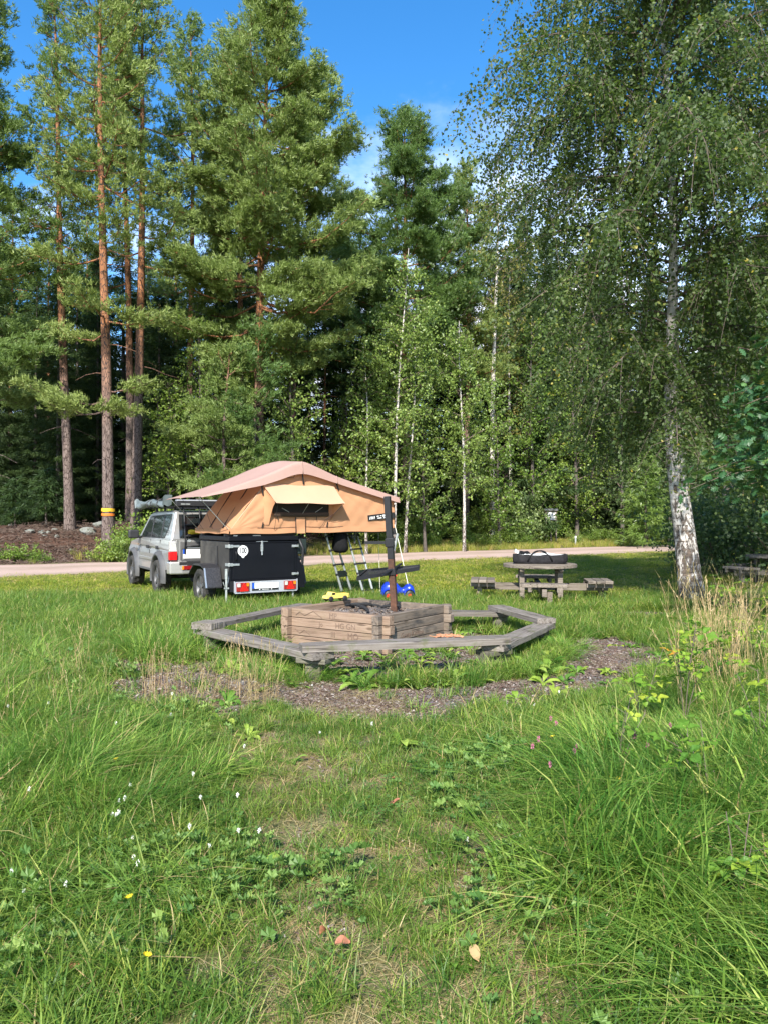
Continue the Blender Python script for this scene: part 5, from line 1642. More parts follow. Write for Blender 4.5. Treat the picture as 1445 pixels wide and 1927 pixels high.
def broadleaf_meshes(seed, H, h0, R, rb, nleaf, size, mat='young_leaf', bark='birch_bark', path=None, nbr=46, weep=.6, shape='birch', el0=35, limb_r=1.0, tmin=.08, jit=None, twigs=5, tw_l=1.0, radii=None):
    """birch and other leaf trees: ascending limbs, drooping twigs, single leaves"""
    rng = np.random.default_rng(seed)
    tp = trunk_path(rng, H, (rng.normal(0, .3), rng.normal(0, .3)), .18) if path is None else np.asarray(path, float)
    H = tp[-1, 2]
    zz = tp[:, 2] / H
    ta, la, ca = Acc(), Acc(), Acc()
    ta.tube(np.vstack([[tp[0] + np.array([0, 0, -.4])], tp]), np.concatenate([[rb * 1.35], rb * (1 - zz) ** .8 + .01 + rb * .3 * np.exp(-zz * 40) if radii is None else np.interp(tp[:, 2], radii[0], radii[1])]), 14)
    C, Tn = [], []
    pts_per = nleaf / nbr
    wts = []
    brs = []
    for i in range(nbr):
        u = (i + rng.uniform()) / nbr
        z = h0 + (H * .985 - h0) * u
        if shape == 'birch':
            L = R * (math.sin(math.pi * min(.999, (u * .86 + .12))) ** .7) * rng.uniform(.65, 1.1)
        else:
            L = R * (1 - u * .75) ** .6 * rng.uniform(.6, 1.1)
        el = math.radians(el0 + 30 * u) + rng.normal(0, .2)
        brs.append((z, i * 2.4 + rng.normal(0, .4), max(L, .3), el))
    tot = sum(b[2] ** 1.6 for b in brs)
    for z, az, L, el in brs:
        b0 = at_h(tp, z)
        dh = np.array([math.cos(az), math.sin(az), 0])
        sd_ = np.array([-dh[1], dh[0], 0])
        ts = np.linspace(0, 1, 7)
        p = b0 + np.outer(ts * L * math.cos(el) ** .5, dh) + np.outer(rng.normal(0, .12) * L * ts ** 2, sd_)
        p[:, 2] += L * (math.sin(el) * ts * .9 - .55 * weep * ts ** 2.2)
        la.tube(p, np.linspace(.010 + .011 * L, .004, 7) * limb_r, 5, cap=False)
        m = int(nleaf * L ** 1.6 / tot)
        nt_ = max(4, int(L * twigs))
        per = max(3, m // nt_)
        for j in range(nt_):
            t = tmin + (1 - tmin) * (j + rng.uniform()) / nt_
            pb = np.array([np.interp(t, ts, p[:, k_]) for k_ in range(3)])
            tl = rng.uniform(.35, 1.0) * (.35 + .16 * L) * tw_l
            td = unit(dh * rng.uniform(-.1, .8) + sd_ * rng.normal(0, .8) + np.array([0, 0, rng.normal(.1, .3)]))
            s = np.linspace(0, 1, 6)
            tw = pb + np.outer(s * tl, td)
            tw[:, 2] -= weep * tl * 1.5 * s ** 2
            if tl > .5 and rng.uniform() < .5:
                la.tube(tw[::2], [.006, .004, .002], 4, cap=False)
            ss = rng.uniform(0.1, 1, per)
            q = np.stack([np.interp(ss, s, tw[:, k_]) for k_ in range(3)], 1) + rng.normal(0, (.085 + .05 * size / .06) if jit is None else jit, (per, 3))
            C.append(q)
            Tn.append(np.clip(rng.normal(.45, .13) + rng.normal(0, .16, per), 0, .97))
    C, Tn = np.concatenate(C), np.concatenate(Tn)
    Tn[rng.uniform(size=len(Tn)) < .012] = 1.0
    add_leaves(ca, C, rng, size, Tn)
    return [('trunk', ta.mesh('leaf_trunk', M[bark], True)), ('limbs', la.mesh('leaf_limbs', M['twig'])), ('crown', ca.mesh('leaf_crown', M[mat]))]


def shrub_meshes(seed, H, R, nleaf, size, mat='bush_leaf', stems=9, bark='twig'):
    rng = np.random.default_rng(seed)
    la, ca = Acc(), Acc()
    C, Tn = [], []
    for i in range(stems):
        az = rng.uniform(0, 6.28)
        r_ = R * rng.uniform(.1, 1) ** .6
        top = np.array([math.cos(az) * r_, math.sin(az) * r_, H * rng.uniform(.55, 1.0) * (1 - .3 * (r_ / R) ** 2)])
        s = np.linspace(0, 1, 5)
        p = np.outer(s ** 1.2, top) * np.array([1, 1, 0]) + np.outer(s ** .85, np.array([0, 0, top[2]]))
        p[:, :2] += np.array([math.cos(az), math.sin(az)]) * .08
        p[0, 2] = -.15
        la.tube(p, [.02, .016, .012, .008, .004], 5, cap=False)
        n = nleaf // stems
        nc = 9
        for j in range(nc):
            t = rng.uniform(.18, 1)
            pb = np.array([np.interp(t, s, p[:, k]) for k in range(3)]) + rng.normal(0, 1, 3) * np.array([R * .24, R * .24, H * .09])
            pb[2] = max(pb[2], .05)
            q = pb + rng.normal(0, 1, (n // nc, 3)) * np.array([.20, .20, .13]) * (R + H) * .26
            q[:, 2] = np.abs(q[:, 2])
            C.append(q)
            Tn.append(np.clip(rng.normal(.45, .16) + rng.normal(0, .15, n // nc), 0, 1))
    C, Tn = np.concatenate(C), np.concatenate(Tn)
    add_leaves(ca, C, rng, size, Tn, droop=.1)
    return [('stems', la.mesh('shrub_stems', M[bark])), ('leaf_mass', ca.mesh('shrub_leaves', M[mat]))]


def base_at(px, Y):
    x = (px - CX) / FPX * Y
    return Vector((x, Y, gz(x, Y) - 0.02))


def Hof(py, Y, z0):
    return CAMZ - (py - HY) / FPX * Y - z0


LAND = [(-60, 'left of the large bushy pine'), (60, 'near the left edge of the clearing'), (165, 'behind the stony bank'), (235, 'behind the painted pine'), (330, 'behind the car'), (430, 'behind the left half of the tent'), (560, 'behind the peak of the tent'), (680, 'behind the right end of the tent'), (800, 'behind the grill post'), (905, 'by the light green young birch'), (990, 'left of the notice board'), (1080, 'by the notice board'), (1170, 'behind the round table'), (1270, 'left of the white birch trunk'), (1400, 'behind the oak'), (9999, 'past the oak at the right edge')]


def where(px, what, row):
    return what + ', ' + row + ', ' + next(t for lim, t in LAND if px < lim)


# ---- the pines: (px at base, distance, top row, crown start above ground, radius, base radius, seed, extra low boughs, lean, label)
PI = math.pi
pines = [
    (133, 35.0, -20, 12.5, 2.6, .21, 1, [(9.0, PI * .95, 3.2), (10.4, 0.3, 2.5), (11.2, -1.2, 2.6)], (-1.0, 0), 'tall pine with a bare straight trunk behind the stony bank, left of the painted pine'),
    (205, 32.3, -120, 14.0, 3.4, .24, 2, [(6.2, -2.2, 2.6), (6.0, -1.0, 2.2), (6.6, PI * 1.05, 2.9), (7.0, -.2, 1.7), (9.4, PI * .9, 3.0), (10.2, -1.5, 2.6), (10.0, -.1, 2.2), (12.6, PI, 3.4), (13.2, -.9, 3.2)], (-.4, 0), 'pine with a yellow and orange band painted round its trunk'),
    (246, 38.0, -40, 15.0, 2.6, .20, 3, [(12, 2.9, 2.4)], (-.4, 0), 'slim pine standing close behind the left of two pine trunks beside the car'),
    (257, 35.2, -60, 15.0, 3.2, .23, 4, [(12.4, .5, 3.2), (13.6, -.5, 3.6), (10.0, .3, 1.8), (13.0, 3.0, 2.6)], (.3, 0), 'pine with a glowing orange upper trunk rising above the car'),
    (357, 40.0, 40, 16.0, 2.9, .19, 5, [(14.2, -.4, 3.2), (12.5, 2.6, 2.8)], (0, 0), 'thin pine rising behind the leafy trees left of the tent'),
    (486, 36.0, 10, 9.5, 6.0, .27, 6, [(6.6, PI * .98, 3.4), (6.3, PI * 1.15, 2.8), (7.2, -2.0, 2.4), (5.8, PI * 1.02, 4.0), (8.6, -.1, 2.8), (8.7, 3.2, 2.2), (9.6, -.9, 2.8), (19.5, .1, 4.4), (18.2, -.4, 4.9), (17.0, .2, 4.4), (16.3, -.6, 4.2), (20.8, 0, 3.6), (14.5, -.1, 3.6), (15.5, 3.1, 3.4), (18.5, 3.4, 3.0), (13.2, .0, 4.6), (12.2, -.9, 3.6), (21.8, -.5, 3.0), (16.8, 3.6, 3.2), (20.0, 3.0, 2.6), (12.4, 3.3, 3.4), (19.0, -1.2, 3.6), (14.6, -1.5, 3.8)], (.3, 0), 'broad bushy pine with a wide crown standing right behind the tent'),
    (766, 46.0, 210, 9.5, 5.0, .25, 7, [(18.5, 0, 4.4), (17.6, .3, 4.6), (19.5, -.3, 3.8), (16.6, 3.1, 3.8), (18.2, 3.4, 3.6), (20.5, 3.2, 3.0), (20.8, -.1, 3.2), (22, .2, 2.5), (15.5, 0, 4.6), (14.6, -.5, 4.4), (15.6, 3.2, 3.8), (13.6, -.2, 4.2), (17, -1.4, 4.0), (19, -1.2, 3.4), (15, -1.8, 4.0), (21.5, -1.6, 2.8), (13.0, 3.3, 3.6), (12.0, -.9, 4.0)], (-.3, 0), 'broad domed pine rising behind the white stemmed young birches'),
    (-45, 33.5, -60, 8.5, 4.2, .26, 8, [(7.4, -.4, 3.4), (6.6, -.8, 3.0), (8.4, .2, 3.4), (6.0, .1, 2.8)], (0, 0), 'large bushy pine at the left edge of the clearing'),
    (645, 50.0, 352, 10.0, 2.6, .17, 9, [], (0, 0), 'slender pointed pine between the broad bushy pine and the domed pine'),
    (876, 48.0, 318, 9.5, 3.6, .2, 10, [], (.2, 0), 'dense pine leaning against the domed pine on its right side'),
    (452, 42.0, 45, 15.0, 2.8, .19, 11, [], (0, 0), 'pine whose thin top shows just left of the broad bushy pine'),
    (545, 44.5, 120, 12.0, 3.8, .22, 13, [], (.6, 0), 'pine filling the right flank of the broad bushy pine'),
    (690, 48.5, 470, 8.0, 3.2, .2, 16, [], (0, 0), 'bushy low pine left below the domed pine'),
    (950, 52.0, 500, 8.0, 3.2, .2, 17, [], (0, 0), 'low pine below the tall thin yellowing birch'),
    (425, 33.6, 655, 1.6, 2.5, .09, 18, [], (0, 0), 'young bushy pine behind the left slope of the tent roof'),
    (482, 34.2, 610, 1.6, 2.6, .1, 19, [], (0, 0), 'young bushy pine in front of the broad pine trunk'),
    (815, 54.0, 420, 9.0, 3.2, .2, 15, [], (0, 0), 'low pine in the gap right below the domed pine'),
]
painted = None
for px, Y, ty, h0, R, rb, sd_, low, lean, lab in pines:
    b = base_at(px, Y)
    H = Hof(ty, Y, b.z)
    big = sd_ in (6, 7, 8)
    ms = pine_meshes(sd_, H, h0, R, rb, nbr=(100 if sd_ == 6 else 92 if big else 54 if sd_ < 6 else 34 if sd_ > 17 else 60), dens=(1.3 if big else .72 if sd_ < 6 else .95), low=low, lean=lean, tuft=.23 if Y > 40 else .21, shape=.5 if sd_ == 7 else .45 if big else .55, up=.5)
    t = place_tree('pine_tree', lab, 'tree', 'pines along the far side of the road', b, ms)
    if sd_ == 2:
        painted = t
pb_ = painted
for z0, z1, mt in ((1.98, 2.11, 'paint_band_yellow'), (1.80, 1.90, 'paint_band_orange')):
    bp_ = bpy.data.objects
    me_ = Acc()
    n = 20
    rr = np.random.default_rng(5)
    tv = [pb_.children[0]]
    me_.grid([(.272 * math.cos(t) - .02, .272 * math.sin(t), z + rr.normal(0, .012)) for t in np.linspace(0, 2 * PI, n) for z in (z0, z1)], n, 2)
    o = me_.obj('paint_band', M[mt], pb_, smooth=True)
    o['label'] = 'painted marking band'

# ---- deep forest: three spruce builds shared by many, a few thin pines
SPR = [spruce_meshes(101, 17, 2.5), spruce_meshes(102, 19, 2.9), spruce_meshes(103, 13, 2.6)]
rng = np.random.default_rng(77)
spots = [(412, 45.0, 9), (440, 46.5, 9), (232, 45.5, 9), (178, 46.0, 9)]
for row, (Y0, step) in enumerate(((41.5, 95), (46.0, 80), (52, 75), (60, 70))):
    px = -190 + row * 37
    while px < 1660:
        spots.append((px + rng.uniform(-25, 25), Y0 + rng.uniform(-1.8, 1.8) + max(0, px - 600) * .012, row))
        px += step
for px, Y, row in spots:
    b = base_at(px, Y)
    if road_d(b.x, b.y) < ROAD_W + 4.5:
        Y += 8
        b = base_at(px, Y)
    if row == 9:
        top, row = rng.uniform(425, 470), 1
    elif px < 600:
        top = rng.uniform(430, 600)
    elif px < 960:
        top = rng.uniform(480, 660)
    else:
        top = rng.uniform(400, 560)
    k = int(rng.integers(0, 3))
    H0 = (17, 19, 13)[k]
    sc = Hof(top, Y, b.z) / H0
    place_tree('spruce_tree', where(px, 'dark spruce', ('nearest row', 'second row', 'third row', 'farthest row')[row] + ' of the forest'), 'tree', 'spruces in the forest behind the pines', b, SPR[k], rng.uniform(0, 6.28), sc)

TH_ = pine_meshes(120, 22, 12, 2.2, .15, nbr=36, dens=.8)
for px, Y in ((20, 47), (92, 49), (165, 52), (330, 49), (415, 51), (585, 53), (610, 47), (700, 55), (-90, 45), (690, 60), (930, 56), (1000, 60)):
    b = base_at(px, Y)
    s_ = rng.uniform(.85, 1.05) if px < 560 else .72
    place_tree('pine_tree', where(px, 'thin pine trunk', 'deep in the forest'), 'tree', 'thin pines deep in the forest', b, TH_, rng.uniform(0, 6.28), s_)

# ---- young birches and other leaf trees along the far verge
yb_ = [
    ('birch_tree', 740, 38.5, 465, 2.9, .08, 12000, .14, 'young_leaf', 'taller white stemmed young birch right of the tent', 201, 2.8, 'birch_bark'),
    ('birch_tree', 762, 39.5, 610, 1.5, .07, 1900, .14, 'young_leaf', 'leaning thin birch stem beside the taller young birch', 202, 4.5, 'birch_bark'),
    ('birch_tree', 873, 40.5, 605, 2.7, .075, 10000, .14, 'young_leaf', 'light green young birch with a clean white stem left of the info board', 203, 3.2, 'birch_bark'),
    ('birch_tree', 925, 47.0, 305, 3.0, .17, 5200, .16, 'autumn_leaf', 'tall thin yellowing birch beside the domed pine', 204, 11, 'birch_bark'),
    ('birch_tree', 690, 38.0, 640, 1.7, .06, 2600, .14, 'young_leaf', 'small birch with a thin grey stem just right of the tent roof', 205, 3.0, 'birch_bark'),
    ('aspen_tree', 372, 36.5, 560, 2.8, .12, 6500, .14, 'bush_leaf', 'green leafy aspen behind the car between the pines', 206, 2.2, 'spruce_bark'),
    ('aspen_tree', 455, 37.5, 640, 2.4, .10, 5200, .14, 'bush_leaf', 'leafy aspen right above the peak of the tent', 207, 1.8, 'spruce_bark'),
    ('aspen_tree', 555, 36.5, 610, 2.4, .10, 5600, .14, 'young_leaf', 'bright leafy aspen to the right of the broad bushy pine trunk', 208, 2.0, 'spruce_bark'),
    ('aspen_tree', 320, 37.5, 720, 2.0, .08, 3600, .14, 'bush_leaf', 'small dark aspen close behind the car roof', 209, 1.5, 'spruce_bark'),
    ('alder_tree', 1005, 49.0, 600, 3.0, .12, 5600, .17, 'bush_leaf', 'leafy alder standing behind the info board', 210, 1.6, 'spruce_bark'),
    ('alder_tree', 1085, 51.0, 560, 3.2, .12, 5600, .17, 'bush_leaf', 'dense green alder behind the verge, right of the info board', 211, 1.5, 'spruce_bark'),
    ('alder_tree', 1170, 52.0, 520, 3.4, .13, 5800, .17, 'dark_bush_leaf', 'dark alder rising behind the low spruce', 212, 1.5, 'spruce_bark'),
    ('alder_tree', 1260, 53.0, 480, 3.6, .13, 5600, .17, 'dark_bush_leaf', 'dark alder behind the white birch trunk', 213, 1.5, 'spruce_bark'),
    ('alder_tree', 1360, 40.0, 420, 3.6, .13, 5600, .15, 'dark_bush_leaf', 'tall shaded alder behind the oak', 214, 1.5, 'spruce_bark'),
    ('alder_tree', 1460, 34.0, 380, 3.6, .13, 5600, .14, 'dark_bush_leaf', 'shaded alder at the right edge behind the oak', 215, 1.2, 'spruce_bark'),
    ('birch_tree', 960, 50.0, 440, 2.4, .11, 3600, .16, 'autumn_leaf', 'small yellowing birch below the tall thin yellowing birch', 216, 6, 'birch_bark'),
    ('aspen_tree', 800, 41.0, 690, 2.0, .08, 3600, .15, 'young_leaf', 'low leafy aspen between the two white stemmed birches', 217, 1.4, 'spruce_bark'),
    ('aspen_tree', 640, 40.5, 745, 1.9, .08, 3200, .15, 'bush_leaf', 'low dark aspen behind the right end of the tent', 218, 1.4, 'spruce_bark'),
    ('alder_tree', 940, 46.0, 735, 2.2, .08, 3800, .16, 'bush_leaf', 'bushy alder between the light green young birch and the info board', 219, 1.0, 'spruce_bark'),
]
for nm, px, Y, ty, R, rb, nl, size, mt, lab, sd_, h0, bark in yb_:
    b = base_at(px, Y)
    H = Hof(ty, Y, b.z)
    ms = broadleaf_meshes(sd_, H, h0, R, rb, nl, size, mt, bark, weep=.6 if 'birch' in nm else .3, shape='birch' if 'birch' in nm else 'bush', jit=.075, twigs=8, tw_l=1.35)
    place_tree(nm, lab, 'tree', 'leaf trees along the road', b, ms)

# ---- the big birch beside the tables
Yb = 14.95
bp = [(1304, 1146), (1300, 1080), (1292, 980), (1282, 890), (1273, 800), (1269, 720), (1267, 600), (1265, 480), (1261, 360), (1250, 180), (1242, 60), (1240, -100), (1236, -300), (1225, -520)]
wp = [P(x, y, Yb) for x, y in bp]
b0 = Vector((wp[0].x, Yb, 0))
pth = [(w.x - b0.x, .25 * math.sin(i * .5), w.z + .0) for i, w in enumerate(wp)]
pth[0] = (0, 0, 0)
ms = broadleaf_meshes(301, 17, 3.1, 4.2, .225, 195000, .074, 'birch_leaf', 'birch_bark', path=pth, nbr=150, weep=1.0, el0=24, limb_r=.7, radii=([0, .3, 1.0, 2.5, 4.1, 6.8, 10, 17], [.27, .235, .215, .175, .135, .082, .06, .02]), tmin=.07, jit=.045, twigs=11, tw_l=1.5)
place_tree('birch_tree', 'large birch with a rough black and white trunk beside the picnic tables', 'tree', None, b0, ms)
ms = broadleaf_meshes(302, 17, 2.8, 4.2, .2, 90000, .085, 'birch_leaf', 'birch_bark', nbr=90, weep=.95, el0=22, tmin=.15, jit=.05, twigs=10, tw_l=1.4)
b = Vector((10.6, 17.6, 0))
place_tree('birch_tree', 'second birch hanging its boughs in from the right edge behind the large birch', 'tree', None, b, ms)

# ---- shrubs on the verge beyond the road
SHR = [shrub_meshes(401, 1.5, 1.0, 2000, .105), shrub_meshes(402, 2.2, 1.3, 2600, .11), shrub_meshes(403, 1.0, .9, 1700, .10), shrub_meshes(404, 1.8, 1.1, 2200, .11, 'young_leaf')]
rng = np.random.default_rng(91)
s_ = 20.0
n_sh = 0
while s_ < 62:
    for rowd in (ROAD_W + 2.0, ROAD_W + 3.6, ROAD_W + 5.4):
        dd = rowd + rng.uniform(-.5, .5) + (.6 if s_ > 36 else 0)
        p = RA + RD * (s_ + rng.uniform(-.5, .5)) + RN * dd
        k = int(rng.integers(0, 4))
        sc = rng.uniform(.7, 1.1) * (.75 + .45 * (rowd - ROAD_W - 2.0) / 2)
        pxx = CX + p[0] / p[1] * FPX
        if pxx > 1500 or (abs(pxx - 1036) < 22 and rowd < ROAD_W + 3):
            continue
        place_tree('verge_shrub', where(pxx, 'green leafy shrub', ('front of the verge', 'middle of the verge', 'back of the verge')[int((rowd - ROAD_W - 1.9) / 1.7)]), 'shrub', 'shrubs along the far road verge', Vector((p[0], p[1], gz(*p) - .03)), SHR[k], rng.uniform(0, 6.28), sc)
    s_ += 1.55
for px, Y, k, sc, lab in ((245, 30.6, 3, .8, 'pale leafy bush beside the car door mirror'), (215, 30.9, 2, .9, 'low bush at the foot of the painted pine'), (262, 31.6, 1, .95, 'leafy bush reaching above the bonnet of the car'), (15, 29.9, 2, .8, 'low green bush at the left edge of the bank'), (48, 30.2, 2, .7, 'small juniper like bush left on the needle bank'), (78, 30.0, 2, .45, 'lowest weedy bush beside the road at the bank'), (300, 33.5, 1, 1.2, 'bush standing behind the bonnet of the car'), (350, 34.5, 1, 1.3, 'bush behind the car roof and awning roll'), (430, 34, 1, 1.2, 'bush behind the left half of the tent'), (520, 35, 1, 1.2, 'bush behind the right half of the tent')):
    b = base_at(px, Y)
    place_tree('verge_bush', lab, 'bush', 'bushes behind the car', b, SHR[k], px * .1, sc)
WI = shrub_meshes(410, 4.0, 1.9, 4200, .17, 'willow_leaf', 12)
place_tree('willow_bush', 'pale silvery willow bush left of the info board', 'bush', None, base_at(985, 48.5), WI)
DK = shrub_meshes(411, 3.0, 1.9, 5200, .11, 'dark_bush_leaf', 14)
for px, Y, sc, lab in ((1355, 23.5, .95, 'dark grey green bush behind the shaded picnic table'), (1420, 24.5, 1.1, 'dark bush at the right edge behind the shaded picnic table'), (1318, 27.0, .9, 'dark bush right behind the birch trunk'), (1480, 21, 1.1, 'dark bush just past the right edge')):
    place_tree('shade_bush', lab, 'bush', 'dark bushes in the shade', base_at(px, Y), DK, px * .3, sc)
LS = spruce_meshes(130, 6.0, 2.1, .1, 1.5, 'young_leaf')
place_tree('spruce_tree', 'low yellow green spruce on the verge left of the white birch trunk', 'tree', None, base_at(1215, 47.5), LS)
LS2 = spruce_meshes(131, 2.6, 1.2, .05, 2.0, 'spruce')
for px, Y, lab in ((88, 36.5, 'small dark young spruce on top of the needle bank'), (30, 38, 'small dark young spruce at the left edge of the forest floor')):
    place_tree('spruce_tree', lab, 'tree', 'young spruces on the bank', base_at(px, Y), LS2)

# ---- oak at the right: lobed leaves, the largest ones as parts of their own
def lobed_leaf(a, L=.12, W=.075, lobes=3):
    side = [(0, .006), (.10, .012)]
    for i in range(lobes):
        t = .18 + .66 * i / lobes
        wv = W * .5 * (.6 + .5 * math.sin(math.pi * (.2 + .6 * (i + .5) / lobes)))
        side += [(L * (t + .05), wv * .55), (L * (t + .12), wv), (L * (t + .19), wv * .92), (L * (t + .22), wv * .5)]
    side += [(L * .96, W * .16)]
    side = sorted(side)
    side[1] = (L * .12, .010)
    up_ = [(x, y, .012 * math.sin(x / L * 3.1) - y * .15) for x, y in side]
    dn_ = [(x, -y, z) for x, y, z in up_]
    n = len(up_)
    mid = [(x, 0, z + .004) for x, y, z in up_]
    V = up_ + mid + dn_ + [(L, 0, 0)]
    Q = []
    for i in range(n - 1):
        Q += [(n + i, n + i + 1, i + 1, i), (2 * n + i, 2 * n + i + 1, n + i + 1, n + i)]
    a.add(V, [(n - 1, 2 * n - 1, 3 * n), (2 * n - 1, 3 * n - 1, 3 * n)], Q)


a = Acc()
lobed_leaf(a)
OAKL = a.mesh('oak_leaf', M['oak_leaf'])
lv = np.vstack(a.v)
lt = np.vstack([np.vstack(a.t), np.vstack(a.q)[:, [0, 1, 2]], np.vstack(a.q)[:, [0, 2, 3]]])
oak_o = Vector((6.05, 10.6, 0))
oak = empty('oak_tree', oak_o, 'young oak with dark lobed leaves reaching in from the right edge', 'tree')
ta, la, fa = Acc(), Acc(), Acc()
tp = np.array([(0, 0, -.3), (.03, .02, .6), (-.04, .05, 1.6), (.02, .0, 2.8), (.0, .05, 4.2)])
ta.tube(tp, [.075, .06, .05, .035, .015], 9)
rng = np.random.default_rng(55)
leafpos = []
for i in range(58):
    z = rng.uniform(1.8, 4.1)
    az = rng.uniform(PI * .55, PI * 1.5) if i < 44 else rng.uniform(-1.2, 1.2)
    L = rng.uniform(.9, 2.15) * (1 - .35 * abs(z - 2.3) / 2)
    dh = np.array([math.cos(az), math.sin(az), 0])
    ts = np.linspace(0, 1, 6)
    p = at_h(tp, z) + np.outer(ts * L, dh)
    p[:, 2] += L * (.25 * ts - .35 * ts ** 2)
    la.tube(p, np.linspace(.011, .003, 6), 5, cap=False)
    for j in range(40):
        t = rng.uniform(.25, 1.0)
        c = np.array([np.interp(t, ts, p[:, k]) for k in range(3)]) + rng.normal(0, .13, 3)
        d = unit(dh + rng.normal(0, .7, 3) + np.array([0, 0, -.35]))
        c[2] = max(c[2], 1.5 + .25 * rng.uniform())
        leafpos.append((c, d, rng.uniform(.95, 1.55)))


def leaf_matrix(c, d, s, rng):
    up = unit(np.array([0, 0, 1.0]) + rng.normal(0, .5, 3))
    y = unit(np.cross(up, d))
    z = np.cross(d, y)
    return Matrix(((d[0] * s, y[0] * s, z[0] * s, c[0]), (d[1] * s, y[1] * s, z[1] * s, c[1]), (d[2] * s, y[2] * s, z[2] * s, c[2]), (0, 0, 0, 1)))


leafpos.sort(key=lambda t: t[0][1] + .35 * t[0][0])       # those nearest the camera first
for i, (c, d, s) in enumerate(leafpos):
    Mx = leaf_matrix(c, d, s, rng)
    if i < 290:
        o = link('leaf', OAKL, None, oak)
        o.matrix_local = Mx
    else:
        A_ = np.array(Mx)
        fa.add(lv @ A_[:3, :3].T + A_[:3, 3], T=lt, tint=float(np.clip(rng.normal(.5, .22), 0, .98)) if rng.uniform() > .01 else 1.0)
ta.obj('trunk', M['spruce_bark'], oak, smooth=True)
la.obj('limbs', M['twig'], oak)
o = fa.obj('foliage', M['oak_leaf'], oak)
o['kind'] = 'stuff'

# ---- stones on the bank
def rock_mesh(seed, r):
    import bmesh
    bm = bmesh.new()
    bmesh.ops.create_icosphere(bm, subdivisions=3, radius=r)
    for v in bm.verts:
        n_ = mnoise.noise(v.co / r * 1.3 + Vector((seed * 7.1, 0, 0))) * .35 + mnoise.noise(v.co / r * 3 + Vector((0, seed * 3.3, 0))) * .12
        v.co *= 1 + n_
        v.co.z *= .68
    me = bpy.data.meshes.new('rock')
    bm.to_mesh(me)
    bm.free()
    me.materials.append(M['stone'])
    return me


RK = [rock_mesh(i, 1.0) for i in range(3)]
for i, (px, py, r, lab) in enumerate(((168, 1004, .38, 'biggest grey boulder on the needle bank, left of the painted pine'), (80, 1004, .17, 'round grey stone in the row on the needle bank'), (92, 1003, .14, 'middle grey stone in the row on the needle bank'), (103, 998, .15, 'farther grey stone right of the row on the bank'), (108, 1011, .15, 'pale stone below the row of stones on the bank'), (57, 1002, .22, 'flat grey stone half buried left on the bank'), (190, 991, .35, 'dark boulder behind the painted pine'), (68, 962, .2, 'pale stone up by the forest edge'), (85, 1009, .10, 'smallest pale stone on the needle bank'), (134, 1035, .08, 'tiny pale stone low on the needle bank'), (25, 989, .2, 'grey stone at the left end of the bank'))):
    # walk along the view ray until it meets the bank
    for Y in np.arange(29, 48, .1):
        w = P(px, py, Y)
        if w.z <= gz(w.x, w.y):
            break
    r *= .82
    o = link('bank_stone', RK[i % 3])
    o.location = (w.x, w.y, gz(w.x, w.y) + r * .12)
    o.scale = (r * 1.2, r, r)
    o.rotation_euler = (0, 0, i * 1.3)
    tag(o, lab, 'stone', 'stones on the needle bank')

# ---- info board and marker post beyond the road
ib = base_at(1036, 49.2)
ib.z = gz(ib.x, ib.y)
board = empty('info_board', ib, 'small roofed notice board with a white sheet on thin posts across the road', 'notice board', rz=math.radians(-4))
zt = Hof(958, 49.2, ib.z)
part('post', M['table_wood'], board, lambda a: a.lohi((-.36, -.03, -.2), (-.29, .03, zt - .08)))
part('post', M['table_wood'], board, lambda a: a.lohi((.29, -.03, -.2), (.36, .03, zt - .08)))
part('post', M['table_wood'], board, lambda a: a.lohi((-.03, .03, -.2), (.03, .08, zt - .2)))
part('panel', M['table_wood'], board, lambda a: a.lohi((-.285, -.02, zt - .72), (.285, .02, zt - .10)))
sh_ = part('sheet', M['white'], board, lambda a: a.lohi((-.265, -.027, zt - .68), (.265, -.021, zt - .20)))
part('print', M['print_grey'], sh_, lambda a: [a.lohi((x, -.0295, z), (x + w, -.0275, z + h)) for x, z, w, h in ((-.22, zt - .30, .36, .03), (-.22, zt - .42, .18, .07), (.02, zt - .40, .16, .02), (.02, zt - .46, .2, .02), (-.2, zt - .55, .26, .02), (.1, zt - .6, .1, .05))])
part('roof', M['dull_steel'], board, lambda a: a.box((0, 0, zt - .03), (.86, .34, .05), Euler((math.radians(14), 0, 0)).to_matrix()))
mp_ = base_at(1082, 48.5)
ms_ = empty('marker_post', mp_, 'short grey marker post in the verge right of the notice board', 'post')
part('stake', M['dull_steel'], ms_, lambda a: a.tube([(0, 0, -.2), (0, 0, .62)], .06, 8))
part('cap', M['white'], ms_, lambda a: a.tube([(0, 0, .60), (0, 0, .70)], .064, 8))
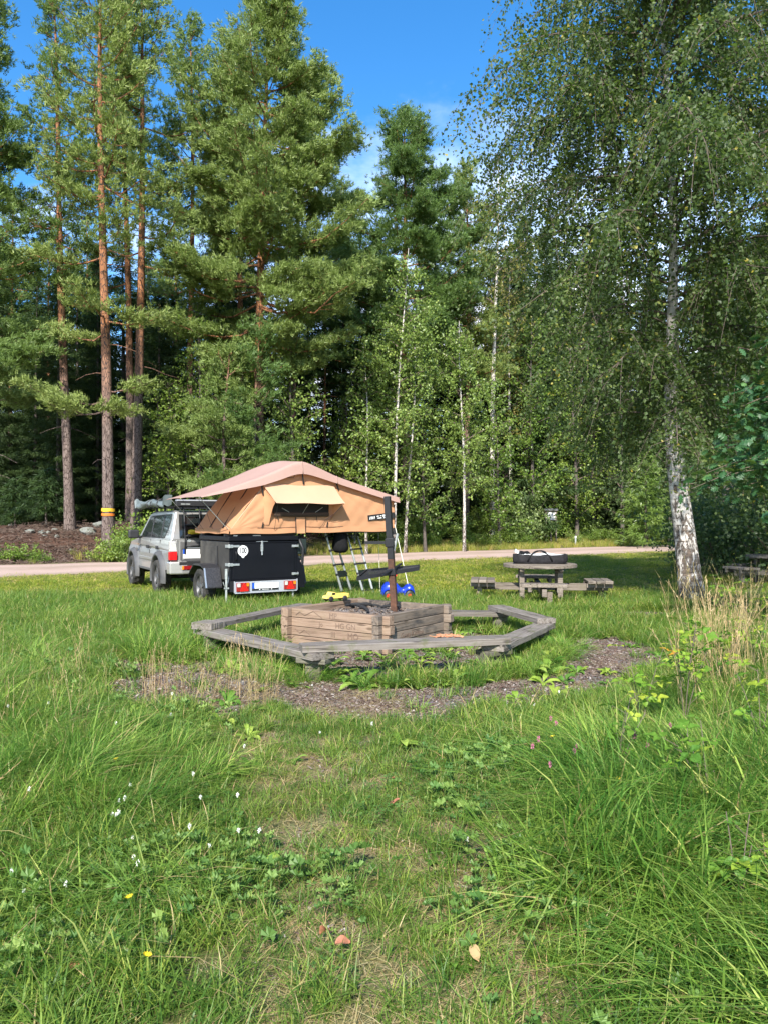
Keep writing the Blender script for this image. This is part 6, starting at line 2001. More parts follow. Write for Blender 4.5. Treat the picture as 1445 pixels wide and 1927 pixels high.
# ================================================================== grass, weeds and litter (scattered with geometry nodes: nobody could count it)
def blades(a, rng, n, spread, h, hv, w, bend, lie=0.0, tint=(0.2, 0.8), dry=.05, droop=.35, fan=None):
    an = rng.uniform(0, 2 * PI, n)
    rad = spread * np.sqrt(rng.uniform(0, 1, n))
    root = np.stack([rad * np.cos(an), rad * np.sin(an), np.full(n, -.01)], 1)
    H = h * rng.uniform(1 - hv, 1 + hv, n)
    az = rng.uniform(0, 2 * PI, n) if fan is None else rng.normal(0, fan, n)
    d = np.stack([np.cos(az), np.sin(az), np.zeros(n)], 1)
    B = bend * rng.uniform(.25, 1.5, n) + lie
    t = np.array([0, .33, .68, 1.0])
    hor = (B[:, None] * (t[None] ** 1.8)) * H[:, None]
    ver = H[:, None] * (t[None] - droop * np.minimum(B[:, None], 1.6) * t[None] ** 2.2)
    pts = root[:, None, :] + hor[:, :, None] * d[:, None, :]
    pts[:, :, 2] += np.maximum(ver, .004)
    faz = az + PI / 2 + rng.normal(0, .5, n)
    s = np.stack([np.cos(faz), np.sin(faz), np.zeros(n)], 1)
    W = w * rng.uniform(.7, 1.3, n)
    ww = W[:, None] * np.array([.75, 1.0, .7])[None] * .5
    L = pts[:, :3] - s[:, None, :] * ww[:, :, None]
    R_ = pts[:, :3] + s[:, None, :] * ww[:, :, None]
    V = np.concatenate([L, R_, pts[:, 3:4]], 1)
    base = (np.arange(n) * 7)[:, None]
    Q = np.concatenate([base + np.array([[0, 3, 4, 1]]), base + np.array([[1, 4, 5, 2]])])
    T = base + np.array([[2, 5, 6]])
    ti = rng.uniform(tint[0], tint[1], n)
    ti[rng.uniform(size=n) < dry] = 1.0
    a.add(V.reshape(-1, 3), T, Q, np.repeat(ti, 7))


def proto(name, mat, fn, n):
    out = []
    for i in range(n):
        a = Acc()
        fn(a, np.random.default_rng(1000 + i + hash_name(name)), i)
        out.append(bpy.data.objects.new('%s_%02d' % (name, i), a.mesh(name, M[mat])))
    return out


def hash_name(s):
    return sum(ord(c) * (i + 3) for i, c in enumerate(s)) % 9973


def scatter(name, label, protos, pos, rot, scl, idx):
    """points mesh + instance-on-points"""
    src = bpy.data.collections.new(name + '_source')
    for o in protos:
        src.objects.link(o)
    me = bpy.data.meshes.new(name)
    me.vertices.add(len(pos))
    me.vertices.foreach_set('co', np.asarray(pos, np.float32).ravel())
    for nm, typ, val, key in (('rot', 'FLOAT_VECTOR', rot, 'vector'), ('scl', 'FLOAT', scl, 'value'), ('idx', 'INT', idx, 'value')):
        at = me.attributes.new(nm, typ, 'POINT')
        at.data.foreach_set(key, np.asarray(val, np.int32 if typ == 'INT' else np.float32).ravel())
    o = bpy.data.objects.new(name, me)
    COL.objects.link(o)
    ng = bpy.data.node_groups.new(name, 'GeometryNodeTree')
    ng.interface.new_socket('Geometry', in_out='INPUT', socket_type='NodeSocketGeometry')
    ng.interface.new_socket('Geometry', in_out='OUTPUT', socket_type='NodeSocketGeometry')
    gi, go = ng.nodes.new('NodeGroupInput'), ng.nodes.new('NodeGroupOutput')
    ci = ng.nodes.new('GeometryNodeCollectionInfo')
    ci.inputs['Collection'].default_value = src
    ci.inputs['Separate Children'].default_value = True
    ci.inputs['Reset Children'].default_value = True
    ip = ng.nodes.new('GeometryNodeInstanceOnPoints')
    ip.inputs['Pick Instance'].default_value = True

    def attr(nm, t):
        n = ng.nodes.new('GeometryNodeInputNamedAttribute')
        n.data_type = t
        n.inputs['Name'].default_value = nm
        return next(s for s in n.outputs if s.enabled and s.name == 'Attribute')
    ng.links.new(gi.outputs[0], ip.inputs['Points'])
    ng.links.new(ci.outputs[0], ip.inputs['Instance'])
    ng.links.new(attr('idx', 'INT'), ip.inputs['Instance Index'])
    ng.links.new(attr('rot', 'FLOAT_VECTOR'), ip.inputs['Rotation'])
    ng.links.new(attr('scl', 'FLOAT'), ip.inputs['Scale'])
    ng.links.new(ip.outputs[0], go.inputs[0])
    md = o.modifiers.new('scatter', 'NODES')
    md.node_group = ng
    return tag(o, label, None, None, 'stuff')


def sample(rng, n, x0, x1, y0, y1, keep):
    """n candidate spots in the box, kept with probability keep(x, y)"""
    x, y = rng.uniform(x0, x1, n), rng.uniform(y0, y1, n)
    k = rng.uniform(size=n) < keep(x, y)
    return x[k], y[k]


def in_view(x, y, m=.6):
    return (np.abs(x) < y * .5 + m + .35) & (y > 1.9)


class Bin:
    def __init__(self):
        self.p, self.r, self.s, self.i = [], [], [], []

    def put(self, rng, x, y, lo, hi, s0, s1, tilt=.12, dz=0.0, smul=None, yaw=None):
        n = len(x)
        self.p.append(np.stack([x, y, ground_z(x, y) + dz], 1))
        self.r.append(np.stack([rng.normal(0, tilt, n), rng.normal(0, tilt, n), rng.uniform(0, 2 * PI, n) if yaw is None else yaw + rng.normal(0, .6, n)], 1))
        s = rng.uniform(s0, s1, n)
        self.s.append(s if smul is None else s * smul)
        self.i.append(rng.integers(lo, hi, n))

    def out(self, name, label, protos):
        return scatter(name, label, protos, np.concatenate(self.p), np.concatenate(self.r), np.concatenate(self.s), np.concatenate(self.i))


rng = np.random.default_rng(2024)
C_PIT = PITC


def blocked(x, y):
    """inside the fire pit, under wheels and legs: no grass"""
    u = (x - NC.x) * dl.x + (y - NC.y) * dl.y
    w = (x - NC.x) * dr.x + (y - NC.y) * dr.y
    return (u > -.12) & (u < SIDE + .12) & (w > -.12) & (w < SIDE + .12)


def left_long(x, y):
    edge = np.interp(y, [2, 2.6, 3.3, 5.7, 7.0, 8.4, 9.5, 10.5], [-1.0, -.95, -.85, -1.3, -2.0, -3.0, -3.3, -3.4])
    return sstep(-.15, .55, edge - x + .22 * sines(x, y, 51, 2.5)) * (1 - .8 * sstep(7.8, 9.8, y))


def right_long(x, y):
    edge = np.interp(y, [2, 2.6, 3.3, 4.5, 5.7, 7.5, 9.0, 10.5, 12.5, 14.5], [.95, .85, .6, .75, 1.4, 2.5, 3.5, 4.0, 4.5, 5.0])
    return sstep(-.1, .5, x - edge + .22 * sines(x, y, 52, 2.5)) * (1 - sstep(14.2, 15.5, y))


def ring_weed(x, y):
    r = np.hypot(x - C_PIT[0], y - C_PIT[1])
    wob = .22 * sines(x, y, 53, 3.0)
    band = sstep(1.8, 2.0, r + wob) * (1 - sstep(2.2, 2.5, r + wob * .8))
    return band


def near_dirt(x, y):
    """the bare earth and a margin in front of it, where only low turf grows"""
    return np.maximum.reduce([dirt_mask(x, y), dirt_mask(x, y + .3), .9 * dirt_mask(x, y + .6), .7 * dirt_mask(x, y + .9)]) * (1 - ring_weed(x, y) * .9)


# ---- short trodden turf everywhere near, thin on the path and the earth
sh_p = proto('short_tuft', 'turf', lambda a, r, i: (blades(a, r, 60, .12, .042, .45, .0044, .9, lie=1.0, tint=(.15, .93), dry=(.12 if i < 4 else .52) + .05 * (i % 3)), blades(a, r, 7, .12, .075, .4, .004, .8, lie=1.4, tint=(.95, 1.0), dry=.5)), 8)
md_p = proto('mid_tuft', 'grass', lambda a, r, i: blades(a, r, 44, .10, .16, .4, .0058, .95, tint=(.1, .9), dry=.05, droop=.42), 8)
lg_p = proto('long_tuft', 'grass_long', lambda a, r, i: blades(a, r, 62, .11, .40, .4, .0074, 1.15, tint=(.05, .94), dry=.07, droop=.42, fan=.85), 8)
near = Bin()
x, y = sample(rng, 34000, -9, 9, 1.9, 16.5, lambda x, y: in_view(x, y) * ~blocked(x, y) * np.clip(1.0 - 1.25 * dirt_mask(x, y) - .6 * path_mask(x, y), .015, 1) * np.clip(9.5 / y, .55, 1))
dryp = rng.uniform(size=len(x)) < np.clip(.25 + .85 * path_mask(x, y) + .25 * sstep(8.5, 11, y) + .3 * sines(x, y, 68, 1.7), 0, 1)
for sel, lo_i, hi_i in ((~dryp, 0, 4), (dryp, 4, 8)):
    near.put(rng, x[sel], y[sel], lo_i, hi_i, .7, 1.25, smul=((1 + .03 * (y - 4)) * (1 - .35 * path_mask(x, y)))[sel])
x, y = sample(rng, 13000, -9, 9, 1.9, 16, lambda x, y: in_view(x, y) * ~blocked(x, y) * np.clip(1 - 1.6 * near_dirt(x, y), 0, 1) * np.clip(.10 + .8 * left_long(x, y) + .55 * right_long(x, y) + .9 * ring_weed(x, y) - .8 * path_mask(x, y) + .14 * sines(x, y, 61, 2.0), .0, 1) * np.clip(7.5 / y, .4, 1))
near.put(rng, x, y, 8, 16, .65, 1.2, smul=np.clip(1.05 - .035 * (y - 6), .6, 1.1))
x, y = sample(rng, 9000, -2, 2, 1.9, 8, lambda x, y: in_view(x, y) * path_mask(x, y) * np.clip(1 - 1.3 * dirt_mask(x, y), 0, 1) * .15 * sstep(-.7, .5, sines(x, y, 69, 3.0)))
near.put(rng, x, y, 3, 8, .5, .85)
o = near.out('meadow_grass', 'short and middling green grass over the near meadow', sh_p + md_p)
lo_ = Bin()
x, y = sample(rng, 17000, -9, 9, 1.9, 15, lambda x, y: in_view(x, y) * ~blocked(x, y) * np.clip(1 - 1.8 * near_dirt(x, y), 0, 1) * np.clip(.75 * left_long(x, y) * (.4 + .8 * sstep(-.3, .5, sines(x, y, 62, 1.6))) * np.where(y < 3.1, .45, 1) + 1.3 * right_long(x, y) * (.5 + .7 * sstep(-.4, .5, sines(x, y, 63, 1.3))), 0, 1) * np.clip(7 / y, .35, 1))
lo_.put(rng, x, y, 0, 8, .62, 1.2, tilt=.15, smul=np.where(x > 0, 1.12 - .38 * sstep(4.2, 6.0, y), .75), yaw=np.where(x > 0, 3.5, -.6) + 1.1 * sines(x, y, 66, 1.1))
x, y = sample(rng, 260, -3.6, -1.2, 8.3, 10.8, lambda x, y: ~blocked(x, y) * (np.hypot(x + 2.55, y - 9.35) < .55))
lo_.put(rng, x, y, 0, 8, .8, 1.1, tilt=.2)
x, y = sample(rng, 2000, -2.8, 2.9, 6.9, 12.5, lambda x, y: ~blocked(x, y) * ring_weed(x, y) * (.25 + .6 * sstep(-.1, .5, sines(x, y, 67, 2.6))))
lo_.put(rng, x, y, 0, 8, .4, .72, tilt=.2)
lo_.out('long_grass', 'long arching green grass at both sides of the path', lg_p)

# ---- lawn further off
ln_p = proto('lawn_patch', 'lawn', lambda a, r, i: blades(a, r, 120, .30, .07, .5, .010, .8, lie=.2, tint=(.05, .9), dry=.10), 6)
ly_p = proto('lawn_patch_dry', 'lawn', lambda a, r, i: blades(a, r, 110, .32, .06, .5, .011, .9, lie=.4, tint=(.4, 1.0), dry=.28), 4)
lv_p = proto('verge_grass', 'lawn', lambda a, r, i: blades(a, r, 60, .25, .42, .4, .014, .5, tint=(.5, 1.0), dry=.25), 4)
lw = Bin()
x, y = sample(rng, 26000, -26, 34, 12.5, 50, lambda x, y: (np.abs(x) < y * .5 + 2.0) * (road_d(x, y) < .12 + .2 * sines(x, y, 64, 2.0)) * (1 - .9 * dirt_mask(x, y)) * np.clip(22 / y, .45, 1) * sstep(12.5, 15.5, y))
dry = rng.uniform(size=len(x)) < lawn_dry(x, y)
lw.put(rng, x[~dry], y[~dry], 0, 6, .8, 1.3)
lw.put(rng, x[dry], y[dry], 6, 10, .8, 1.3)
# verge strip between the road and the shrubs, taller and yellower
x, y = sample(rng, 15000, -16, 42, 27, 62, lambda x, y: (np.abs(x) < y * .5 + 2.0) * (road_d(x, y) > ROAD_W + .05) * (road_d(x, y) < ROAD_W + 3.0) * np.where(x < -9.0 , .10, np.where(x < -6, .3, .9)))
lw.put(rng, x, y, 10, 14, .5, 1.0)
lw.out('lawn_grass', 'mown lawn grass between the benches and the gravel road', sorted(ln_p + ly_p + lv_p, key=lambda o: {'lawn_patch': 0, 'lawn_patch_dry': 1, 'verge_grass': 2}[o.name[:-3]]))

# ---- clover, broad leaved weeds, plantain and dandelion rosettes
def clover(a, r, i):
    for k in range(16):
        c = np.array([r.normal(0, .07), r.normal(0, .07), r.uniform(.03, .085)])
        a.tube([(c[0] * .8, c[1] * .8, -.005), c], .0011, 3, cap=False, tint=.6)
        t0 = r.uniform(0, 6.28)
        s = r.uniform(.011, .018)
        for j in range(3):
            t = t0 + j * 2.094
            d, p = np.array([math.cos(t), math.sin(t), r.uniform(-.1, .25)]), np.array([-math.sin(t), math.cos(t), 0])
            a.add([c, c + d * s * .7 + p * s * .55, c + d * s * 1.25, c + d * s * .7 - p * s * .55], [(0, 1, 2), (0, 2, 3)], tint=r.uniform(.1, .95))


def rosette(a, r, i, n=9, L=.16, W=.045, up=.5):
    for k in range(n):
        t = 2 * PI * k / n + r.normal(0, .3)
        d, p = np.array([math.cos(t), math.sin(t), 0]), np.array([-math.sin(t), math.cos(t), 0])
        l, w = L * r.uniform(.6, 1.2), W * r.uniform(.7, 1.2)
        u = up * r.uniform(.5, 1.4)
        V = []
        prof = (.12, .45, .85, 1.0, .72, .05)
        for q, f in zip(np.linspace(0, 1, 6), prof):
            c = d * l * q * (1 - .1 * q) + np.array([0, 0, l * (u * q - .75 * u * q * q)])
            wig = 1 + .18 * math.sin(q * 19 + k)
            V += [c - p * w * .5 * f * wig + np.array([0, 0, .008 * f]), c, c + p * w * .5 * f * wig + np.array([0, 0, .008 * f])]
        Q = []
        for q in range(5):
            Q += [(q * 3, q * 3 + 1, q * 3 + 4, q * 3 + 3), (q * 3 + 1, q * 3 + 2, q * 3 + 5, q * 3 + 4)]
        a.add(V, Q=Q, tint=r.uniform(.1, .95))


def lobed_herb(a, r, i):
    """round lobed leaves (lady's mantle, creeping buttercup) on thin stalks"""
    for k in range(9):
        c = np.array([r.normal(0, .10), r.normal(0, .10), r.uniform(.04, .13)])
        a.tube([(c[0] * .6, c[1] * .6, -.005), c], .0015, 3, cap=False, tint=.7)
        s = r.uniform(.017, .032)
        t0 = r.uniform(0, 6.28)
        n = 15
        ring_ = []
        tx, ty_ = r.normal(0, .25, 2)
        for j in range(n):
            t = t0 + 2 * PI * j / n
            rr_ = s * (1.0 if j % 3 else .62) * (.5 if j == 0 else 1)
            ring_.append(c + np.array([rr_ * math.cos(t), rr_ * math.sin(t), .012 * (j % 2) + rr_ * (tx * math.cos(t) + ty_ * math.sin(t))]))
        a.add([c - np.array([0, 0, .006])] + ring_, [(0, 1 + j, 1 + (j + 1) % n) for j in range(n)], tint=r.uniform(.2, .95))


cl_p = proto('clover_patch', 'clover', clover, 6)
hb_p = proto('herb_patch', 'clover', lobed_herb, 6)
ro_p = proto('leaf_rosette', 'weed', lambda a, r, i: rosette(a, r, i, 9 + i % 3, .17, .05, .75 + .25 * (i % 2)), 6)
wd = Bin()
x, y = sample(rng, 9000, -8, 8, 1.9, 14, lambda x, y: in_view(x, y) * ~blocked(x, y) * (1 - dirt_mask(x, y)) * np.clip(.16 + .42 * sstep(.1, .6, sines(x, y, 71, 1.5)) - .2 * path_mask(x, y) + .25 * ring_weed(x, y), .02, 1) * np.clip(6 / y, .4, 1))
wd.put(rng, x, y, 0, 6, .8, 1.35)
x, y = sample(rng, 8000, -8, 8, 1.9, 9, lambda x, y: in_view(x, y) * ~blocked(x, y) * (1 - dirt_mask(x, y)) * np.clip(.75 * (x < -.1) * (y < 3.9) * sstep(-.2, .4, sines(x, y, 74, 2.4)) + .45 * sstep(.25, .7, sines(x, y, 72, 1.2)) * (1 - path_mask(x, y)) + .3 * (x > .3) * (x < 1.4) * (y < 5.5), .0, 1))
wd.put(rng, x, y, 6, 12, .75, 1.3)
x, y = sample(rng, 6500, -5, 6, 1.9, 14.5, lambda x, y: in_view(x, y) * ~blocked(x, y) * (1 - .8 * dirt_mask(x, y)) * np.clip(.07 + 1.0 * ring_weed(x, y) + .30 * sstep(.2, .6, sines(x, y, 73, 1.7)) * (y > 5) + .9 * ring_weed(x, y) * 0 + .5 * (x > 1.2) * (y > 6.2) * (y < 8.5) * (1 - right_long(x, y)), 0, 1))
wd.put(rng, x, y, 12, 18, .6, 1.3, tilt=.2, smul=np.where(y < 5.5, .62, 1 + .35 * ring_weed(x, y)))
x, y = sample(rng, 330, -1.9, 2.0, 8.2, 12, lambda x, y: ~blocked(x, y) * .5)
wd.put(rng, x, y, 12, 18, .5, 1.0, tilt=.2)
wd.out('weeds', 'clover, dandelion and other low leafy weeds among the grass', cl_p + hb_p + ro_p)

# ---- straw: dead blades lying in the trodden turf, dry seed stalks standing at the right
def lying(a, r, i):
    blades(a, r, 30, .12, .06, .5, .0030, 1.2, lie=1.3, tint=(0, 1), dry=0, droop=.55)


def stalks(a, r, i):
    for k in range(5):
        h = r.uniform(.55, 1.0)
        az = r.uniform(0, 6.28)
        be = r.uniform(.05, .35)
        d = np.array([math.cos(az), math.sin(az), 0])
        b = np.array([r.normal(0, .07), r.normal(0, .07), 0])
        s = np.linspace(0, 1, 6)
        p = b + np.outer(be * h * s ** 2, d)
        p[:, 2] += h * (s - .12 * be * s ** 2)
        a.tube(p, np.linspace(.0022, .0012, 6), 3, cap=False, tint=r.uniform(.3, .9))
        ti = r.uniform(.3, 1)
        for j in range(16):
            q = r.uniform(.80, 1.0)
            c = np.array([np.interp(q, s, p[:, m]) for m in range(3)])
            e = unit(d * be + r.normal(0, .35, 3) + np.array([0, 0, .9]))
            w_ = unit(np.cross(e, r.normal(0, 1, 3))) * .003
            l_ = r.uniform(.015, .035)
            a.add([c - w_, c + w_, c + e * l_ + w_ * .3], [(0, 1, 2)], tint=ti)
        for j in range(2):
            q = r.uniform(.1, .5)
            c = np.array([np.interp(q, s, p[:, m]) for m in range(3)])
            t = r.uniform(0, 6.28)
            e = np.array([math.cos(t), math.sin(t), 0])
            l_ = r.uniform(.1, .22)
            w_ = np.array([-e[1], e[0], 0]) * .003
            a.add([c - w_, c + w_, c + e * l_ * .6 + np.array([0, 0, l_ * .35]) + w_ * .7, c + e * l_ * .6 + np.array([0, 0, l_ * .35]) - w_ * .7, c + e * l_ + np.array([0, 0, l_ * .1])], [(3, 2, 4)], [(0, 1, 2, 3)], tint=r.uniform(.2, .9))


st_p = proto('lying_straw', 'straw', lying, 5)
sk_p = proto('seed_stalk', 'straw', stalks, 7)
sw_ = Bin()
x, y = sample(rng, 6500, -5, 5, 1.9, 13, lambda x, y: in_view(x, y) * ~blocked(x, y) * np.clip(.10 + .55 * path_mask(x, y) + .15 * sines(x, y, 81, 2.5) + .2 * right_long(x, y), 0, 1))
sw_.put(rng, x, y, 0, 5, .6, 1.3, tilt=.1)
x, y = sample(rng, 6500, -2.4, 2.4, 1.9, 8.2, lambda x, y: in_view(x, y) * path_mask(x, y) * (.35 + .5 * sstep(-.5, .5, sines(x, y, 83, 3.0))))
sw_.put(rng, x, y, 0, 5, .45, .95, tilt=.08)
x, y = sample(rng, 2300, 1.2, 8.5, 5.2, 14.6, lambda x, y: in_view(x, y, 1) * right_long(x, y) * np.clip(.10 + .5 * sstep(6, 8, y) * sstep(-.2, .5, sines(x, y, 82, 1.1)), 0, 1))
sw_.put(rng, x, y, 5, 12, .75, 1.15, tilt=.09)
x, y = sample(rng, 300, -6, -.8, 3.5, 9.5, lambda x, y: in_view(x, y) * left_long(x, y) * .22)
sw_.put(rng, x, y, 5, 12, .4, .75, tilt=.2)
x, y = sample(rng, 40, -2.2, -1.0, 6.6, 7.4, lambda x, y: np.ones_like(x) * .6)
sw_.put(rng, x, y, 5, 12, .4, .7, tilt=.15)
sw_.out('dry_stalks', 'dry straw and tall pale seed stalks in the grass', st_p + sk_p)

# ---- bark mulch and grit on the bare earth
def chip_fn(a, r, i):
    for k in range(22):
        a.box((r.normal(0, .10), r.normal(0, .10), .004 + r.uniform(0, .006)), (r.uniform(.012, .05), r.uniform(.006, .016), r.uniform(.003, .008)), Euler((r.normal(0, .25), r.normal(0, .25), r.uniform(0, 6.28))).to_matrix(), tint=r.uniform(0, 1))


ch_p = proto('mulch', 'chip', chip_fn, 5)
ch = Bin()
x, y = sample(rng, 9000, -4, 6, 6, 14.5, lambda x, y: ~blocked(x, y) * dirt_mask(x, y) * .8)
ch.put(rng, x, y, 0, 5, .6, 1.2, tilt=.04)
x, y = sample(rng, 500, -1.5, 1.5, 2, 7, lambda x, y: path_mask(x, y) * .5)
ch.put(rng, x, y, 0, 5, .4, .8, tilt=.04)
ch.out('bark_mulch_gravel', 'bark chips and grit on the trodden earth round the benches', ch_p)

# ---- needle litter and twigs on the bank
nl_p = proto('needle_litter', 'chip', lambda a, r, i: [a.box((r.normal(0, .3), r.normal(0, .3), .02 + r.uniform(0, .02)), (r.uniform(.05, .22), .018, .012), Euler((r.normal(0, .2), r.normal(0, .3), r.uniform(0, 6.28))).to_matrix(), tint=r.uniform(0, .7)) for k in range(30)], 4)
nb = Bin()
x, y = sample(rng, 2600, -22, -4, 28, 42, lambda x, y: (road_d(x, y) > ROAD_W + .3) * (road_d(x, y) < ROAD_W + 8) * .8)
nb.put(rng, x, y, 0, 4, .7, 1.3, tilt=.1)
nb.out('needle_litter', 'brown needle litter and twigs on the forest bank', nl_p)

# ---- small flowers, each its own thing
def ball(a, c, r, rng_, n=26, mat=None):
    for k in range(n):
        d = unit(rng_.normal(0, 1, 3) + np.array([0, 0, .5]))
        s = unit(np.cross(d, rng_.normal(0, 1, 3)))
        cc = np.array(c)
        a.add([cc + d * r * .3 - s * r * .28, cc + d * r * .3 + s * r * .28, cc + d * r], [(0, 1, 2)])


a = Acc()
ball(a, (0, 0, .13), .013, np.random.default_rng(1))
CLH = a.mesh('clover_head', M['petal_white'])
a = Acc()
a.tube([(0, 0, -.01), (.003, 0, .06), (0, 0, .125)], .0013, 4)
CLS = a.mesh('clover_stem', M['clover'])
a = Acc()
ball(a, (0, 0, .20), .017, np.random.default_rng(2), 30)
PKH = a.mesh('pink_head', M['petal_pink'])
a = Acc()
for k in range(12):
    t = 2 * PI * k / 12
    a.add([(.004 * math.cos(t - .6), .004 * math.sin(t - .6), .16), (.004 * math.cos(t + .6), .004 * math.sin(t + .6), .16), (.019 * math.cos(t + .12), .019 * math.sin(t + .12), .166), (.019 * math.cos(t - .12), .019 * math.sin(t - .12), .166)], Q=[(0, 1, 2, 3)])
YLH = a.mesh('yellow_head', M['petal_yellow'])
a = Acc()
a.tube([(0, 0, -.01), (.004, 0, .09), (0, 0, .162)], .0014, 4)
YLS = a.mesh('yellow_stem', M['weed'])
a = Acc()
a.tube([(0, 0, -.01), (.006, 0, .1), (0, 0, .19)], .0016, 4)
PKS = a.mesh('pink_stem', M['weed'])
fl = [(207, 1532), (228, 1541), (236, 1512), (246, 1566), (254, 1603), (252, 1626), (131, 1671), (402, 1582), (384, 1500), (368, 1468), (324, 1348), (247, 1490), (20, 1340), (90, 1333), (224, 1370), (457, 1558), (478, 1565), (360, 1563), (235, 1513), (50, 1672), (40, 1640), (456, 1412), (600, 1378), (703, 1377), (612, 1215), (880, 1590), (590, 1290), (1050, 1310), (215, 1530), (450, 1500), (1000, 1330), (330, 1315), (160, 1440), (60, 1500)]
rng2 = np.random.default_rng(6)
for px, py in fl:
    w = G(px, py, .12)
    e = empty('clover_flower', (w.x, w.y, gz(w.x, w.y)), 'white clover flower head in the grass', 'flower', 'white clover flowers')
    e.scale = (.8, .8, rng2.uniform(1.0, 1.4))
    e.rotation_euler = (rng2.normal(0, .1), rng2.normal(0, .1), rng2.uniform(0, 6))
    link('flower_head', CLH, None, e)
    link('stalk', CLS, None, e)
for px, py, lab in ((247, 1837, 'yellow flower in the grass at the bottom left'), (275, 1702, 'yellow flower among lobed leaves at the left'), (237, 1447, 'lone yellow flower in the long grass at the left'), (1054, 1405, 'yellow flower among the pink clovers at the right'), (1160, 1490, 'tall yellow flower in the right hand long grass'), (1185, 1542, 'yellow flower lowest in the right hand long grass'), (1168, 1484, 'yellow flower close beside the tall yellow flower')):
    w = G(px, py, .16)
    e = empty('yellow_flower', (w.x, w.y, gz(w.x, w.y)), lab, 'flower', 'yellow meadow flowers')
    e.rotation_euler = (.25, 0, px)
    e.scale = (.8, .8, 1.4)
    link('flower_head', YLH, None, e)
    link('stalk', YLS, None, e)
for px, py in ((1047, 1478), (1183, 1415), (1195, 1432), (1026, 1383), (1037, 1388), (1085, 1440), (990, 1438), (1010, 1425), (1108, 1450), (1270, 1396)):
    w = G(px, py, .2)
    e = empty('clover_flower', (w.x, w.y, gz(w.x, w.y)), 'pink clover flower in the long grass at the right', 'flower', 'pink clover flowers')
    e.rotation_euler = (rng2.normal(0, .12), rng2.normal(0, .12), px)
    e.scale = (.75, .75, 1.5)
    link('flower_head', PKH, None, e)
    link('stalk', PKS, None, e)

# ---- fallen leaves
for i, (px, py, lab) in enumerate(((645, 1782, 'reddish fallen leaf on the trodden grass'), (140, 1900, 'red brown fallen leaf at the lower left corner of the meadow'), (145, 1808, 'tan fallen leaf standing among lobed leaves at the left'), (1235, 1885, 'pale yellow fallen leaf at the foot of the right hand long grass'), (741, 1507, 'pinkish fallen leaf in the middle of the path'), (745, 1470, 'small orange fallen leaf farther up the path'), (612, 1758, 'brown fallen leaf left of the path'), (893, 1812, 'straw coloured fallen leaf low on the right of the path'))):
    w = G(px, py, .05)
    a = Acc()
    rr = np.random.default_rng(i)
    L = .045
    V = []
    for t in np.linspace(0, 1, 6):
        hw = L * .42 * math.sin(math.pi * (t * .9 + .05)) ** .8
        for s in (-1, 0, 1):
            V.append((t * L * 1.3 - L * .6, s * hw, .010 * abs(s) + .012 * math.sin(t * 4 + i)))
    a.grid(V, 6, 3)
    o = a.obj('fallen_leaf', M['fallen'] if i not in (3, 7) else M['straw'], smooth=True)
    o.location = (w.x, w.y, gz(w.x, w.y) + .055)
    o.rotation_euler = (rr.normal(.35, .2), rr.normal(0, .3), rr.uniform(0, 6.28))
    tag(o, lab, 'leaf', 'fallen leaves')

# ---- raspberry canes: trifoliate leaves, each leaf a part
a = Acc()


def rasp_leaf(a, c, t, L, W, tilt):
    d, p = np.array([math.cos(t), math.sin(t), 0]), np.array([-math.sin(t), math.cos(t), 0])
    V = []
    for q, f in zip(np.linspace(0, 1, 7), (.08, .62, .95, 1.0, .8, .45, .0)):
        cc = np.array(c) + d * L * q + np.array([0, 0, L * (.18 * q - tilt * q * q)])
        z = np.array([0, 0, .006 * f * (1 + .6 * math.sin(q * 25))])
        V += [cc - p * W * .5 * f + z, cc, cc + p * W * .5 * f + z]
    Q = []
    for q in range(6):
        Q += [(q * 3, q * 3 + 1, q * 3 + 4, q * 3 + 3), (q * 3 + 1, q * 3 + 2, q * 3 + 5, q * 3 + 4)]
    a.add(V, Q=Q)


def tri_mesh(tint):
    a = Acc()
    rasp_leaf(a, (0.02, 0, 0), 0, .075, .05, .25)
    rasp_leaf(a, (0.0, .004, 0), 1.35, .058, .04, .2)
    rasp_leaf(a, (0.0, -.004, 0), -1.35, .058, .04, .2)
    a.a = [np.full(len(v), tint) for v in a.v]
    return a.mesh('raspberry_leaf', M['raspberry'])


TRI = [tri_mesh(t) for t in (.1, .3, .5, .7, .86)]
TRI_O = tri_mesh(1.0)


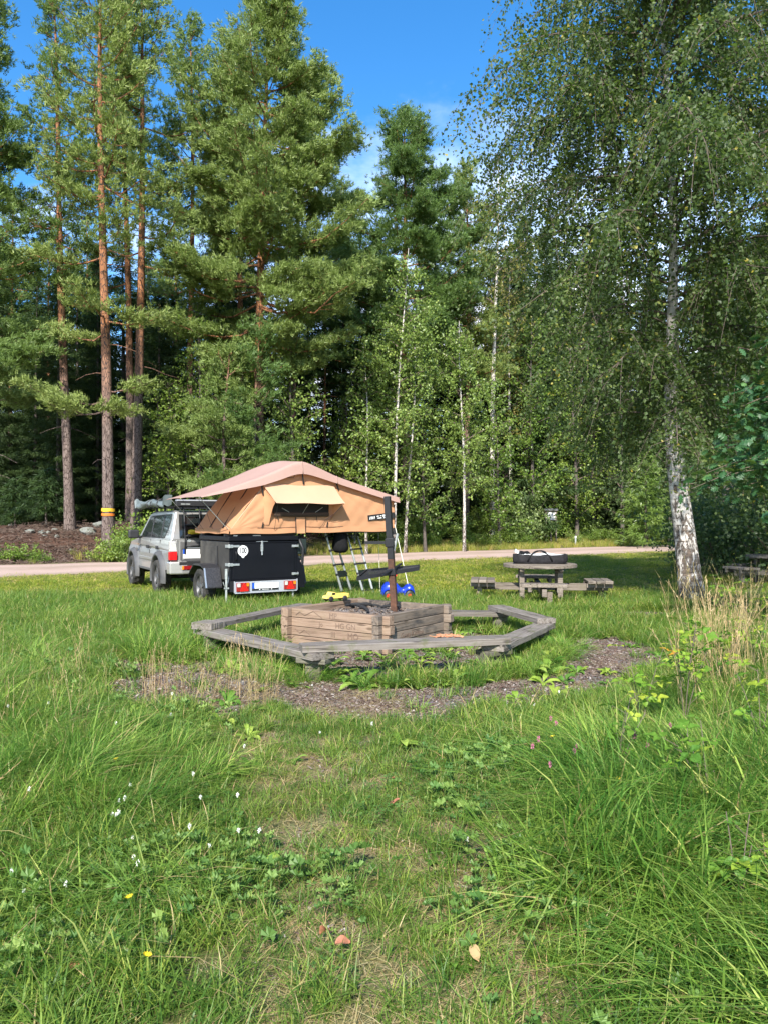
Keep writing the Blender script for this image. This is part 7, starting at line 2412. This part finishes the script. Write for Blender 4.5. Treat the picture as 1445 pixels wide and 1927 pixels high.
def raspberry(px, py, h, n, label, sd, orange=0, spread=.3, sc=1.0):
    r = np.random.default_rng(sd)
    w = G(px, py, 0.0)
    e = empty('raspberry_cane', (w.x, w.y, gz(w.x, w.y)), label, 'plant', 'raspberry canes in the right hand grass', r.uniform(0, 6.28))
    ca = Acc()
    k = 0
    for s in range(3):
        az = r.uniform(0, 6.28)
        top = np.array([math.cos(az) * spread * r.uniform(.3, 1), math.sin(az) * spread * r.uniform(.3, 1), (h + .1) * r.uniform(.75, 1.05)])
        ts = np.linspace(0, 1, 6)
        p = np.outer(ts ** 1.6, top) * np.array([1, 1, 0]) + np.outer(ts, np.array([0, 0, top[2]]))
        ca.tube(p, np.linspace(.004, .002, 6), 5)
        for j in range(n // 3):
            t = r.uniform(.35, 1.0)
            b = np.array([np.interp(t, ts, p[:, m]) for m in range(3)])
            a2 = r.uniform(0, 6.28)
            d = np.array([math.cos(a2), math.sin(a2), .45])
            tip = b + d * r.uniform(.05, .10)
            ca.tube([b, tip], .0015, 3)
            dd = unit(d + np.array([0, 0, -.45]) + r.normal(0, .2, 3))
            o = link('leaf', TRI_O if k < orange else TRI[int(r.integers(0, 5))], None, e)
            o.matrix_local = leaf_matrix(tip, dd, sc * r.uniform(.8, 1.35), r)
            k += 1
    ca.obj('stem', M['twig'], e)


raspberry(1205, 1385, .62, 18, 'raspberry cane with broad yellow green leaves nearest the path', 1)
raspberry(1285, 1390, .75, 21, 'raspberry cane with one orange leaf and dark stem', 2, orange=2)
raspberry(1290, 1330, .65, 18, 'raspberry cane behind the cane with an orange leaf', 3)
raspberry(1345, 1300, .6, 18, 'yellow green raspberry cane in front of the birch foot', 4)
raspberry(1375, 1245, .6, 21, 'bright raspberry cane right of the birch foot', 5)
raspberry(1420, 1270, .65, 21, 'bright raspberry cane at the right edge near the birch', 6)
raspberry(1330, 1545, .42, 15, 'raspberry shoot in the dark gap of the right hand grass', 7)
raspberry(1385, 1760, .36, 9, 'fresh pale raspberry shoot low at the right edge', 8, spread=.12, sc=.9)
raspberry(1160, 1480, .42, 12, 'small raspberry shoot among the pink clovers', 9, sc=.8)
raspberry(1420, 1190, .8, 24, 'tall raspberry cane in front of the shaded table', 10)
raspberry(1365, 1180, .7, 24, 'raspberry cane just left of the shaded table', 11)
raspberry(1428, 1430, .6, 18, 'dark leaved raspberry cane at the right edge', 12)
